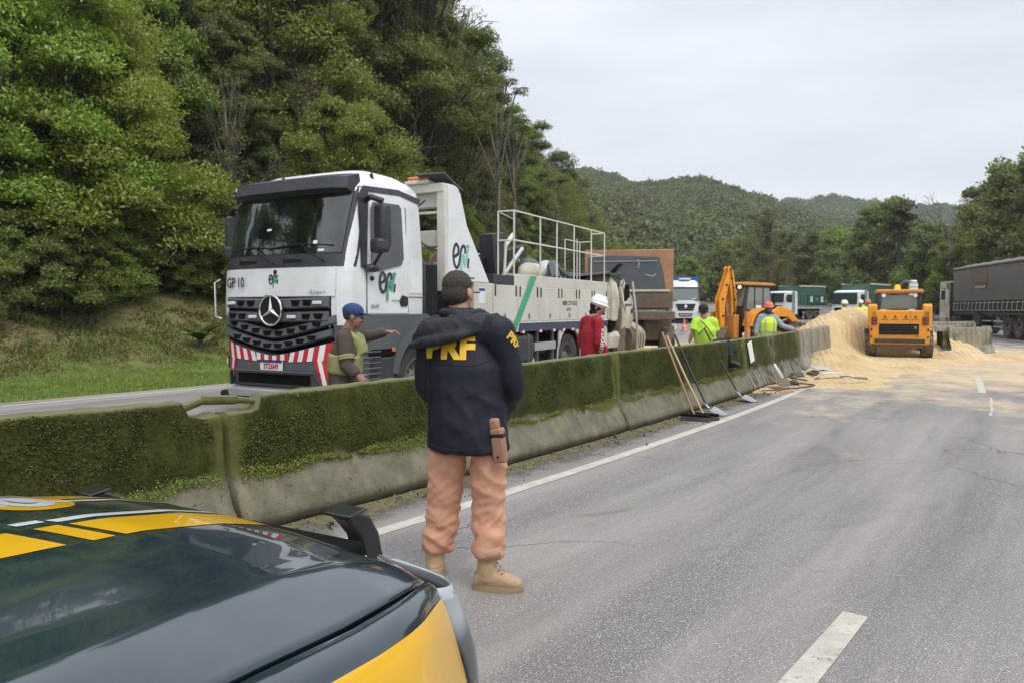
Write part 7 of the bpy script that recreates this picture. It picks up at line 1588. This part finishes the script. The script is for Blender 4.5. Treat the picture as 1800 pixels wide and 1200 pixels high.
# ---------------------------------------------------------------- worker in a vest and orange helmet
WZ = 17.6; WX = (1350-900)/F*WZ; J = standing(R(180), 1.70); J['elL'] = Vector((.32, -.06, 1.18)); J['wrL'] = Vector((.58, -.16, 1.08)); J['elR'] = Vector((-.26, .0, 1.14)); J['wrR'] = Vector((-.30, -.05, .96)); J['shL'] = J['shL']+Vector((.0, 0, -.02))
person('worker in yellow vest, orange hard hat and blue mask, at the streaked barrier', (WX, WZ, .02), J, R(180), R(178), skin='skindark', shirt='greyshirt', vest='hivis', vox=.018, headgear='hard', hcol='hardorange', mask='maskblue', neckcloth='navytrou', tilt=-.1, fold=.006, loose=1.08)
# ---------------------------------------------------------------- workers beyond the sand
for px, dist, az, hc_, lb, H_, ves in ((1483, 29.0, 120, 'hardwhite', 'worker in full yellow hi-vis and white hard hat, beside the green truck cab', 1.72, 'hivis'), (1512, 30.0, 190, 'hardwhite', 'worker in yellow hi-vis with white hard hat, between two others at the sand', 1.76, 'hivis'),
                                       (1525, 31.5, 170, 'hardorange', 'worker in yellow hi-vis with orange hard hat, close by the skid loader', 1.78, 'hivis'), (1613, 29.0, 200, 'hardorange', 'worker in an orange vest on the far side of the skid loader', 1.62, 'orangevest')):
    p = at(px, 545, dist); J = standing(R(az), H_); person(lb, (p.x, p.y, gz(p.y)+.18), J, R(az), R(az), skin='skindark', shirt=ves, trousers='navytrou' if ves != 'hivis' else 'hivis', vox=.03, bodyvox=.02, headgear='hard', hcol=hc_, fold=0, loose=1.15, vest=None, hair=True, bulk=1.1)
# ================================================================== the patrol car whose bonnet fills the lower left corner
m, t, b = newmat('car_navy'); M['carnavy'] = m; b.inputs['Base Color'].default_value = (.006, .022, .036, 1); b.inputs['Roughness'].default_value = .22; b.inputs['Metallic'].default_value = .0; b.inputs['Coat Weight'].default_value = 1.0; b.inputs['Coat Roughness'].default_value = .018; b.inputs['IOR'].default_value = 1.55
v = coords(t); dn = ramp(t, noise(t, v, 7, 8, .7), [(.45, 0.0), (.75, .10)]); t.links.new(mixc(t, dn, (.006, .022, .036), (.12, .13, .12)), b.inputs['Base Color']); t.links.new(math_(t, 'ADD', math_(t, 'MULTIPLY', noise(t, v, 20, 6, .7), .05), .0), b.inputs['Coat Roughness'])
M['caryellow'] = pm('film_yellow', (.86, .47, .005), .25, coat=.8, var=.03); M['carwhite'] = pm('film_white', (.78, .80, .80), .25, coat=.8); M['carblack'] = pm('guard_black', (.010, .010, .011), .28, coat=.3)
m, t, b = newmat('headlight_lens'); M['lens'] = m; b.inputs['Base Color'].default_value = (.32, .36, .38, 1); b.inputs['Roughness'].default_value = .10; b.inputs['Metallic'].default_value = .35; b.inputs['Coat Weight'].default_value = 1
v = coords(t); t.links.new(ramp(t, noise(t, v, 4, 1, .4), [(.40, (.30, .33, .34)), (.50, (.50, .54, .56)), (.60, (.14, .15, .16))]), b.inputs['Base Color'])
CA = R(29); ox, oy = -1.78*cos(CA), 1.78*sin(CA)
CR = empty('patrol_car', (ox, oy, .022), -CA, 'dark blue patrol car with yellow and white film, its bonnet in the lower corner', 'car')
def xg(y): return float(np.interp(y, [-3, .1, .5, .75, 1.01, 1.2, 1.31, 1.40, 1.46], [.935, .935, .930, .915, .875, .840, .812, .782, .745]))
def zg(y): return float(np.interp(y, [-3, .1, .75, 1.01, 1.2, 1.31, 1.40, 1.46], [1.065, 1.065, 1.030, .992, .972, .958, .935, .905]))-.022
def yf(x): return 1.485-.105*(abs(x)/.79)**2.6                      # front edge of the bonnet in plan
def hz(x, y):
    a = abs(x); zc = float(np.interp(y, [-.2, .1, .5, .8, 1.0, 1.2, 1.35, 1.43, 1.50], [1.165, 1.155, 1.135, 1.115, 1.095, 1.058, 1.015, .978, .92]))-.022
    x1 = float(np.interp(y, [.2, .57, .85, 1.4], [.655, .65, .65, .59])); x2 = float(np.interp(y, [.2, .52, .71, .965, 1.39], [.81, .795, .755, .715, .675])); g = xg(y)-.006
    cr_ = .034 if x > 0 else .080; z1 = zc+.006-cr_*(a/x1)**2.4
    if a <= x1: return z1
    z1 = zc+.006-cr_; z2 = z1-.004
    if a <= x2: return z1+(z2-z1)*((a-x1)/(x2-x1))
    u = min(1, (a-x2)/(g-x2)); return z2+(zg(y)-z2)*(u**1.15)
def smoothz(x, y):   # soften the creases a little
    return (hz(x, y)*2+hz(x-.006, y)+hz(x+.006, y)+hz(x, y+.02)+hz(x, y-.02))/6
mb = MB(); P = []; nx, ny = 90, 60
for j in range(ny+1):
    for i in range(nx+1):
        u = -1+2*i/nx; v_ = j/ny; y0 = .05+.20*(1-u*u); g = 1.0
        # walk from windscreen base to the front edge, following the gap line sideways
        ye = None; yy_ = y0+(1.39-y0)*v_; x = u*(xg(yy_)-.006); y1 = yf(x); yy_ = y0+(y1-y0)*v_; x = u*(xg(min(yy_, 1.40))-.006); P.append((x, yy_, smoothz(x, yy_)))
mb.sheet(P, ny+1, nx+1); o = obj('bonnet', mb, M['carnavy'], CR, smooth=True, fix=False)
m_ = o.modifiers.new('solid', 'SOLIDIFY'); m_.thickness = .018; m_.offset = -1; hood_ = o
def film(name, poly, mat, off=.0012, n=14):
    """a sheet of film stuck on the bonnet; poly is a quad in plan"""
    a, b_, c, d = [Vector((p[0], p[1], 0)) for p in poly]; mb = MB(); P = []
    for j in range(n+1):
        for i in range(5): q = a.lerp(b_, i/4).lerp(d.lerp(c, i/4), j/n); P.append((q.x, q.y, smoothz(q.x, q.y)+off))
    mb.sheet(P, n+1, 5); o = obj(name, mb, mat, hood_, smooth=True, fix=False); return o
for sg in (-1, 1):
    X_ = lambda pts: [(sg*x, y) for x, y in pts]
    film('yellow_film', X_([(.172, .50), (.330, .53), (.328, .826), (.170, .795)]), M['caryellow']); film('yellow_film', X_([(.170, .847), (.328, .879), (.322, .930), (.166, .899)]), M['caryellow'])
    film('yellow_film', X_([(.170, .921), (.322, .953), (.300, 1.43), (.150, 1.44)]), M['caryellow'], n=24)
    film('white_film', X_([(.100, .832), (.128, .838), (.124, .897), (.096, .892)]), M['carwhite']); film('white_film', X_([(.108, .905), (.140, .915), (.120, 1.41), (.092, 1.415)]), M['carwhite'], n=24)
mb = MB(); P = []
for j in range(9):
    for i in range(25): r_ = j/8; a = 2*pi*i/24; x, y = -.150+.150*r_*cos(a), .99+.10*r_*sin(a); P.append((x, y, smoothz(x, y)+.0012))
mb.sheet(P, 9, 25); o = obj('crest', mb, M['caryellow'], hood_, smooth=True, fix=False)
for sx_, sy_, mt in ((.11, .055, 'carwhite'), (.06, .025, 'alu')):
    mb = MB(); P = []
    for j in range(4):
        for i in range(17): r_ = j/3; a = 2*pi*i/16; x, y = -.150+sx_*r_*cos(a), .99+sy_*r_*sin(a); P.append((x, y, smoothz(x, y)+.0012+(.0012 if mt == 'carwhite' else .0024 if mt == 'grey' else .0036)))
    mb.sheet(P, 4, 17); obj('crest_print', mb, M[mt], o, smooth=True, fix=False)
for sg in (-1, 1):
    # wing: dark shoulder, yellow film below it
    rows_ = [(.008, .000), (.020, .004), (.045, .000), (.066, -.014), (.084, -.040), (.098, -.085), (.108, -.16), (.112, -.26), (.112, -.42)]
    ys = list(np.linspace(-.05, 1.34, 44))+[1.36, 1.375]; P = []
    for dx, dz in rows_:
        for y in ys:
            k = 1-.55*float(sstep(1.10, 1.42, np.array(y))); yy_ = y+(max(0, -dz)*.34 if y > 1.1 else 0)*float(sstep(1.10, 1.40, np.array(y))); P.append((sg*(xg(y)+dx*k+.02*max(0, -dz)*float(sstep(1.15, 1.40, np.array(y)))), yy_, zg(y)+dz))
    mb = MB(); mb.sheet(P, len(rows_), len(ys)); w_ = obj('wing', mb, M['carnavy'], CR, smooth=True, fix=True); m_ = w_.modifiers.new('s', 'SOLIDIFY'); m_.thickness = .008; m_.offset = 1 if False else -1
    P = []; n = 0
    for q in np.linspace(0, 1, 14):
        dz = -.030-.30*q; dx = float(np.interp(-dz, [-r_[1] for r_ in rows_][2:], [r_[0] for r_ in rows_][2:]))
        for y in np.linspace(-.05, 1.362, 44):
            k = 1-.55*float(sstep(1.10, 1.42, np.array(y))); yy_ = y+(max(0, -dz)*.34 if y > 1.1 else 0)*float(sstep(1.10, 1.40, np.array(y))); P.append((sg*(xg(y)+dx*k+.02*max(0, -dz)*float(sstep(1.15, 1.40, np.array(y)))+.0035), yy_, zg(y)+dz+.001))
    mb = MB(); mb.sheet(P, 14, 44); obj('yellow_film', mb, M['caryellow'], w_, smooth=True)
    rs = [[Vector((sg*(xg(y)-.03), y, zg(y)-.05)), Vector((sg*(xg(y)+.02), y, zg(y)-.05)), Vector((sg*(xg(y)+.02), y, zg(y)-.012)), Vector((sg*(xg(y)-.03), y, zg(y)-.03))] for y in np.linspace(-.0, 1.39, 20)]; mb = MB(); mb.rings(rs); obj('bonnet_seal', mb, M['blackmatt'], CR)
    # headlight wrapping round the corner
    P = []
    for j in range(9):
        q = j/8; z = .905-.27*q
        for i in range(15):
            a = i/14; base = Vector((sg*(.798+.055*min(1, q*1.5)), 1.375+.095*q, 0)); mid = Vector((sg*(.905+.015*sin(pi*q)), 1.50+.06*sin(pi*q*.6), 0)); end = Vector((sg*.50, 1.565+.035*sin(pi*q*.6), 0))
            p_ = base*(1-a)**2+mid*2*a*(1-a)+end*a*a; P.append((p_.x, p_.y, z-.02*a*(1-q)))
    mb = MB(); mb.sheet(P, 9, 15); hl = obj('headlight', mb, M['lens'], CR, smooth=True); m_ = hl.modifiers.new('s', 'SOLIDIFY'); m_.thickness = .01
    boxpart('headlight_bowl', (sg*.64, 1.46, .76), (.20, .12, .18), M['dgrey'], hl, .02)
    # push-guard upright
    gx_ = .36 if sg > 0 else -.64
    pl = [(1.555, .968), (1.58, .978), (1.62, .972), (1.665, .945), (1.70, .895), (1.72, .82), (1.73, .70), (1.73, .45), (1.66, .45), (1.66, .70), (1.645, .82), (1.62, .90), (1.58, .945)]
    mb = MB(); mb.prism(pl, 'x', gx_-.03, gx_+.03); g_ = obj('guard_upright', mb, M['carblack'], CR, bevel=.008, smooth='auto'); g_.location = (0, 0, 0 if sg > 0 else -.035); g_.location.y = 0 if sg > 0 else -.12
    boxpart('guard_cap', (gx_, 1.585, .979), (.10, .075, .010), M['carblack'], g_, .004, rot=(6, 0, 0))
# front bumper, grille and guard rails
rs = []
for x in np.linspace(-.86, .86, 25):
    y = 1.62-.22*(abs(x)/.86)**3.2; rs.append([Vector((x, y-.20, .28)), Vector((x, y, .32)), Vector((x, y+.02, .48)), Vector((x, y-.02, .62)), Vector((x, y-.16, .65))])
mb = MB(); mb.rings(rs); obj('front_bumper', mb, M['dgrey'], CR, smooth='auto'); boxpart('grille', (0, 1.51, .79), (.92, .10, .26), M['blackmatt'], CR, .02)
for z in (.70, .78, .86): boxpart('grille_bar', (0, 1.566, z), (.90, .02, .022), M['chrome'], CR, .004)
for z in (.55, .78): rodpart('guard_rail', [(-.42, 1.69, z), (.42, 1.69, z)], .028, M['carblack'], CR, 10)
# body sides, cabin, wheels
mb = MB(); prof = [(-.10, 1.0), (-.10, .34), (.05, .28), (.28, .30), (.30, .34)]
for sg in (-1, 1):
    side = [(-3.35, .95), (-3.35, .42), (-3.05, .30), (-2.85, .30)]+[(-2.45+.40*cos(a), .36+.40*sin(a)) for a in np.linspace(pi, 0, 9)]+[(-2.0, .26), (.10, .26)]+[(.62+.40*cos(a), .36+.40*sin(a)) for a in np.linspace(pi, 0, 9)]+[(1.07, .32), (1.36, .42), (1.36, .62), (-.12, .62), (-.12, 1.03), (-2.4, 1.06), (-3.3, 1.06)]
    mb = MB(); mb.prism(side, 'x', sg*.86, sg*.985); obj('body_side', mb, M['carnavy'], CR, bevel=.02, smooth='auto')
    for y0, y1 in ((-1.12, -.18), (-2.05, -1.15)): boxpart('door', (sg*.990, (y0+y1)/2, .68), (.02, y1-y0, .62), M['carnavy'], CR, .01); boxpart('door_handle', (sg*1.01, y0+.12, .92), (.03, .16, .03), M['carnavy'], CR, .01)
    boxpart('yellow_film', (sg*1.003, -1.0, .78), (.002, 1.9, .22), M['caryellow'], CR, 0)
    for y in (.62, -2.45): wheel(CR, (sg*.86, y, .36), .36, .24, side=sg, n=32)
    mb = MB(); mb.ball((sg*1.10, -.22, 1.14), (.12, .07, .09), 14, 8); obj('wing_mirror', mb, M['carnavy'], CR, smooth=True)
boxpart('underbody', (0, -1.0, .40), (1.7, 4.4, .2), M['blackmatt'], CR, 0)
cab_ = [(-.10, 1.05, .84), (-.85, 1.62, .66), (-1.2, 1.69, .64), (-2.7, 1.66, .62), (-3.2, 1.10, .80)]
mb = MB(); mb.rings([[Vector((-w_, y, 1.02)), Vector((-w_, y, z)), Vector((w_, y, z)), Vector((w_, y, 1.02))] for y, z, w_ in cab_]); obj('glasshouse', mb, M['screen'], CR, bevel=.03, smooth='auto')
boxpart('roof', (0, -1.9, 1.70), (1.26, 1.7, .05), M['carnavy'], CR, .02); boxpart('scuttle', (0, .06, 1.10), (1.6, .18, .05), M['carblack'], CR, .01)
lb_ = boxpart('light_bar', (0, -1.35, 1.80), (1.1, .26, .12), M['redlens'], CR, .03)
# ================================================================== tools leaning on the barrier, debris, cones, far guardrail
def broom(label, foot, top, mat, head, col='brooms and shovels leaning on the barrier'):
    a, b_ = Vector(foot), Vector(top); E = empty('shovel' if head == 'shovel' else 'broom', a, 0, label, 'shovel' if head == 'shovel' else 'broom', col); d = b_-a
    rodpart('handle', [(0, 0, .05), tuple(d*.5+Vector((.006, .004, 0))), tuple(d)], .0165, M[mat], E, 8)
    if head == 'broom':
        h = boxpart('broom_head', (0, 0, .075), (.40, .09, .04), M['blackmatt'], E, .012, rot=(0, 0, -30)); mb = MB(); mb.box((0, 0, .032), (.41, .13, .062), (0, 0, -30), taper=(.96, .7)); obj('bristles', mb, M['rubber'], E, bevel=.006)
    else:
        mb = MB(); rs = []
        for i in range(7):
            u = i/6; w_ = .13*(1-.35*u**3); rs.append([Vector((-w_, -.28*u, .10-.085*u)), Vector((0, -.28*u, .055-.05*u)), Vector((w_, -.28*u, .10-.085*u)), Vector((w_, -.28*u, .106-.085*u)), Vector((0, -.28*u, .062-.05*u)), Vector((-w_, -.28*u, .106-.085*u))])
        mb.rings(rs); h = obj('blade', mb, M['steel'], E, smooth='auto'); h.rotation_euler = (0, 0, R(35)); rodpart('socket', [(0, 0, .08), tuple(d*.14)], .022, M['steel'], E, 8)
gp = lambda px, py: ground(px, py, .022)
broom('broom with a reddish wooden handle leaning on the mossy barrier, frontmost of the tools', gp(1222, 739), at(1164, 584, 10.86), 'wood', 'broom')
broom('broom with a pale wooden handle standing just behind the reddish one', gp(1238, 737), at(1172, 590, 11.05), 'woodpale' if 'woodpale' in M else 'wood', 'broom')
broom('dark-handled shovel leaning beside the two brooms', gp(1246, 727), at(1186, 588, 11.45), 'dgrey', 'shovel')
broom('long dark-handled shovel leaning on the barrier under the climbing worker', gp(1302, 704), at(1238, 577, 13.1), 'dgrey', 'shovel')
# pale exposed patch plate on the barrier
q = rc(8.45, .135, .76); e = boxpart('marker_plate', (0, 0, 0), (.012, .30, .40), M['refwhite'], None, .01); e.location = q; e.rotation_euler = (R(8), R(-8), rhead(8.4)); tago(e, 'cracked white marker plate fixed on the streaked barrier', 'marker plate')
# debris
rd = random.Random(31)
def lump(name, loc, r, mat, label, group, seed, flat=.6):
    mb = MB(); mb.ball((0, 0, 0), (r, r*rd.uniform(.6, 1.1), r*flat), 9, 6); mb.v = [tuple(Vector(v)*(1+.45*mn.noise(Vector(v)/r*1.3+Vector((seed, 0, 0))))) for v in mb.v]; o = obj(name, mb, M[mat], None, smooth='auto'); o.location = loc; o.rotation_euler = (rd.uniform(-.3, .3), rd.uniform(-.3, .3), rd.uniform(0, 6)); return tago(o, label, 'rubble', group)
for i in range(26):
    s = rd.uniform(9.8, 16.5); p = rc(s, .30+abs(rd.gauss(.18, .22))); r_ = rd.uniform(.035, .15); lump('concrete_chunk', (p.x, p.y, p.z+.02+r_*.25), r_, rd.choice(['bar_dry', 'bar_mid', 'mud', 'bar_dry']), 'broken lump of concrete lying at the foot of the weathered barrier', 'concrete lumps along the barrier foot', i)
for i in range(12):
    s = rd.uniform(7.6, 10.2); p = rc(s, rd.uniform(.42, .75)); r_ = rd.uniform(.02, .06); lump('small_stone', (p.x, p.y, p.z+.025), r_, 'bar_dry', 'small broken stone on the asphalt near the shovel head', 'small stones near the shovel', 50+i)
def plate(px, py, sz, rz, mat, label, tilt=8, name='metal_scrap'):
    p = ground(px, py, .10); mb = MB(); n = 7; P = []
    for j in range(n):
        for i in range(n): x, y = (i/(n-1)-.5)*sz[0], (j/(n-1)-.5)*sz[1]; P.append((x+.03*mn.noise(Vector((y*9, x*3, px))), y, .06*mn.noise(Vector((x*4, y*5, px*.1)))+.02))
    mb.sheet(P, n, n); o = obj(name, mb, M[mat], None, solid=.012, smooth=True, fix=False); o.location = (p.x, p.y, .14); o.rotation_euler = (R(tilt), R(4), R(rz)); return tago(o, label, 'scrap')
plate(1442, 651, (.62, .42), 20, 'alu', 'crumpled grey sheet metal lying on the yellow sand'); plate(1462, 660, (.55, .18), -10, 'creamtrim', 'bent pale strip lying beside the crumpled sheet on the sand')
plate(1393, 652, (.7, .5), 40, 'alu', 'large grey metal sheet leaning at the barrier foot near the sand', 30); plate(1373, 676, (.35, .30), 10, 'mud', 'dark twisted plate at the barrier foot by the white bar', 18); plate(1500, 668, (.6, .07), 5, 'mud', 'thin dark strip half buried in the sand apron')
def bar(pts, r, mat, label, name='metal_bar', cat='metal bar'):
    mb = MB(); mb.tube(catmull(pts, 6), r, 6); return tago(obj(name, mb, M[mat], None, smooth='auto'), label, cat)
g = lambda px, py, z=.09: tuple(ground(px, py, z))
bar([tuple(at(1361, 640, 15.3)), tuple(at(1368, 652, 15.2)), g(1378, 668, .12)], .03, 'refwhite', 'white bent bar leaning against the streaked barrier')
bar([g(1364, 664), g(1400, 672), g(1432, 676, .12), g(1405, 681), g(1362, 682)], .016, 'mud', 'thin brown cable bent into a point on the sand edge', 'cable', 'cable')
bar([g(1340, 686), g(1385, 683), g(1425, 677)], .012, 'rust', 'rusty rod lying along the sand edge', 'rod', 'rod'); bar([g(1352, 668), g(1372, 660), g(1396, 664), g(1418, 668)], .018, 'mud', 'crooked brown pipe among the concrete lumps', 'pipe', 'pipe')
def cone(px, dist, label, fallen=False, h=.75):
    p = at(px, 545, dist); E = empty('traffic_cone', (p.x, p.y, gz(p.y)+.02), 0, label, 'traffic cone', 'orange traffic cones on the far lanes'); mb = MB(); mb.lathe([(.19, .03), (.17, .05), (.035, h), (.0, h)], n=16); c = obj('cone_body', mb, M['hardorange'], E, smooth='auto'); mb = MB(); mb.lathe([(.128, h*.33), (.093, h*.55)], n=16); obj('reflective_collar', mb, M['refwhite'], c, smooth=True).scale = (1.04, 1.04, 1); boxpart('cone_base', (0, 0, .02), (.42, .42, .04), M['hardorange'], E, .01)
cone(1203, 49, 'orange traffic cone standing before the white container truck', h=.9); cone(1445, 78, 'orange traffic cone on the empty far lane between the green trucks', h=.95); cone(1240, 96, 'orange traffic cone far off, beyond the container truck', h=.9)
bar([tuple(rc(34, -6)+Vector((0, 0, .035))), tuple(rc(37, -5.2)+Vector((0, 0, .035))), tuple(rc(40, -4.4)+Vector((0, 0, .035))), tuple(rc(43, -5.0)+Vector((0, 0, .035)))], .035, 'refwhite', 'white hose curling over the opposite lane by the cone', 'hose', 'hose')
# guardrail along the far outer edge
def guard(s0, s1, d, label):
    E = empty('guardrail', rc(s0, d), 0, label, 'guardrail'); o0 = rc(s0, d); rs = []
    for s in np.arange(s0, s1, 1.0):
        ring = []
        for dd, z in ((.0, .45), (.05, .52), (.0, .60), (.05, .68), (.0, .76), (-.01, .76), (-.01, .45)): p = rc(s, d+dd); ring.append(Vector((p.x, p.y, p.z+z))-o0)
        rs.append(ring)
    mb = MB(); mb.rings(rs); obj('rail_beam', mb, M['alu'], E, smooth='auto')
    for s in np.arange(s0+1, s1, 4.0): p = rc(s, d-.08)-o0; boxpart('rail_post', (p.x, p.y, p.z+.35), (.10, .12, .75), M['alu'], E, 0)
guard(56, 118, -10.4, 'galvanised guardrail along the far side of the opposite road'); guard(62, 116, 13.0, 'galvanised guardrail along the outer edge beyond the green trucks')
# ================================================================== damp air that pales the far hills
hb_ = MB(); hb_.box((0, 330, 48), (1500, 700, 110)); hz_ = obj('haze', hb_, M['sand'], None); hz_.data.materials.clear()
m = bpy.data.materials.new('haze'); m.use_nodes = True; t = m.node_tree; t.nodes.remove(t.nodes['Principled BSDF']); pv = N(t, 'ShaderNodeVolumePrincipled'); pv.inputs['Color'].default_value = (.86, .90, .95, 1); pv.inputs['Density'].default_value = .0004; pv.inputs['Anisotropy'].default_value = .2
t.links.new(pv.outputs[0], t.nodes['Material Output'].inputs['Volume']); hz_.data.materials.append(m); tago(hz_, kind='stuff')
